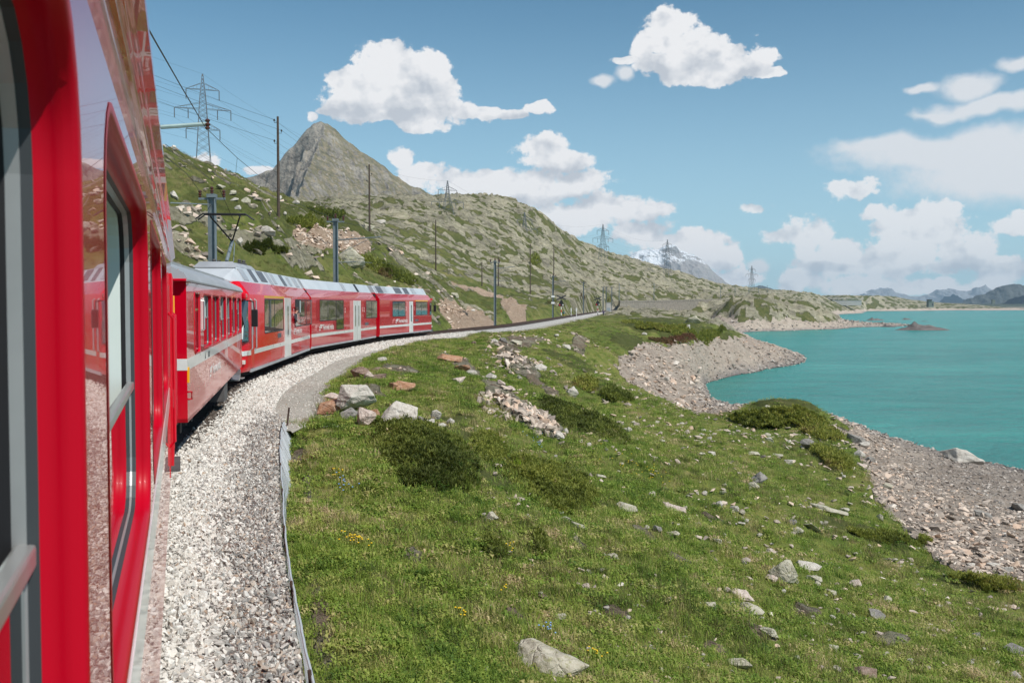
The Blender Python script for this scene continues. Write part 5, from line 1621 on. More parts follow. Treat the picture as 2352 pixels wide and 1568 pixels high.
def herb_mesh(name, seed, s=0.045):
    """low broad leaved rosettes among the grass"""
    r = np.random.default_rng(seed); V, F = [], []
    for i in range(34):
        a = r.uniform(0, 6.28); d = 0.2*math.sqrt(r.uniform()); x, y = d*math.cos(a), d*math.sin(a)
        a2 = r.uniform(0, 6.28); L = s*r.uniform(.6, 1.2); w = L*0.28; z = r.uniform(0.02, 0.08)
        dx, dy = math.cos(a2), math.sin(a2); b = len(V)
        V += [(x, y, z-0.02), (x+dx*L*.5-dy*w, y+dy*L*.5+dx*w, z+L*.35), (x+dx*L, y+dy*L, z+L*.3), (x+dx*L*.5+dy*w, y+dy*L*.5-dx*w, z+L*.35)]
        F += [(b, b+3, b+2, b+1)]
    return bpy.data.objects.new(name, fast_mesh(name, V, F, [M['grass']], False))

def scatter(name, P, rot, scale, idx, variants, label, kind='stuff'):
    """real instances on points, one object"""
    col = bpy.data.collections.new(name+'_kinds')
    for v in variants: col.objects.link(v)
    me = bpy.data.meshes.new(name)
    me.vertices.add(len(P)); me.vertices.foreach_set('co', np.asarray(P, np.float32).ravel())
    for nm, typ, arr in (('rz', 'FLOAT', rot), ('sc', 'FLOAT', scale), ('vi', 'INT', idx)):
        a = me.attributes.new(nm, typ, 'POINT'); a.data.foreach_set('value', np.asarray(arr, np.float32 if typ == 'FLOAT' else np.int32))
    o = link_mesh(name, me)
    ng = bpy.data.node_groups.new(name, 'GeometryNodeTree')
    ng.interface.new_socket('Geometry', in_out='INPUT', socket_type='NodeSocketGeometry')
    ng.interface.new_socket('Geometry', in_out='OUTPUT', socket_type='NodeSocketGeometry')
    N, L = ng.nodes, ng.links
    gi, go = N.new('NodeGroupInput'), N.new('NodeGroupOutput')
    ci = N.new('GeometryNodeCollectionInfo'); ci.inputs['Collection'].default_value = col
    ci.inputs['Separate Children'].default_value = True; ci.inputs['Reset Children'].default_value = True
    ip = N.new('GeometryNodeInstanceOnPoints'); ip.inputs['Pick Instance'].default_value = True
    def at(n, t):
        q = N.new('GeometryNodeInputNamedAttribute'); q.data_type = t; q.inputs['Name'].default_value = n
        return [s for s in q.outputs if s.enabled and s.name == 'Attribute'][0]
    cx = N.new('ShaderNodeCombineXYZ'); L.new(at('rz', 'FLOAT'), cx.inputs[2])
    er = N.new('FunctionNodeEulerToRotation'); L.new(cx.outputs[0], er.inputs[0])
    L.new(gi.outputs[0], ip.inputs['Points']); L.new(ci.outputs[0], ip.inputs['Instance'])
    L.new(at('vi', 'INT'), ip.inputs['Instance Index']); L.new(er.outputs[0], ip.inputs['Rotation']); L.new(at('sc', 'FLOAT'), ip.inputs['Scale'])
    L.new(ip.outputs[0], go.inputs[0])
    md = o.modifiers.new('scatter', 'NODES'); md.node_group = ng
    return tag(o, label, kind=kind)

def build_grass():
    r = np.random.default_rng(5)
    var = [tuft_mesh('tuft_short', 40, 0.075, 0.22, 0.008, M['grass'], 1, 0.9), tuft_mesh('tuft_mid', 36, 0.105, 0.20, 0.008, M['grass'], 2, 0.9),
           tuft_mesh('tuft_tall', 30, 0.20, 0.13, 0.008, M['grass'], 3, 0.9), tuft_mesh('tuft_wide', 50, 0.065, 0.30, 0.010, M['grass'], 4, 1.1)]
    var.append(herb_mesh('herb', 5)); var.append(herb_mesh('herb_wide', 6, 0.07))
    var += [tuft_mesh('tuft_wither', 40, 0.095, 0.22, 0.008, M['grass_dry'], 7, 1.0), tuft_mesh('tuft_yellow', 34, 0.16, 0.16, 0.008, M['grass_dry'], 8, 1.0)]
    # points thinned with distance so that the sward stays even in the view
    n = 120000
    v = r.uniform(np.log(4.0+6), np.log(190+6), n); Y = np.exp(v)-6
    X = r.uniform(-0.62, 0.62, n)*(Y+6)
    keep = r.uniform(size=n) < np.where(Y < 60, 1.0, 0.75)
    X, Y = X[keep], Y[keep]
    z, m = land(X, Y)
    D = track_D(X, Y); e = edge_D(Y)
    blk = np.maximum.reduce([m['rock'], m['shore'], m['path'], m['scar'], m['earth']*0.9])
    ok = (blk < 0.35+0.25*r.uniform(size=len(X))) & (r.uniform(size=len(X)) > m['shrub']*0.75) & ((D > e+0.05) | (D < -3.6)) & (z > LAKE+1.2)
    ok &= r.uniform(size=len(X)) < np.where(D < 0, 0.7, 1.0)
    from mathutils import kdtree
    kd = kdtree.KDTree(len(PEBBLES))
    for i, q in enumerate(PEBBLES): kd.insert((q[0], q[1], 0), i)
    kd.balance()
    for i in np.nonzero(ok & (Y < 70))[0]:
        _c, j, dd = kd.find((X[i], Y[i], 0))
        if dd < PEBBLES[j][2]*1.25+0.04: ok[i] = False
    for (sx, sy, sr) in STONES:                       # the turf leaves the stones clear
        ok &= (X-sx)**2 + (Y-sy)**2 > (sr*0.95)**2
    X, Y, z, D, e = X[ok], Y[ok], z[ok], D[ok], e[ok]
    size = np.clip((Y+6)/17, 0.75, 6.0)*r.uniform(0.7, 1.25, len(X))
    size = np.minimum(size, 1.15+0.009*Y)
    patch = fbm(X/5, Y/5, 3, 44)
    tall = r.uniform(size=len(X)) < np.clip(0.04+0.5*patch, 0.0, 0.4)
    idx = np.where(tall, 2, r.choice([0, 1, 3, 4, 5], len(X), p=[0.32, 0.22, 0.22, 0.12, 0.12]))
    dryp = np.where(D < 0, 0.78, np.clip(0.17+0.65*fbm(X/6, Y/6, 3, 90), 0.03, 0.6)) + 0.35*sstep(60, 130, Y)
    idx = np.where(r.uniform(size=len(X)) < dryp, r.choice([6, 6, 7], len(X)), idx)
    nearf = (D > 0) & (D < e+1.3) & (Y < 24)
    size = np.where(nearf, size*0.9, size)
    scatter('grass', np.stack([X, Y, z], 1), r.uniform(0, 6.28, len(X)), size*0.82, idx, var, 'short alpine grass over the slopes')

# ------------------------------------------------------------------ shrubs
def sprigs(P, h, n_leaf, rng, leaf=0.035, out=0.8):
    """leafy tips at points P: crossed narrow leaves"""
    n = len(P)
    a = rng.uniform(0, 2*math.pi, (n, n_leaf)); t = rng.uniform(0.1, 1, (n, n_leaf))
    el = rng.uniform(0.15, 1.2, (n, n_leaf))
    d = np.stack([np.cos(a)*np.cos(el), np.sin(a)*np.cos(el), np.sin(el)], -1)
    L = (leaf*h[:, None]*rng.uniform(0.6, 1.3, (n, n_leaf)))[..., None]
    base = P[:, None, :] + np.stack([0*t, 0*t, (t-0.5)*0.06], -1)*h[:, None, None]
    side = np.stack([-np.sin(a), np.cos(a), 0*a], -1)*L*0.32
    tip = base + d*L*2.0
    mid = base + d*L*0.9
    V = np.stack([base, mid+side, tip, mid-side], 2).reshape(-1, 3)
    m = n*n_leaf
    F = (np.arange(m)[:, None]*4 + np.array([0, 1, 2, 3])[None])
    return V, F

def shrub_patch(name, cx, cy, rx, ry, rot, h, label, mat='juniper', n=1500, seed=1, leaf=0.05, cat='shrub', group=None, fl=4):
    """a low spreading shrub lying on the land around a measured point"""
    c = on_land(cx, cy)
    k = c[1]/FPX
    r = np.random.default_rng(seed)
    wx = rx*k
    cr, sr = math.cos(R0(rot)), math.sin(R0(rot))
    def half(u, v):
        q = on_land(cx+u*cr*rx-v*sr*ry, cy+u*sr*rx+v*cr*ry)
        w = (q-c)[:2]; l = float(np.hypot(*w)); lim = 3.5*max(rx, ry*2.2)*k
        return w if l < lim else w*lim/l
    E1, E0, T1, T0 = half(1, 0), half(-1, 0), half(0, 1), half(0, -1)
    a = r.uniform(0, 2*math.pi, n); d = np.sqrt(r.uniform(0, 1, n))
    lx, ly = d*np.cos(a), d*np.sin(a)
    X = c[0] + np.maximum(lx, 0)*E1[0] + np.maximum(-lx, 0)*E0[0] + np.maximum(ly, 0)*T1[0] + np.maximum(-ly, 0)*T0[0]
    Y = c[1] + np.maximum(lx, 0)*E1[1] + np.maximum(-lx, 0)*E0[1] + np.maximum(ly, 0)*T1[1] + np.maximum(-ly, 0)*T0[1]
    g = max(0.35, wx*0.28)
    edge = 1-d**2 + 0.75*fbm(X/g, Y/g, 4, seed) + 0.35*fbm(X/(g*0.3), Y/(g*0.3), 2, seed+9)
    lump = 0.65+1.1*fbm(X/(g*0.5), Y/(g*0.5), 3, seed+5)
    keep = edge > 0.22
    X, Y, edge, lump = X[keep], Y[keep], edge[keep], lump[keep]
    z = land_z(X, Y)
    hh = h*np.clip(edge, 0, 1)**0.5*lump
    P = np.stack([X-c[0], Y-c[1], z-c[2]+hh*r.uniform(0.55, 1.0, len(X))], 1)
    sc = np.full(len(X), 1.0)
    o = thing(name, tuple(c), 0, label, cat, group)
    V, F = sprigs(P, sc, fl, r, leaf)
    f = link_mesh('foliage', fast_mesh('foliage', V, F, [M[mat]], False), o)
    b = MB()
    for i in range(0, min(len(P), 60)):
        q = P[i]; g = z[i]-c[2]
        b.tube([(q[0]*0.96, q[1]*0.96, g-0.05), (q[0], q[1], q[2])], 0.012, 4)
    b.build('branch', M['wood'], o)['kind'] = 'stuff'
    return o

def build_shrubs():
    S = shrub_patch
    S('juniper_shrub', 975, 1060, 150, 80, 22, 0.20, 'broad dark green juniper mat below the orange boulders', n=15000, seed=1, leaf=0.045, fl=5)
    S('juniper_shrub', 1125, 1030, 50, 36, 30, 0.20, 'bushy end of dark juniper beside a bare brown hollow, near the fern', n=3600, seed=2, leaf=0.045)
    S('juniper_shrub', 1265, 1115, 125, 56, 24, 0.20, 'long olive juniper mat running downhill right of the fern', n=10500, seed=3, leaf=0.045, fl=5)
    S('juniper_shrub', 1345, 972, 115, 28, 22, 0.18, 'flat olive shrub patch below the grey rubble heap', n=5200, seed=4, leaf=0.065)
    S('juniper_shrub', 1418, 912, 42, 18, 18, 0.35, 'dark shrub hump right of the pointed pale stone', n=1500, seed=5, leaf=0.09)
    S('juniper_shrub', 1345, 885, 32, 14, 10, 0.45, 'small dark shrub just above the pointed pale stone', n=900, seed=6, leaf=0.09)
    S('juniper_shrub', 1785, 966, 112, 22, 4, 0.6, 'rounded mossy shrub bank at the edge of the sandy cove', n=4600, seed=7, leaf=0.14)
    S('juniper_shrub', 1890, 995, 60, 20, 20, 0.6, 'brownish heath on the seaward side of the mossy bank', n=1800, seed=8, leaf=0.12)
    S('juniper_shrub', 1912, 1055, 62, 24, 26, 0.55, 'dark shrub overhanging the top of the stony shore', n=2600, seed=9, leaf=0.09)
    S('juniper_shrub', 2030, 1238, 95, 13, 14, 0.30, 'low flat shrub along the grass edge above the scree', n=2200, seed=10, leaf=0.06)
    S('juniper_shrub', 2125, 1247, 18, 9, 0, 0.3, 'tiny round shrub alone on the scree edge', n=500, seed=11, leaf=0.05)
    S('juniper_shrub', 2260, 1345, 95, 17, 10, 0.30, 'green shrub strip at the lower end of the scree', n=2600, seed=12, leaf=0.05)
    S('juniper_shrub', 1555, 765, 100, 14, 8, 0.5, 'dark heath patch on the grassy headland', n=2600, seed=13, leaf=0.2)
    S('juniper_shrub', 1650, 768, 52, 9, 3, 0.5, 'low green shrub at the tip of the grassy headland', n=1300, seed=14, leaf=0.2)
    S('alpine_rose_shrub', 1545, 785, 60, 9, 4, 0.4, 'reddish brown heath on the flank of the headland', 'heath_red', n=1200, seed=15, leaf=0.18)
    S('juniper_shrub', 1450, 742, 50, 9, 10, 0.4, 'olive shrub just below the end of the white ballast', n=900, seed=16, leaf=0.18)
    S('juniper_shrub', 1240, 1255, 18, 34, -30, 0.16, 'small leafy bush in a ditch of the near slope', n=900, seed=17, leaf=0.045)
    S('juniper_shrub', 1135, 1265, 22, 36, -38, 0.16, 'leafy green bush beside the bare earth streak', n=1100, seed=18, leaf=0.045)
    S('juniper_shrub', 705, 512, 60, 11, 8, 0.8, 'dark heath below the nearest wooden pole', n=1300, seed=19, leaf=0.18)
    S('juniper_shrub', 780, 500, 85, 10, 14, 0.7, 'long dark heath band on the crest of the green hill', n=1500, seed=20, leaf=0.2)
    S('juniper_shrub', 700, 522, 20, 7, 0, 0.9, 'round dark bush alone above the reddish scar', n=420, seed=21, leaf=0.16)
    S('juniper_shrub', 610, 575, 55, 9, 8, 0.6, 'dark heath patch on the slope behind the pantograph', n=1000, seed=22, leaf=0.15)
    S('juniper_shrub', 850, 610, 60, 10, 18, 0.8, 'dark heath patch below the reddish scar', n=1100, seed=23, leaf=0.18)
    S('juniper_shrub', 920, 640, 45, 10, 22, 0.8, 'bushy heath above the leading railcar roof', n=900, seed=24, leaf=0.18)
    S('alpine_rose_shrub', 885, 632, 18, 7, 10, 0.7, 'alpine rose bush with red bloom above the leading railcar', 'heath_red', n=420, seed=25, leaf=0.13)
    S('alpine_rose_shrub', 1268, 698, 14, 4, 0, 0.9, 'red flowering bush to the left of the crossing light', 'heath_red', n=260, seed=26, leaf=0.16)
    S('alpine_rose_shrub', 1340, 688, 16, 4, 0, 0.9, 'red flowering bush behind the crossing light', 'heath_red', n=260, seed=27, leaf=0.2)
    S('juniper_shrub', 1228, 605, 16, 14, 0, 3.0, 'lone dark bush beside a pole on the rocky hill', n=500, seed=28, leaf=0.45)
    # ferns and flowers
    def fern(px, py, h, n, label, lean):
        c = on_land(px, py); r = np.random.default_rng(int(px))
        o = thing('fern', tuple(c), 0, label, 'fern')
        for i in range(n):
            b = MB(); a = r.uniform(0, 6.28); top = Vector((math.cos(a)*0.10*r.uniform(.3, 1.4)+lean, math.sin(a)*0.1, h*r.uniform(.65, 1.05)))
            base = Vector((math.cos(a)*0.05, math.sin(a)*0.05, -0.02))
            sd = Vector((-math.sin(a), math.cos(a), 0))
            for k in range(9):
                t = k/9; p = base.lerp(top, t); w = h*0.20*math.sin(math.pi*min(1, t+0.18))*0.7
                up = (top-base).normalized()
                for sg in (-1, 1):
                    q = p+sd*sg*w+up*w*0.7
                    b.add([p, p+up*h*0.07, q+up*0.01, q], [(0, 1, 2, 3)])
            b.build('frond', M['fern'], o, fix=False)
    fern(1192, 1082, 0.42, 11, 'bright yellow green fern standing in the dark juniper', -0.05)
    fern(1156, 838, 0.5, 8, 'small bright green plant in the upper rubble field', 0)
    def flowers(px, py, spread, n, label, mat='petal_yellow', s=0.016):
        c = on_land(px, py); r = np.random.default_rng(int(px+py))
        o = thing('flower_clump', tuple(c), 0, label, 'flowers')
        b = MB(); g = MB()
        k = c[1]/FPX*spread
        for i in range(n):
            x, y = r.normal()*k*0.5, r.normal()*k*0.9
            z = float(land_z(c[0]+x, c[1]+y)[0])-c[2]+r.uniform(0.14, 0.24)
            b.lathe([(s*0.3, z), (s, z+0.012), (s*0.5, z+0.02)], (x, y, 0), 6)
            g.tube([(x, y, z-0.22), (x, y, z)], 0.004, 3)
        b.build('bloom', M[mat], o)['kind'] = 'stuff'; g.build('stem', M['fern'], o)['kind'] = 'stuff'
    flowers(822, 1268, 40, 26, 'largest clump of yellow flowers, on the near grass below the mesh')
    flowers(1063, 1438, 14, 7, 'few yellow flowers in grass left of the large flat slab')
    flowers(1157, 1382, 10, 4, 'pair of yellow flowers on the middle of the grass slope')
    flowers(1452, 1090, 60, 30, 'scattered yellow flowers above the long pale stone', s=0.022)
    flowers(1505, 1100, 30, 14, 'small group of yellow flowers nearer the lake', s=0.022)
    flowers(1365, 1532, 30, 10, 'yellow flowers right beside the large flat slab')
    flowers(775, 1105, 18, 9, 'yellow flowers near the left edge of the juniper mat')
    flowers(1172, 1280, 10, 6, 'yellow flowers next to the ditch bush')
    flowers(790, 1130, 26, 14, 'pale blue flowers in the grass near the wire mesh', 'petal_blue', 0.018)
    flowers(1235, 1030, 30, 14, 'pale blue flowers below the grey rubble heap', 'petal_blue', 0.022)
    flowers(1260, 1470, 20, 10, 'pale blue flowers above the large flat slab', 'petal_blue', 0.016)
# ------------------------------------------------------------------ boulders
def boulder_mesh(name, mat, seed, flat=0.6, long=1.0, npts=16, rough=0.06, sub=2, slabby=0.0):
    r = np.random.default_rng(seed)
    bm = bmesh.new()
    p = r.normal(size=(npts, 3)); p /= np.linalg.norm(p, axis=1)[:, None]
    p *= r.uniform(0.8, 1.1, (npts, 1))
    if slabby: p[:, 2] = np.clip(p[:, 2], -slabby, slabby)/slabby
    p *= np.array([long, r.uniform(0.65, 0.9), flat])
    vs = [bm.verts.new(q) for q in p]
    g = bmesh.ops.convex_hull(bm, input=vs)
    bmesh.ops.delete(bm, geom=[e for e in g['geom_interior'] if isinstance(e, bmesh.types.BMVert)], context='VERTS')
    bmesh.ops.bevel(bm, geom=bm.edges[:], offset=0.025, segments=1, affect='EDGES')
    bmesh.ops.triangulate(bm, faces=bm.faces)
    for _ in range(sub):
        es = [e for e in bm.edges if e.calc_length() > 0.22]
        if es: bmesh.ops.subdivide_edges(bm, edges=es, cuts=1, use_grid_fill=True)
        bmesh.ops.triangulate(bm, faces=bm.faces)
    bmesh.ops.recalc_face_normals(bm, faces=bm.faces)
    bm.normal_update()
    co = np.array([v.co[:] for v in bm.verts]); no = np.array([v.normal[:] for v in bm.verts])
    d = rough*(fbm(co[:,0]*2.3+seed, co[:,1]*2.3+co[:,2]*1.7, 4, seed) + 0.8*perlin(co[:,2]*7+seed, co[:,0]*1.3, seed+2))
    co = co + no*d[:, None]
    for v, q in zip(bm.verts, co): v.co = q
    me = bpy.data.meshes.new(name); bm.to_mesh(me); bm.free()
    me.materials.append(M[mat])
    return me

# photo column, row, width; look; flatness; label (None: one of the many small stones)
ROCKS = [
 (762,944,50,'rock_orange',.75,1,'rusty orange boulder at the left of the group by the path end'),
 (818,930,64,'rock_pale',.95,1,'tall pale boulder with grey face, highest of the group by the path end'),
 (800,958,46,'rock_dark',.6,1,'dark grey wedge rock under the tall pale boulder'),
 (833,966,48,'rock_pink',.75,1,'squat pinkish boulder in front of the tall pale boulder'),
 (764,920,40,'rock_pink',.5,1,'flat pinkish slab on top of the rusty orange boulder'),
 (866,955,26,'rock_orange',.7,1,'small orange stone between the two big boulder groups'),
 (918,964,62,'rock_pale',.75,1,'grey and beige split boulder at the head of the juniper mat'),
 (968,970,34,'rock_pale',.6,1,'white broken rock right of the split grey boulder'),
 (988,972,18,'rock_pale',.7,1,None),(1003,958,28,'rock_pale',.7,1,'pale upright stone behind the row of white rocks'),(1036,972,18,'rock_pale',.8,1,None),(1012,980,22,'rock_pale',.4,1,None),
 (828,860,36,'rock_brown',.6,1,'dark brown squared rock beside the footpath'),(847,866,24,'rock_pink',.5,1,None),(873,868,30,'rock_brown',.4,1,'flat brown slab right of the squared rock by the footpath'),(868,851,20,'rock_brown',.4,1,None),
 (930,890,38,'rock_orange',.55,1,'orange brown rock lying in bare soil above the boulder group'),(905,890,20,'rock_orange',.5,1,None),
 (1036,826,44,'rock_orange',.35,1.4,'upper long reddish slab cropping out of the grass hump'),(1062,848,34,'rock_orange',.35,1.3,'lower reddish slab at the foot of the outcrop'),(1085,858,26,'rock_pale',.4,1,None),
 (1056,876,36,'rock_pink',.4,1,'pale flat stones on the grass hump'),(1128,868,26,'rock_pale',.5,1,None),(1150,880,24,'rock_pink',.4,1,None),(1170,893,26,'rock_pink',.45,1,None),
 (1314,903,26,'rock_pale',1.2,1,'pointed pale stone standing like a shark fin in the grass'),(1240,848,32,'rock_pale',.7,1,'big pale block in grass behind the rubble field'),(1301,799,26,'rock_pale',.5,1,'white oval stone on the far grass slope'),(1278,771,12,'rock_pale',.7,1,None),
 (1156,784,20,'rock_dark',.5,1,None),(1136,785,16,'rock_pale',.6,1,None),(1090,790,14,'rock_brown',.9,1,None),(878,828,24,'rock_pale',.35,1,None),(1185,788,30,'rock_lichen',.5,1,'lichen grown ledge in the upper rubble field'),
 (1268,1525,165,'rock_lichen',.28,1,'largest flat grey slab at the bottom of the slope'),
 (1129,1193,40,'rock_lichen',.6,1,'rounded lichen stone below the end of the juniper mat'),(1110,1184,14,'rock_pale',1,1,None),
 (1302,1196,34,'rock_lichen',.4,1,'upper of two tilted slabs below the olive juniper'),(1330,1210,40,'rock_lichen',.35,1.2,'lower of two tilted slabs below the olive juniper'),(1291,1180,10,'rock_pale',1.4,1,None),
 (1438,1168,46,'rock_lichen',.45,1.1,'long pale lichen stone in the middle slope'),(1407,1282,30,'rock_lichen',.65,1,'yellowish round stone in the middle of the slope'),(1388,1278,14,'rock_pale',.6,1,None),
 (1345,1350,28,'rock_pink',.55,1,'pinkish flat stone in the lower middle slope'),(1380,1312,18,'rock_pale',.7,1,None),(1353,1316,14,'rock_lichen',.9,1,None),
 (1547,1229,34,'rock_lichen',.45,1.1,'tilted pale stone right of the black faced stone'),(1512,1217,24,'rock_dark',.7,1,'black faced stone with a white edge in the middle slope'),(1485,1213,14,'rock_lichen',.5,1,None),
 (1543,1168,42,'rock_pink',.22,1.5,'thin pinkish slab lying lengthwise on the slope'),(1648,1245,30,'rock_lichen',.5,1,'lichen covered stone low in the grass toward the shore'),(1497,1138,20,'rock_lichen',.7,1,None),
 (1497,1351,20,'rock_pink',.7,1,None),(1534,1378,18,'rock_pale',.8,1,None),(1502,1325,16,'rock_pink',.5,1,None),(1633,1391,32,'rock_lichen',.6,1,'narrow yellow lichen stone left of the paired blocks'),
 (1680,1393,20,'rock_pale',1,1,'upright pale stone left of the striped boulder'),(1703,1368,56,'rock_pink',.45,1.1,'upper of the paired slabs, pinkish with a straight edge'),(1722,1405,62,'rock_lichen',.55,1,'large striped lichen boulder below the paired slab'),(1669,1356,20,'rock_pink',.9,1,None),
 (1695,1526,56,'rock_lichen',.45,1.1,'long beige lichen stone near the lower edge of the slope'),(1742,1103,48,'rock_dark',.55,1,'dark grey rounded boulder in grass above the shore'),(1733,1118,26,'rock_lichen',.5,1,None),
 (1631,1042,26,'rock_pale',.6,1,'white edged slab beside an olive shrub'),(1612,1044,20,'rock_lichen',.4,1,None),(1729,1043,30,'rock_lichen',.25,1.3,'thin flat pale stone in the bright grass'),(1654,1161,22,'rock_pale',.6,1,None),(1686,1169,22,'rock_pale',.8,1,None),(1712,1198,18,'rock_pale',.8,1,None),(1705,1204,20,'rock_pale',.4,1,None),
 (1288,1420,30,'rock_lichen',.4,1,'flat lichen stone above the largest slab'),(1247,1373,26,'rock_brown',.4,1,None),(1392,1398,16,'rock_pale',.6,1,None),(1191,1150,26,'rock_pink',.45,1.1,None),(1212,1190,18,'rock_pale',.7,1,None),
 (1142,1074,28,'rock_pink',.6,1,'pink rocks in the juniper left of the fern'),(1159,1093,14,'rock_pale',.7,1,None),(1128,1062,14,'rock_pale',.8,1,None),(1155,1056,12,'rock_pale',.7,1,None),(1138,1090,14,'rock_pink',.6,1,None),
 (1380,1098,28,'rock_lichen',.35,1,None),(1356,1093,14,'rock_pink',.5,1,None),(1283,1003,36,'rock_pale',.5,1,'white block at the foot of the grey rubble heap'),(1518,1013,18,'rock_lichen',.4,1,None),(1118,1016,18,'rock_pale',.6,1,None),(1240,1013,14,'rock_pale',.5,1,None),(1300,993,20,'rock_pale',.6,1,None),
 (1440,988,22,'rock_lichen',.35,1,None),(1614,990,16,'rock_pale',.6,1,None),(1628,1008,16,'rock_pale',.7,1,None),(1612,1000,12,'rock_pale',.6,1,None),
 (1800,1322,60,'rock_lichen',1.0,1,'large upright boulder with bright white right face'),(1775,1330,34,'rock_pink',.5,1,'low pinkish rocks leaning on the upright boulder'),(1826,1335,20,'rock_lichen',.6,1,None),(1857,1303,50,'rock_pale',.28,1.2,'flat white slab right of the upright boulder'),(1870,1331,34,'rock_lichen',.3,1.2,'narrow lichen slab below the flat white slab'),(1876,1343,18,'rock_lichen',.7,1,None),
 (1967,1342,28,'rock_pink',.7,1,'pinkish rounded stone on the open grass'),(1905,1364,32,'rock_lichen',.55,1,'yellow lichen stone right of the upright boulder'),(2014,1415,52,'rock_dark',.6,1,'big grey half buried boulder on the lower right slope'),(2037,1379,24,'rock_lichen',.5,1,None),(1998,1390,20,'rock_brown',.4,1,None),(2042,1435,24,'rock_pink',.4,1,None),
 (1990,1547,54,'rock_brown',.4,1.1,'reddish flat rock near the bottom edge'),(2242,1464,30,'rock_dark',.7,1,'dark grey stone far down the right slope'),(2329,1495,46,'rock_dark',.65,1,'dark boulder at the right edge of the slope'),(2333,1554,24,'rock_pale',.8,1,None),(2089,1522,22,'rock_lichen',.5,1,None),(2180,1388,18,'rock_pink',.5,1,None),(1923,1539,22,'rock_lichen',.6,1,None),(1969,1509,20,'rock_lichen',.5,1,None),(2035,1505,18,'rock_lichen',.6,1,None),
 (1911,1490,32,'rock_lichen',.4,1.2,'pale stones in a line on the lower slope'),(1766,1452,48,'rock_lichen',.4,1.1,'beige tilted stone below the striped boulder'),(1903,1176,72,'rock_lichen',.2,1.4,'long flat slab lying near the top of the scree'),(1940,1172,26,'rock_lichen',.4,1,None),(1880,1173,22,'rock_lichen',.4,1,None),(2025,1192,26,'rock_lichen',.6,1,'square stone at the grass edge beside the scree'),(1834,1221,26,'rock_lichen',.6,1,None),(1820,1200,20,'rock_dark',.6,1,None),(1865,1213,42,'rock_lichen',.25,1.3,'thin broken slab halfway down the right slope'),
 (1737,1271,18,'rock_pale',.5,1,None),(1776,1269,30,'rock_pink',.35,1.1,'flat pink topped stone above the upright boulder'),(1812,1062,22,'rock_pale',.6,1,None),(1787,1049,28,'rock_lichen',.45,1.1,None),(1770,1014,26,'rock_pale',.6,1,'white stone in grass in front of the mossy bank'),(1855,1024,34,'rock_dark',.8,1,'black shaded block at the edge of the grass terrace'),(1890,1036,28,'rock_dark',.3,1.3,'grey slab leaning by the black block'),
 (2205,1050,84,'rock_pale',.42,1.1,'great grey boulder standing at the water edge'),(2039,1120,24,'rock_lichen',.6,1,None),(2284,1300,34,'rock_pale',.5,1.2,'long white stone low on the scree'),(2315,1310,28,'rock_pale',.5,1,None),(2230,1299,20,'rock_pale',.6,1,None),(2338,1166,36,'rock_dark',.6,1,'dark rock in the grey shingle at the right edge'),(2255,1185,40,'rock_dark',.35,1.3,'long dark ledge in the grey shingle'),
 (1962,1010,40,'rock_dark',.6,1.2,'dark ledge at the top of the shore by the mossy bank'),(1985,1022,26,'rock_pale',.6,1,None),(2000,1060,26,'rock_dark',.6,1,None),(1975,1045,26,'rock_pale',.6,1,None),(1978,1075,30,'rock_pink',.5,1,None),
 (1590,737,34,'rock_lichen',.7,1,'pale hump of rock behind the headland tip'),(1577,752,22,'rock_pale',.5,1,None),(1480,768,12,'rock_pale',.5,1,None),(1530,870,14,'rock_pale',.6,1,None),(1340,868,10,'rock_pale',.6,1,None),
 (400,452,22,'rock_pale',.9,1,'smooth pale boulder beside the coach roof edge'),(805,597,62,'rock_lichen',.8,1,'yellow lichen boulder behind the second mast'),(828,610,26,'rock_lichen',.9,1,'small lichen knob at the foot of the yellow boulder'),(612,535,40,'rock_pale',.6,1.2,'pale rock behind the pantograph head'),(547,555,22,'rock_pale',.9,1,None),(655,492,14,'rock_pale',.6,1,None),(565,465,24,'rock_lichen',.5,1,None),(538,460,20,'rock_pale',.4,1,None),(640,455,16,'rock_pale',.5,1,None),(680,467,18,'rock_pale',.5,1,None),(545,478,16,'rock_pale',.6,1,None),(535,445,18,'rock_lichen',.5,1,None),(508,430,26,'rock_lichen',.4,1,None),
 (845,525,30,'rock_lichen',.5,1,None),(875,510,24,'rock_pale',.4,1,None),(1085,715,16,'rock_pale',.7,1,None),(1045,680,20,'rock_lichen',.5,1,None),(860,655,18,'rock_pale',.4,1,None),
]
LOOKS = {'rock_pale': 'pale', 'rock_lichen': 'lichen grown', 'rock_pink': 'pinkish', 'rock_brown': 'brown', 'rock_dark': 'dark grey', 'rock_orange': 'orange'}
_taken = {}
STONES = []
PEBBLES = []
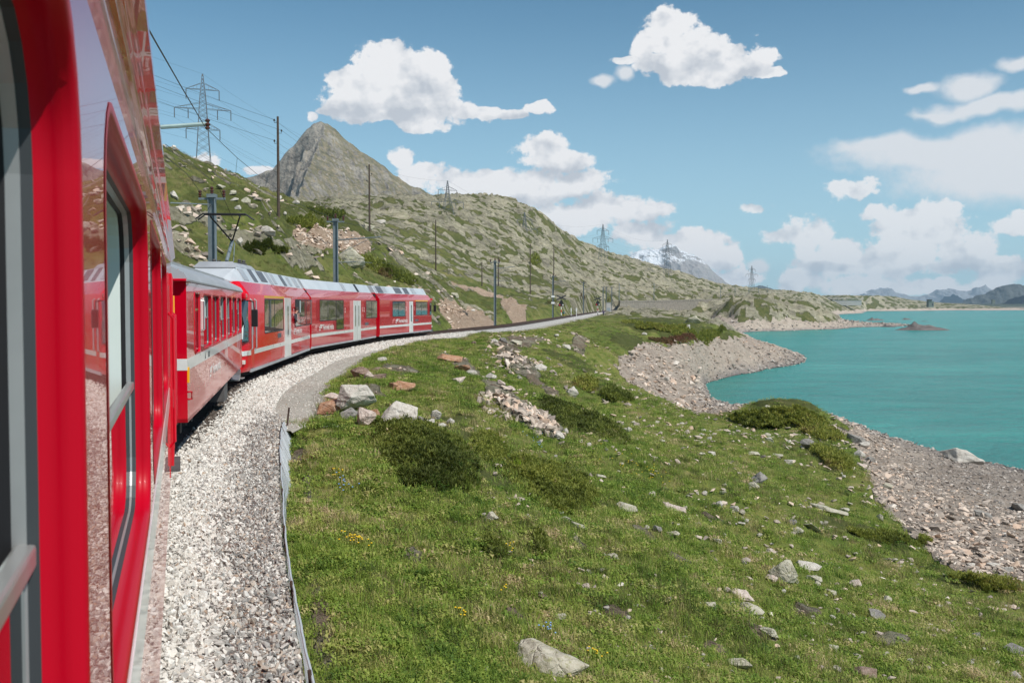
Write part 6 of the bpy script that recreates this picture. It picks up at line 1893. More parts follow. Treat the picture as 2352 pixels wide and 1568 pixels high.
def stone_label(cx, cy, mat):
    """a small stone is told apart by the named rock it lies next to"""
    best = sorted((math.hypot(q[0]-cx, (q[1]-cy)*1.4), q) for q in ROCKS if q[6])[:3]
    for d, q in best:
        dx, dy = cx-q[0], cy-q[1]
        side = ('right of' if dx > 0 else 'left of') if abs(dx) > abs(dy)*1.2 else ('below' if dy > 0 else 'above')
        far = 'close ' if d < 45 else ('' if d < 110 else 'well ')
        name = ' '.join(q[6].split()[:7])
        while name.split()[-1] in ('the', 'of', 'in', 'a', 'an', 'by', 'at', 'to', 'with', 'from', 'on', 'and', 'right', 'left', 'beside', 'below', 'above', 'under', 'near', 'toward', 'its', 'white', 'two', 'pale', 'tall', 'low', 'grey', 'bright', 'lower', 'long', 'big', 'upper', 'paired', 'split', 'middle', 'large'): name = ' '.join(name.split()[:-1])
        for w in (far, far+'but not far ') if False else (far,):
            l = '%s stone %s%s the %s' % (LOOKS[mat], w, side, name)
            if l not in _taken: _taken[l] = 1; return l
    for sz in ('smaller', 'smallest', 'other', 'flat', 'low'):
        l = sz+' '+l if not l.split()[0] in ('smaller', 'smallest') else l
        if l not in _taken: _taken[l] = 1; return l
    return l
def build_rocks():
    bank = {}
    r = np.random.default_rng(9)
    px = np.array([q[0] for q in ROCKS]); 
    for i, (cx, cy, w, mat, fl, lg, label) in enumerate(ROCKS):
        c = on_land(cx, cy+w*fl*0.18)
        s = w/FPX*c[1]*(0.76 if 740 < cx < 1045 and cy > 840 else 0.60)
        big = label is not None
        if big:
            me = boulder_mesh('boulder', mat, 100+i, fl, lg, 12 if w < 60 else 17, 0.045, 2 if w < 45 else 3, 0.55 if fl < 0.42 else 0)
        else:
            k = (mat, i % 4, fl < 0.5)
            if k not in bank: bank[k] = boulder_mesh('stone', mat, 300+len(bank), 0.42 if fl < 0.5 else 0.75, 1.0, 14, 0.05, 1)
            me = bank[k]
        o = link_mesh('boulder' if big else 'stone', me)
        o.location = (c[0], c[1], c[2]+s*fl*(0.42 if fl > 0.35 else 0.55)+0.02)
        o.scale = (s, s, s); STONES.append((c[0], c[1], s*lg*0.9))
        yaw = r.uniform(-0.5, 0.5)
        o.rotation_euler = (r.uniform(-.12, .12)+0.05, 0.22*(cx > 1100)+r.uniform(-.12, .12), yaw)
        tag(o, label or stone_label(cx, cy, mat), 'rock', 'boulders on the lakeside slope' if big else 'small stones in the grass')
    # small stones lying about in the grass
    n = 0
    kinds = [boulder_mesh('stone', m_, 500+k, f_, 1.0, 12, 0.05, 1) for k, (m_, f_) in enumerate([('rock_pale', .5), ('rock_lichen', .55), ('rock_pink', .5), ('rock_pale', .7), ('rock_lichen', .4)])]
    while n < 130:
        cx, cy = r.uniform(1050, 2330), r.uniform(800, 1560)
        cx = 1100+(cx-1050)*1.0
        c = on_land(cx, cy)
        z, m = land(np.array([c[0]]), np.array([c[1]]))
        if m['shore'][0] > 0.3 or m['path'][0] > 0.2 or c[1] > 110 or m['shp'][0] > 0.4: continue
        if fbm(np.array([c[0]/5]), np.array([c[1]/5]), 2, 70)[0] < r.uniform(-0.35, 0.25): continue
        s = r.uniform(9, 17)/FPX*c[1]*0.6
        kk = int(r.integers(len(kinds))); o = link_mesh('stone', kinds[kk])
        o.location = (c[0], c[1], c[2]+s*0.34+0.02); o.scale = (s, s, s); STONES.append((c[0], c[1], s)); o.rotation_euler = (r.uniform(-.2, .2), 0.2+r.uniform(-.2, .2), r.uniform(0, 6.2))
        tag(o, stone_label(cx, cy, kinds[kk].materials[0].name), 'rock', 'small stones in the grass')
        n += 1
    # rubble, scree and shore stones: too many to count
    def field(name, n, region, size, mat, variants, label, seed, mask, tilt=0.6, lift=0.12):
        rr = np.random.default_rng(seed)
        x0, x1, y0, y1 = region
        X = rr.uniform(x0, x1, n*3); Y = np.exp(rr.uniform(np.log(y0), np.log(y1), n*3))
        z, m = land(X, Y)
        k = np.nonzero(mask(X, Y, z, m, rr))[0][:n]
        S = size(X[k], Y[k], rr)
        P = np.stack([X[k], Y[k], z[k]+S*lift], 1)
        if name == 'grass_stones': PEBBLES.extend(zip(X[k], Y[k], S))
        tone = np.clip(rr.uniform(0, 1, len(k)), 0, 1)
        return stone_mass(name, P, S, variants, M[mat], None, tilt, tone, rr, label)
    up = lambda X, Y, z: sstep(-9.0, -7.2, z + 0.8*fbm(X/5, Y/5, 3, 2))
    field('scree', 11000, (14, 46, 30, 92), lambda X, Y, q: q.uniform(0.05, 0.17, len(X))*np.where(q.uniform(size=len(X)) < .07, 2.2, 1), 'scree', SLAB, 'pinkish broken scree above the stony shore on the right', 3,
          lambda X, Y, z, m, q: (m['shore'] > .5) & (q.uniform(size=len(X)) < up(X, Y, z)) & (z > LAKE+0.2))
    field('shore_shingle', 10000, (18, 52, 32, 110), lambda X, Y, q: q.uniform(0.06, 0.16, len(X)), 'scree_grey', SLAB, 'grey shingle along the near waterline', 4,
          lambda X, Y, z, m, q: (m['shore'] > .5) & (q.uniform(size=len(X)) > up(X, Y, z)) & (z > LAKE-0.1))
    field('scree', 6000, (5, 75, 85, 230), lambda X, Y, q: q.uniform(0.12, 0.42, len(X))*np.where(q.uniform(size=len(X)) < .08, 1.9, 1), 'scree', SLAB, 'pale scree under the grassy headland', 5,
          lambda X, Y, z, m, q: (m['shore'] > .5) & (q.uniform(size=len(X)) < up(X, Y, z)*0.9+0.03) & (z > LAKE+0.2))
    field('shore_shingle', 9000, (15, 80, 85, 230), lambda X, Y, q: q.uniform(0.14, 0.48, len(X)), 'scree_grey', SLAB, 'grey stones on the bare beach of the headland', 6,
          lambda X, Y, z, m, q: (m['shore'] > .5) & (q.uniform(size=len(X)) > up(X, Y, z)) & (z > LAKE-0.1))
    field('shore_rubble', 5000, (60, 260, 370, 620), lambda X, Y, q: q.uniform(0.25, 1.0, len(X)), 'scree_grey', SLAB, 'dark rubble on the shore of the second headland', 7,
          lambda X, Y, z, m, q: (m['shore'] > .4) & (z > LAKE-0.1))
    field('grass_stones', 3400, (-2, 34, 9, 95), lambda X, Y, q: (0.035+0.085*q.uniform(0, 1, len(X))**2)*np.clip(Y/22, 0.7, 2.4), 'scree', SLAB, 'small pale stones strewn through the turf', 14,
          lambda X, Y, z, m, q: (track_D(X, Y) > edge_D(Y)+2.5) & (m['shore'] < .2) & (m['shp'] < .5) & (fbm(X/5, Y/5, 3, 70) > q.uniform(-0.3, 0.35, len(X))), 0.5, lift=0.42)
    field('rubble_heap', 2400, (-3, 9, 28, 60), lambda X, Y, q: q.uniform(0.10, 0.30, len(X)), 'scree', SLAB, 'heap of angular grey rubble on the grass slope', 8,
          lambda X, Y, z, m, q: in_poly(*(lambda a: (a[0]+26*fbm(X/1.3, Y/1.3, 3, 33), a[1]+16*fbm(X/1.3, Y/1.3, 3, 34)))(project(X, Y, z)), [(1100,905),(1125,900),(1190,925),(1260,965),(1300,1000),(1290,1008),(1210,985),(1140,955),(1105,930)]), 1.2)
    field('rubble_field', 700, (-4, 10, 50, 95), lambda X, Y, q: q.uniform(0.10, 0.34, len(X)), 'scree', SLAB, 'broken stones in the upper rubble field', 9,
          lambda X, Y, z, m, q: ell(*project(X, Y, z), 1180, 845, 85, 30, 30) > 0.3*q.uniform(size=len(X)), 1.0)
    field('rubble_field', 500, (-14, 12, 25, 120), lambda X, Y, q: q.uniform(0.05, 0.16, len(X))*Y/45, 'scree', SLAB, 'stone fragments in the bare soil by the footpath', 10,
          lambda X, Y, z, m, q: (m['earth'] > .3), 1.0)
    field('scree', 1600, (-32, -6, 70, 160), lambda X, Y, q: q.uniform(0.12, 0.40, len(X)), 'scree_red', SLAB, 'reddish rubble in the scar of the green hill', 12,
          lambda X, Y, z, m, q: (m['scar'] > .4), 1.0)
    field('hillside_stones', 1500, (-60, -8, 45, 150), lambda X, Y, q: q.uniform(0.15, 0.6, len(X)), 'scree', SLAB, 'pale stones strewn over the green hillside', 13,
          lambda X, Y, z, m, q: (track_D(X, Y) < -4) & ((m['rock'] > .3) | (q.uniform(size=len(X)) < 0.05)), 0.7)
# ------------------------------------------------------------------ masts, poles, pylons, wires
def gz(x, y): return float(land_z(x, y)[0])

def catenary_mast(px, Y, label, top, arm=None, side=1, plates=(), low=True):
    x = (px-1176)/FPX*Y
    g = min(gz(x, Y), 0.2)
    hh = top-g
    o = thing('catenary_mast', (x, Y, g), 0, label, 'mast', 'catenary masts along the track')
    a = math.atan(float(np.interp(Y, CLY, _hdg)))
    m = MB(); w = 0.15
    for sx in (-1, 1): m.box(sx*w-0.012, sx*w+0.012, -w, w, -0.4, hh-0.55)
    m.box(-w, w, -0.012, 0.012, -0.4, hh-0.55)
    m.build('mast_post', M['mast_grey'], o)
    f = MB(); f.box(-0.35, 0.35, -0.35, 0.35, -0.5, 0.18); f.build('foundation', M['concrete'], o, bevel=0.03)
    c = MB(); c.box(-0.62, 0.62, -0.05, 0.05, hh-0.66, hh-0.56); c.box(-0.2, 0.2, -0.2, 0.2, hh-0.56, hh-0.40); c.build('cross_arm', M['mast_grey'], o)
    for xx, z in ((-0.56, hh-0.56), (0.56, hh-0.56), (0, hh-0.40)):
        i = MB(); i.lathe([(0.03, z), (0.09, z+0.06), (0.05, z+0.10), (0.11, z+0.17), (0.05, z+0.22), (0.10, z+0.30), (0.03, z+0.36)], (xx, 0, 0), 8); i.build('insulator', M['insulator'], o, smooth=True)
    if arm:
        ca, sa = math.cos(a), math.sin(a)
        def q(d, z): return (d*ca, -d*sa, z-g)
        t = MB(); t.tube([q(side*w, 7.05), q(side*arm, 7.25)], 0.045, 6); t.build('cantilever', M['mast_grey'], o)
        t = MB(); t.tube([q(side*w, 6.0), q(side*(arm-0.7), 7.2)], 0.02, 5); t.build('stay', M['mast_grey'], o)
        if low:
            t = MB(); t.tube([q(side*w, 5.45), q(side*(arm*0.45), 5.5)], 0.035, 6); t.build('registration_arm', M['mast_grey'], o)
            t = MB(); t.tube([q(side*(arm*0.45), 5.5), q(side*(arm*0.8), 5.42)], 0.018, 5); t.build('steady_arm', M['mast_grey'], o)
    for z in plates:
        p = MB(); p.box(-0.35, 0.35, -0.20, -0.17, z-0.2, z+0.2); p.build('number_plate', M['white'], o)
    return o

def sag(a, b, d, n=14):
    a, b = Vector(a), Vector(b)
    return [a.lerp(b, k/n) - Vector((0, 0, d*4*(k/n)*(1-k/n))) for k in range(n+1)]
def wire(pts, r, label, name='overhead_wire', group='overhead wires of the railway', cat='wire', mat='wire'):
    m = MB(); m.tube(pts, r, 4)
    return tag(m.build(name, M[mat], None, fix=False), label, cat, group)

def lattice_pylon(px, top_py, Y, label, H, base_drop=2.0, s=1.0):
    t = at_y(px, top_py, Y)
    g = gz(t[0], Y)
    H = max(H, t[2]-g+0.5)
    zb = t[2]-H
    o = thing('power_pylon', (t[0], Y, zb), 0.35, label, 'pylon', 'lattice pylons of the power line')
    th = max(0.13, Y/FPX*0.34)
    wb, wt, zt = 2.6*s, 0.75*s, H-6.0*s
    def half(z): return wb+(wt-wb)*min(1, z/zt) if z < zt else wt*(1-0.85*(z-zt)/(H-zt))
    b = MB()
    zs = [0]
    while zs[-1] < H-0.6: zs.append(zs[-1]+max(0.9*s, half(zs[-1])*1.25))
    zs[-1] = H
    for k in range(len(zs)-1):
        a, c = half(zs[k]), half(zs[k+1])
        C0 = [(a, a), (-a, a), (-a, -a), (a, -a)]; C1 = [(c, c), (-c, c), (-c, -c), (c, -c)]
        for i in range(4):
            j = (i+1) % 4
            b.bar((*C0[i], zs[k]), (*C1[i], zs[k+1]), th)
            b.bar((*C0[i], zs[k]), (*C1[j], zs[k+1]), th*0.55); b.bar((*C0[j], zs[k]), (*C1[i], zs[k+1]), th*0.55)
    b.build('tower', M['lattice'], o)
    tips = []
    for zz, L in ((H-4.0*s, 4.1*s), (H-9.0*s, 7.0*s), (H-14.2*s, 4.2*s)):
        h = half(zz); m = MB()
        for sx in (-1, 1):
            for sy in (-h, h):
                m.bar((sx*h, sy, zz), (sx*L, 0, zz-0.1), th*0.8); m.bar((sx*h, sy, zz+1.5*s), (sx*L, 0, zz), th*0.7)
            for k in range(1, 4):
                x = sx*(h+(L-h)*k/4); hh = h*(1-k/4); m.bar((x, -hh, zz), (x, 0, zz+1.5*s*(1-k/4)), th*0.45); m.bar((x, hh, zz), (x, -hh, zz), th*0.45)
        m.build('cross_arm', M['lattice'], o)
        for x in ([-L, L] if L < 6 else [-L, -L*0.52, L*0.52, L]):
            i = MB(); i.tube([(x, 0, zz-0.1), (x, 0, zz-2.6*s)], 0.12*s, 6); i.build('insulator', M['lattice'], o)
            tips.append((x, zz-2.6*s))
    tips.append((0, H))
    a = 0.35
    return [Vector((t[0]+x*math.cos(a), Y+x*math.sin(a), zb+z)) for x, z in tips]

def wooden_pole(px, py0, py1, Y, label, ins=True):
    b = at_y(px, py0, Y); t = at_y(px, py1, Y)
    g = min(gz(b[0], Y), b[2]+0.6)
    H = t[2]-g
    o = thing('wooden_pole', (b[0], Y, g), 0, label, 'pole', 'wooden poles up the hillside')
    m = MB(); m.tube([(0, 0, -0.4), (0, 0, H)], 0.16, 8, 0.11); m.build('pole_shaft', M['wood'], o, smooth=True)
    tips = []
    for k, (sx, dz) in enumerate(((-1, 0.45), (1, 1.5), (-1, 2.5))):
        i = MB(); i.tube([(sx*0.1, 0, H-dz-0.15), (sx*0.36, 0, H-dz-0.15), (sx*0.36, 0, H-dz)], 0.025, 5); i.lathe([(0.05, H-dz), (0.10, H-dz+0.05), (0.07, H-dz+0.12), (0.09, H-dz+0.16), (0.03, H-dz+0.22)], (sx*0.36, 0, 0), 7)
        i.build('insulator', M['black'], o)
        tips.append(Vector((b[0]+sx*0.36, Y, g+H-dz+0.15)))
    return tips

def build_lines():
    # mast whose post the near coach hides, but whose arm reaches into view
    xa = -12.6; ya = 28.0
    o = thing('catenary_mast', (xa, ya, gz(xa, ya)), 0, 'mast hidden by the near coach, only its pale green arm in view', 'mast', 'catenary masts along the track')
    g = o.location.z
    m = MB(); m.tube([(0, 0, -0.3), (0, 0, 8.6-g)], 0.14, 8); m.build('mast_post', M['mast_grey'], o)
    m = MB(); m.tube([(0.1, 0, 7.25-g), (4.1, 0, 7.52-g)], 0.06, 8); m.build('cantilever', M['pale_green'], o, smooth=True)
    m = MB(); m.tube([(0.1, 0, 6.0-g), (2.6, 0, 7.35-g)], 0.03, 6); m.build('stay', M['pale_green'], o)
    m = MB(); m.lathe([(0.03, 0), (0.08, 0.05), (0.04, 0.09), (0.09, 0.15), (0.04, 0.2), (0.08, 0.26), (0.03, 0.3)], (4.1, 0, 7.36-g), 8); m.build('insulator', M['insulator'], o)
    catenary_mast(490, 47, 'near grey steel mast standing behind the coach and railcar roofs', 8.05, None)
    catenary_mast(772, 71, 'steel mast with long arm behind the joint of first and middle railcar', 8.95, 3.3)
    catenary_mast(1137, 127, 'steel mast with concrete foot just beyond the head of the train', 8.4, 2.6)
    catenary_mast(1270, 204, 'mast with white plates before the level crossing', 8.7, 2.6, plates=(3.3, 4.6))
    catenary_mast(1340, 300, 'mast between the two crossing lights', 9.5, 2.6)
    catenary_mast(1385, 352, 'left of three thin masts where the line bends', 9.0, 2.2)
    catenary_mast(1392, 375, 'middle of three thin masts where the line bends', 9.4, 2.2)
    catenary_mast(1405, 400, 'right of three thin masts where the line bends', 9.6, 2.2)
    for k, (px, py0, py1, Y) in enumerate([(1422, 696, 650, 440), (1502, 690, 650, 520), (1655, 684, 655, 640), (1688, 683, 656, 680), (1720, 682, 656, 720), (1742, 682, 655, 740), (1762, 681, 655, 760)]):
        b = at_y(px, py0, Y); t = at_y(px, py1, Y); g = min(gz(b[0], Y), b[2])
        o = thing('catenary_mast', (b[0], Y, g), 0, ['slim mast at the start of the stone embankment', 'slim mast at the middle of the stone embankment', 'first of a row of far masts above the second headland', 'second of the row of far masts above the second headland',
             'third of the row of far masts above the second headland', 'fourth of the row of far masts above the second headland', 'fifth and last of the row of far masts above the second headland'][k], 'mast', 'far masts along the embankment')
        m = MB(); m.tube([(0, 0, -0.3), (0, 0, t[2]-g)], 0.16, 6); m.build('mast_post', M['mast_grey'], o)
        m = MB(); m.tube([(0, 0, t[2]-g-2.2), (2.6, 0, t[2]-g-2.0)], 0.07, 5); m.build('cantilever', M['mast_grey'], o)
    # wires over the train
    P = lambda px, py, Y: Vector(at_y(px, py, Y))
    c0, c1, c2 = P(357, 96, 13.5), P(471, 292, 28), P(545, 363, 36)
    wire([P(300, -5, 9.5), c0, P(415, 197, 19), c1], 0.012, 'messenger wire falling from the upper left to the pale green arm')
    wire([c1, c2, P(605, 412, 46), P(690, 470, 57), P(790, 512, 66), P(872, 524, 71)], 0.012, 'messenger wire from the pale green arm to the second mast')
    wire([P(380, 332, 20), P(420, 360, 26), P(500, 425, 33), P(535, 503, 35), P(700, 585, 60), P(835, 600, 71)], 0.008, 'contact wire above the pantograph')
    wire([P(378, 338, 20), P(430, 372, 27), P(490, 418, 47)], 0.008, 'upper feeder wire to the near mast')
    wire([P(384, 362, 20), P(430, 400, 28), P(485, 475, 47)], 0.010, 'lower feeder wire to the near mast')
    wire([P(392, 466, 34), P(484, 470, 47)], 0.022, 'pale rod reaching left from the near mast', mat='galv')
    wire([c2, P(543, 380, 36), P(541, 408, 36)], 0.006, 'short dropper hanging from the messenger wire')
    arms = [(875, 525, 71), (1168, 620, 127), (1297, 652, 204), (1360, 668, 300), (1408, 680, 375)]
    for (a, b), l in zip(zip(arms[:-1], arms[1:]), ('messenger wire from the second mast to the third', 'messenger wire from the third mast to the crossing', 'messenger wire over the level crossing', 'messenger wire to the bend')):
        wire(sag(P(*a), P(*b), 0.5), 0.012, l)
        p, q = P(*a), P(*b)
        wire([Vector((p.x, p.y, 5.45)), Vector((q.x, q.y, 5.45))], 0.010, l.replace('messenger', 'contact'))
    # power line
    py = [lattice_pylon(465, 170, 260, 'nearest and tallest lattice pylon above the green hill, left of the peak', 36),
          lattice_pylon(1028, 415, 423, 'second lattice pylon, its top against the cloud over the rocky hill', 17),
          lattice_pylon(1205, 487, 520, 'faint lattice pylon lost against the rocky hillside', 22),
          lattice_pylon(1385, 515, 634, 'lattice pylon on the right shoulder of the rocky hill', 20),
          lattice_pylon(1533, 550, 800, 'lattice pylon in front of the snowy mountain', 26),
          lattice_pylon(1727, 610, 1020, 'smallest lattice pylon, alone on the low ridge by the lake', 22)]
    left = [p + Vector((-95, -150, 26)) for p in py[0]]
    names = ['upper left', 'upper right', 'middle far left', 'middle inner left', 'middle inner right', 'middle far right', 'lower left', 'lower right', 'earth']
    for i, nm in enumerate(names):
        wire(sag(left[i], py[0][i], 3.5, 10), 0.017, nm+' conductor left of the nearest pylon', 'power_line', 'conductors of the power line')
        wire(sag(py[0][i], py[1][i], 7, 16), 0.017, nm+' conductor from the nearest pylon to the second', 'power_line', 'conductors of the power line')
        wire(sag(py[1][i], py[3][i], 8, 12), 0.02, nm+' conductor over the rocky hill', 'power_line', 'conductors of the power line')
        wire(sag(py[3][i], py[4][i], 5, 10), 0.02, nm+' conductor toward the snowy mountain', 'power_line', 'conductors of the power line')
    tp = [wooden_pole(640, 500, 268, 100, 'tallest dark wooden pole, left of the rocky peak'), wooden_pole(849, 545, 378, 150, 'brown wooden pole in front of the peak right flank'),
          wooden_pole(1001, 616, 505, 200, 'wooden pole right of the second mast, before pale slabs'), wooden_pole(1218, 642, 560, 270, 'thin wooden pole near the lone dark bush'),
          wooden_pole(1145, 655, 590, 262, 'short thin pole on the grass behind the third mast'), wooden_pole(1107, 660, 602, 255, 'shortest pole, above the slabs left of the third mast'), wooden_pole(1272, 610, 560, 300, 'pole right of the lone dark bush')]
    for k in range(3):
        wire(sag(tp[0][k]+Vector((-24, -55, 7)), tp[0][k], 1.2), 0.012, ['top', 'middle', 'bottom'][k]+' telephone wire left of the tallest pole', 'telephone_wire', 'telephone wires')
        wire(sag(tp[0][k], tp[1][k], 1.0), 0.012, ['top', 'middle', 'bottom'][k]+' telephone wire between the tallest pole and the brown one', 'telephone_wire', 'telephone wires')
        wire(sag(tp[1][k], tp[2][k], 1.0), 0.012, ['top', 'middle', 'bottom'][k]+' telephone wire from the brown pole downhill', 'telephone_wire', 'telephone wires')
# ------------------------------------------------------------------ people
def person(label, loc, rotz, top, legs, pose='walk', h=1.7):
    """one skinned body, with cap or hair and a rucksack as children"""
    k = h/1.7
    J = [((0,0,.95),.13),((0,0,1.15),.125),((0,0,1.36),.14),((0,0,1.47),.06),((0,.02,1.56),.095),((0,.02,1.65),.085)]
    E = [(0,1),(1,2),(2,3),(3,4),(4,5)]
    def limb(parent, pts):
        p = parent
        for c, r in pts:
            J.append((c, r)); E.append((p, len(J)-1)); p = len(J)-1
    st = 0.20 if pose == 'walk' else 0.03
    limb(0, [((.10,0,.90),.09),((.10,st,.50),.065),((.10,st*.6,.08),.045),((.10,st*.6+.14,.03),.04)])
    limb(0, [((-.10,0,.90),.09),((-.10,-st*.3,.50),.065),((-.10,-st*1.4,.10),.045),((-.10,-st*1.4+.13,.03),.04)])
    for s in (1, -1):
        limb(2, [((s*.19,0,1.38),.062),((s*.24,-s*st*.5,1.12),.048),((s*.23,s*st*.2+.08,.90),.038),((s*.225,s*st*.3+.12,.82),.04)])
    me = bpy.data.meshes.new('body'); me.from_pydata([tuple(x*k for x in c) for c, r in J], E, [])
    o = thing('person', loc, rotz, label, 'person')
    b = link_mesh('body', me, o)
    b.modifiers.new('skin', 'SKIN'); b.modifiers['skin'].use_smooth_shade = True
    for v, (c, r) in zip(me.skin_vertices[0].data, J): v.radius = (r*k, r*k*0.85)
    me.skin_vertices[0].data[0].use_root = True
    b.modifiers.new('sub', 'SUBSURF').levels = 1
    dg = bpy.context.evaluated_depsgraph_get()
    m2 = bpy.data.meshes.new_from_object(b.evaluated_get(dg))
    b.modifiers.clear(); b.data = m2
    m2.materials.clear()
    for n in ('skin', top, legs, 'black'): m2.materials.append(M[n])
    for f in m2.polygons:
        z = f.center.z/k
        f.material_index = 0 if z > 1.47 or (abs(f.center.x) > .17*k and z < 1.05 and z > .6) else (1 if z > .92 else (2 if z > .09 else 3))
    hr = MB(); hr.lathe([(.02,1.74),(.07,1.72),(.10,1.66),(.105,1.60),(.09,1.57)], (0,.0,0), 12); q = hr.build('hair', M['hair'], o, smooth=True); q.scale = (k,k,k)
    rk = MB(); rk.box(-.15,.15,-.30,-.12,1.02,1.42); q = rk.build('rucksack', M['cloth_dark'], o, bevel=.05); q.scale = (k,k,k)
    return o

def build_far():
    # level crossing lights
    for px, py, Y, lb in ((1289, 719, 214, 'crossing light with black triangle board on the left of the track'), (1373, 717, 262, 'crossing light with dark cross on the lake side of the track')):
        b = on_land(px, py) if False else at_y(px, py, Y)
        g = gz(b[0], Y); 
        o = thing('crossing_light', (b[0], Y, g), 0, lb, 'signal', 'level crossing lights')
        for k in range(5):
            z0 = 0.0+k*0.62
            p = MB(); p.tube([(0,0,z0),(0,0,z0+0.62)], 0.09, 10, cap=True); p.build('post_band', M['white' if k % 2 else 'red_band'] if k else M['black'], o)
        t = MB(); t.prism([(-0.65, 2.6), (0.65, 2.6), (0.65, 2.9), (0.12, 3.9), (-0.12, 3.9), (-0.65, 2.9)], 'y', -0.14, -0.06); t.build('light_board', M['black'], o)
        for xx in (-0.36, 0.36):
            l = MB(); l.lathe([(0.05, -0.24), (0.15, -0.22), (0.17, -0.14)], (xx, 0, 2.85), 12, 'y'); l.build('lamp', M['lamp_glass'] if xx > 0 else M['red_band'], o)
        c = MB(); c.bar((-1.0, 0.03, 4.0), (1.0, 0.03, 4.9), 0.05, 0.24); c.bar((-1.0, 0.06, 4.9), (1.0, 0.06, 4.0), 0.05, 0.24); c.bar((0, 0.02, 3.0), (0, 0.02, 4.5), 0.08); c.build('warning_cross', M['cloth_dark'], o)
    b = at_y(1386, 722, 249); person('person in purple jacket walking on the lake side of the track', (b[0], 249, gz(b[0], 249)), 0.3, 'cloth_purple', 'cloth_dark')
    b = at_y(1295, 722, 212); person('person in teal jacket waiting at the crossing left of the track', (b[0], 212, gz(b[0], 212)), -1.2, 'cloth_teal', 'cloth_yellow', 'stand')
    for px, lb in ((1312, 'left short pale post of the crossing path'), (1324, 'right short pale post of the crossing path')):
        b = at_y(px, 716, 216); g = gz(b[0], 216)
        p = MB(); p.tube([(0,0,-.2),(0,0,2.2)], .06, 6); p.box(-.12,.12,-.05,-.02,1.5,2.2)
        o = p.build('marker_post', M['white'], None, loc=(b[0], 216, g)); tag(o, lb, 'post')
    b = at_y(1397, 709, 345); g = gz(b[0], 345)
    o = thing('relay_cabinet', (b[0], 345, g), 0.1, 'pale concrete relay cabinet by the bend of the line', 'cabinet')
    p = MB(); p.box(-.8,.8,-.6,.6,0,b[2]+2.1-g); p.build('housing', M['concrete'], o, bevel=.03)
    p = MB(); p.box(-.9,.9,-.7,.7,b[2]+2.1-g+.002,b[2]+2.1-g+.12); p.build('lid', M['concrete'], o)
    p = MB(); p.box(-.6,.6,-.625,-.602,.2,1.8); p.build('cabinet_door', M['galv'], o)
    # stone embankment wall carrying the line on round the bay, with parapet
    pts = [(1424,703,692,430),(1480,706,691,470),(1540,712,690,505),(1600,706,688,545),(1660,700,687,600)]
    o = thing('retaining_wall', tuple(at_y(1424, 703, 430)), 0, 'long pale stone retaining wall under the far track', 'wall')
    w = MB(); c0 = Vector(o.location)
    for (a, b) in zip(pts[:-1], pts[1:]):
        A0 = Vector(at_y(a[0], a[1]+6, a[3]))-c0; A1 = Vector(at_y(a[0], a[2]+2, a[3]))-c0; B0 = Vector(at_y(b[0], b[1]+6, b[3]))-c0; B1 = Vector(at_y(b[0], b[2]+2, b[3]))-c0
        d = Vector((0, 6, 0))
        w.add([A0, B0, B1, A1, A0+d, B0+d, B1+d, A1+d], [(0,1,2,3),(4,7,6,5),(3,2,6,7),(0,3,7,4),(1,5,6,2),(0,4,5,1)])
    w.build('masonry_face', M['masonry'], o)
    w = MB()
    for (a, b) in zip(pts[:-1], pts[1:]):
        A = Vector(at_y(a[0], a[2]+2, a[3]))-c0+Vector((0,-.3,0)); B = Vector(at_y(b[0], b[2]+2, b[3]))-c0+Vector((0,-.3,0))
        w.add([A, B, B+Vector((0,7,0)), A+Vector((0,7,0)), A+Vector((0,0,.7)), B+Vector((0,0,.7)), B+Vector((0,7,.7)), A+Vector((0,7,.7))], [(0,3,2,1),(4,5,6,7),(0,1,5,4),(1,2,6,5),(2,3,7,6),(3,0,4,7)])
    w.build('coping', M['masonry'], o)
    # gallery on the far shore
    Y = 1330
    a = at_y(1868, 698, Y); b = at_y(1903, 686, Y); o = thing('avalanche_gallery', (a[0], Y, a[2]-2), 0, 'dark mouthed railway gallery with pale side wall on the far shore', 'building')
    W = b[0]-a[0]; H = b[2]-a[2]+2
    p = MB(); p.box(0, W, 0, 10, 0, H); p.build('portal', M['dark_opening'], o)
    p = MB(); p.box(W+.1, W*3.2, 1, 9, 0, H*.8); p.build('wall', M['concrete'], o)
    p = MB(); p.box(-2, W*3.3, -.5, 11, H+.01, H+.8); p.build('roof', M['concrete'], o)
    # gatehouse at the end of the spit
    Y = 1900
    a = at_y(2133, 702, Y); o = thing('gatehouse', (a[0], Y, a[2]-3), 0, 'small greenish gatehouse at the tip of the far spit', 'building')
    s = Y/FPX
    p = MB(); p.box(0, 12*s, 0, 10, 0, 10*s+3); p.build('wall', M['house_wall'], o)
    p = MB(); p.box(-.6*s, 7*s, -1, 8, 10*s+3.02, 13.5*s+3); p.build('upper_storey', M['house_wall'], o)
    p = MB(); p.box(-1.2*s, 7.6*s, -2, 9, 13.5*s+3.02, 14.6*s+3); p.build('roof', M['under_grey'], o)
    for k in range(2):
        p = MB(); p.box((1+k*3)*s, (2.2+k*3)*s, -1.15, -1.02, 11*s+3, 12.6*s+3); p.build('window', M['dark_opening'], o)
    p = MB(); p.box(8*s, 10*s, -.15, -.01, 3, 6*s+3); p.build('door', M['dark_opening'], o)
    # dam across the end of the lake
    Y = 2100
    a = at_y(2205, 699.5, Y); b = at_y(2560, 699.5, Y); o = thing('dam', (a[0], Y, LAKE-4), 0, 'long low dark green dam wall closing the lake', 'dam')
    p = MB(); p.prism([(0, 0), (14, 0), (8, a[2]-LAKE+4), (3, a[2]-LAKE+4)], 'x', 0, b[0]-a[0])
    p.build('dam_wall', M['dam'], o)
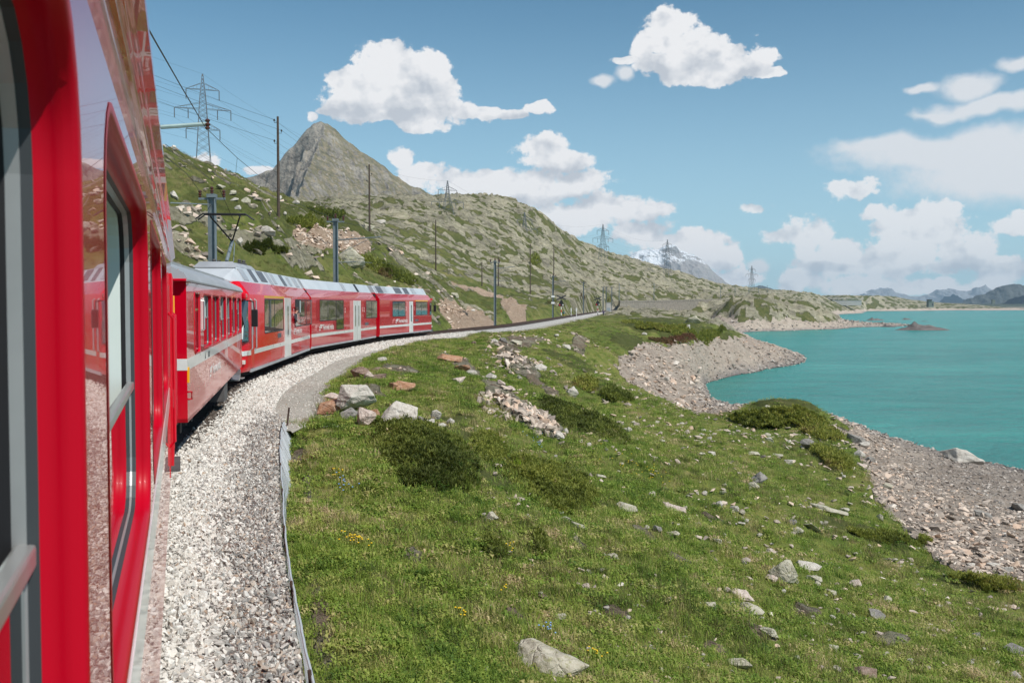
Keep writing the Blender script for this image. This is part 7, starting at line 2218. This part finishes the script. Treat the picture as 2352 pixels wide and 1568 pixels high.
    p = MB(); p.box(0, b[0]-a[0], 2.8, 3.3, a[2]-LAKE+4.002, a[2]-LAKE+5.4); p.build('parapet', M['dam'], o)
    p = MB(); x = (2281-2205)*Y/FPX; p.box(x, x+6, 3.4, 8, a[2]-LAKE+4.004, a[2]-LAKE+13); p.box(x-1, x+7, 3, 9, a[2]-LAKE+13.01, a[2]-LAKE+14); p.build('valve_tower', M['house_wall'], o)
    p = MB(); p.prism([(-9, 0), (0.1, 0), (0.6, a[2]-LAKE-1), (-2, a[2]-LAKE-1)], 'x', (2310-2205)*Y/FPX, b[0]-a[0]); p.build('riprap', M['masonry'], o)
    # islets
    for (x0, x1, yb, yt, Y, lb, sd) in ((2048, 2190, 758, 738, 480, 'main rocky islet with a knob, lying off the second headland', 3), (1985, 2035, 736, 728, 760, 'low flat islet behind the second headland tip', 4),
                                      (2068, 2096, 734, 729, 800, 'smallest flat islet farther out', 5), (2018, 2062, 750, 744, 545, 'string of reef rocks at the second headland tip', 6), (2112, 2134, 738.5, 736.5, 720, 'barely awash reef right of the islets', 7)):
        a = at_y(x0, 740, Y); b = at_y(x1, 740, Y); w = (b[0]-a[0])/2; cx = (a[0]+b[0])/2
        top = CAMZ-(yt-698.3)/FPX*Y-LAKE
        n = 60; u = np.linspace(-1, 1, n); U, V = np.meshgrid(u, u)
        r2 = np.sqrt(U**2+V**2)
        prof = np.clip(1-r2**1.6, 0, 1)*(0.45+0.35*fbm(U*2.2+sd, V*2.2, 4, sd)) + 0.42*np.exp(-((U+.28)**2*60+(V*.8)**2*12)) + 0.16*ridged(U*4+sd, V*2, 4, sd)*np.clip(1.15-r2, 0, 1) - 0.10
        Z = prof*top*1.15 - 0.5*(r2 > 1)
        P = np.stack([(U*w).ravel(), (V*w*0.62).ravel(), Z.ravel()], 1)
        idx = np.arange(n*n).reshape(n, n)
        F = np.stack([idx[:-1,:-1].ravel(), idx[:-1,1:].ravel(), idx[1:,1:].ravel(), idx[1:,:-1].ravel()], 1)
        tag(link_mesh('rocky_islet', fast_mesh('rocky_islet', P, F, [M['islet']], True), None, (cx, Y, LAKE)), lb, 'islet', 'rocky islets in the lake')
    rocky = None
rocky_mat('islet', [(0.32, (0.055, 0.049, 0.047)), (0.48, (0.145, 0.128, 0.120)), (0.62, (0.27, 0.24, 0.225))], None, 0.25, None, 0.6)

def passenger():
    """head and arm of a passenger at the open window of the first railcar"""
    p = car_pt(2, wall_y(2, 1106), HW+0.02)
    o = thing('person', (p.x, p.y, 1.55), -R0(CARS[2][1]), 'person looking out of the open window of the first railcar', 'person')
    J = [((-.1,0,.05),.14),((0,0,.42),.15),((.03,0,.55),.06),((.07,0,.64),.095),((.09,0,.74),.085),((0,-.17,.40),.06),((.08,-.24,.2),.045),((.14,-.1,.14),.04)]
    E = [(0,1),(1,2),(2,3),(3,4),(1,5),(5,6),(6,7)]
    me = bpy.data.meshes.new('body'); me.from_pydata([c for c, r in J], E, [])
    b = link_mesh('body', me, o); b.modifiers.new('skin', 'SKIN').use_smooth_shade = True
    for v, (c, r) in zip(me.skin_vertices[0].data, J): v.radius = (r, r*.85)
    me.skin_vertices[0].data[0].use_root = True
    b.modifiers.new('sub', 'SUBSURF').levels = 1
    dg = bpy.context.evaluated_depsgraph_get(); m2 = bpy.data.meshes.new_from_object(b.evaluated_get(dg))
    b.modifiers.clear(); b.data = m2; m2.materials.clear()
    for n in ('skin', 'cloth_dark'): m2.materials.append(M[n])
    for f in m2.polygons: f.material_index = 0 if f.center.z > .55 or (f.center.x > .1 and f.center.z < .2) else 1
    hr = MB(); hr.lathe([(.02,.83),(.07,.81),(.10,.75),(.10,.69)], (.06,0,0), 12); hr.build('hair', M['hair'], o, smooth=True)

def build_haze():
    b = MB(); b.box(-3300, 6600, -60, 10900, -16, 330)
    o = b.build('haze', M['air'])
    return tag(o, 'thin blue mountain air over the whole valley', kind='stuff')
_m = bpy.data.materials.new('air'); _m.use_nodes = True; _m.node_tree.nodes.clear()
_t = NT(_m.node_tree)
_v = _t.new('ShaderNodeVolumePrincipled'); _v.inputs['Density'].default_value = 6.5e-5; _v.inputs['Color'].default_value = (0.58, 0.80, 1.0, 1)
_t.l.new(_v.outputs[0], _t.new('ShaderNodeOutputMaterial').inputs['Volume'])
M['air'] = _m
# ------------------------------------------------------------------ build everything
build_land(); build_lake(); build_mountains()
build_track(); build_fence()
build_near_coach(); build_second_coach(); build_unit(); passenger()
build_lines(); build_far()
build_shrubs(); build_rocks(); build_grass()
build_haze()
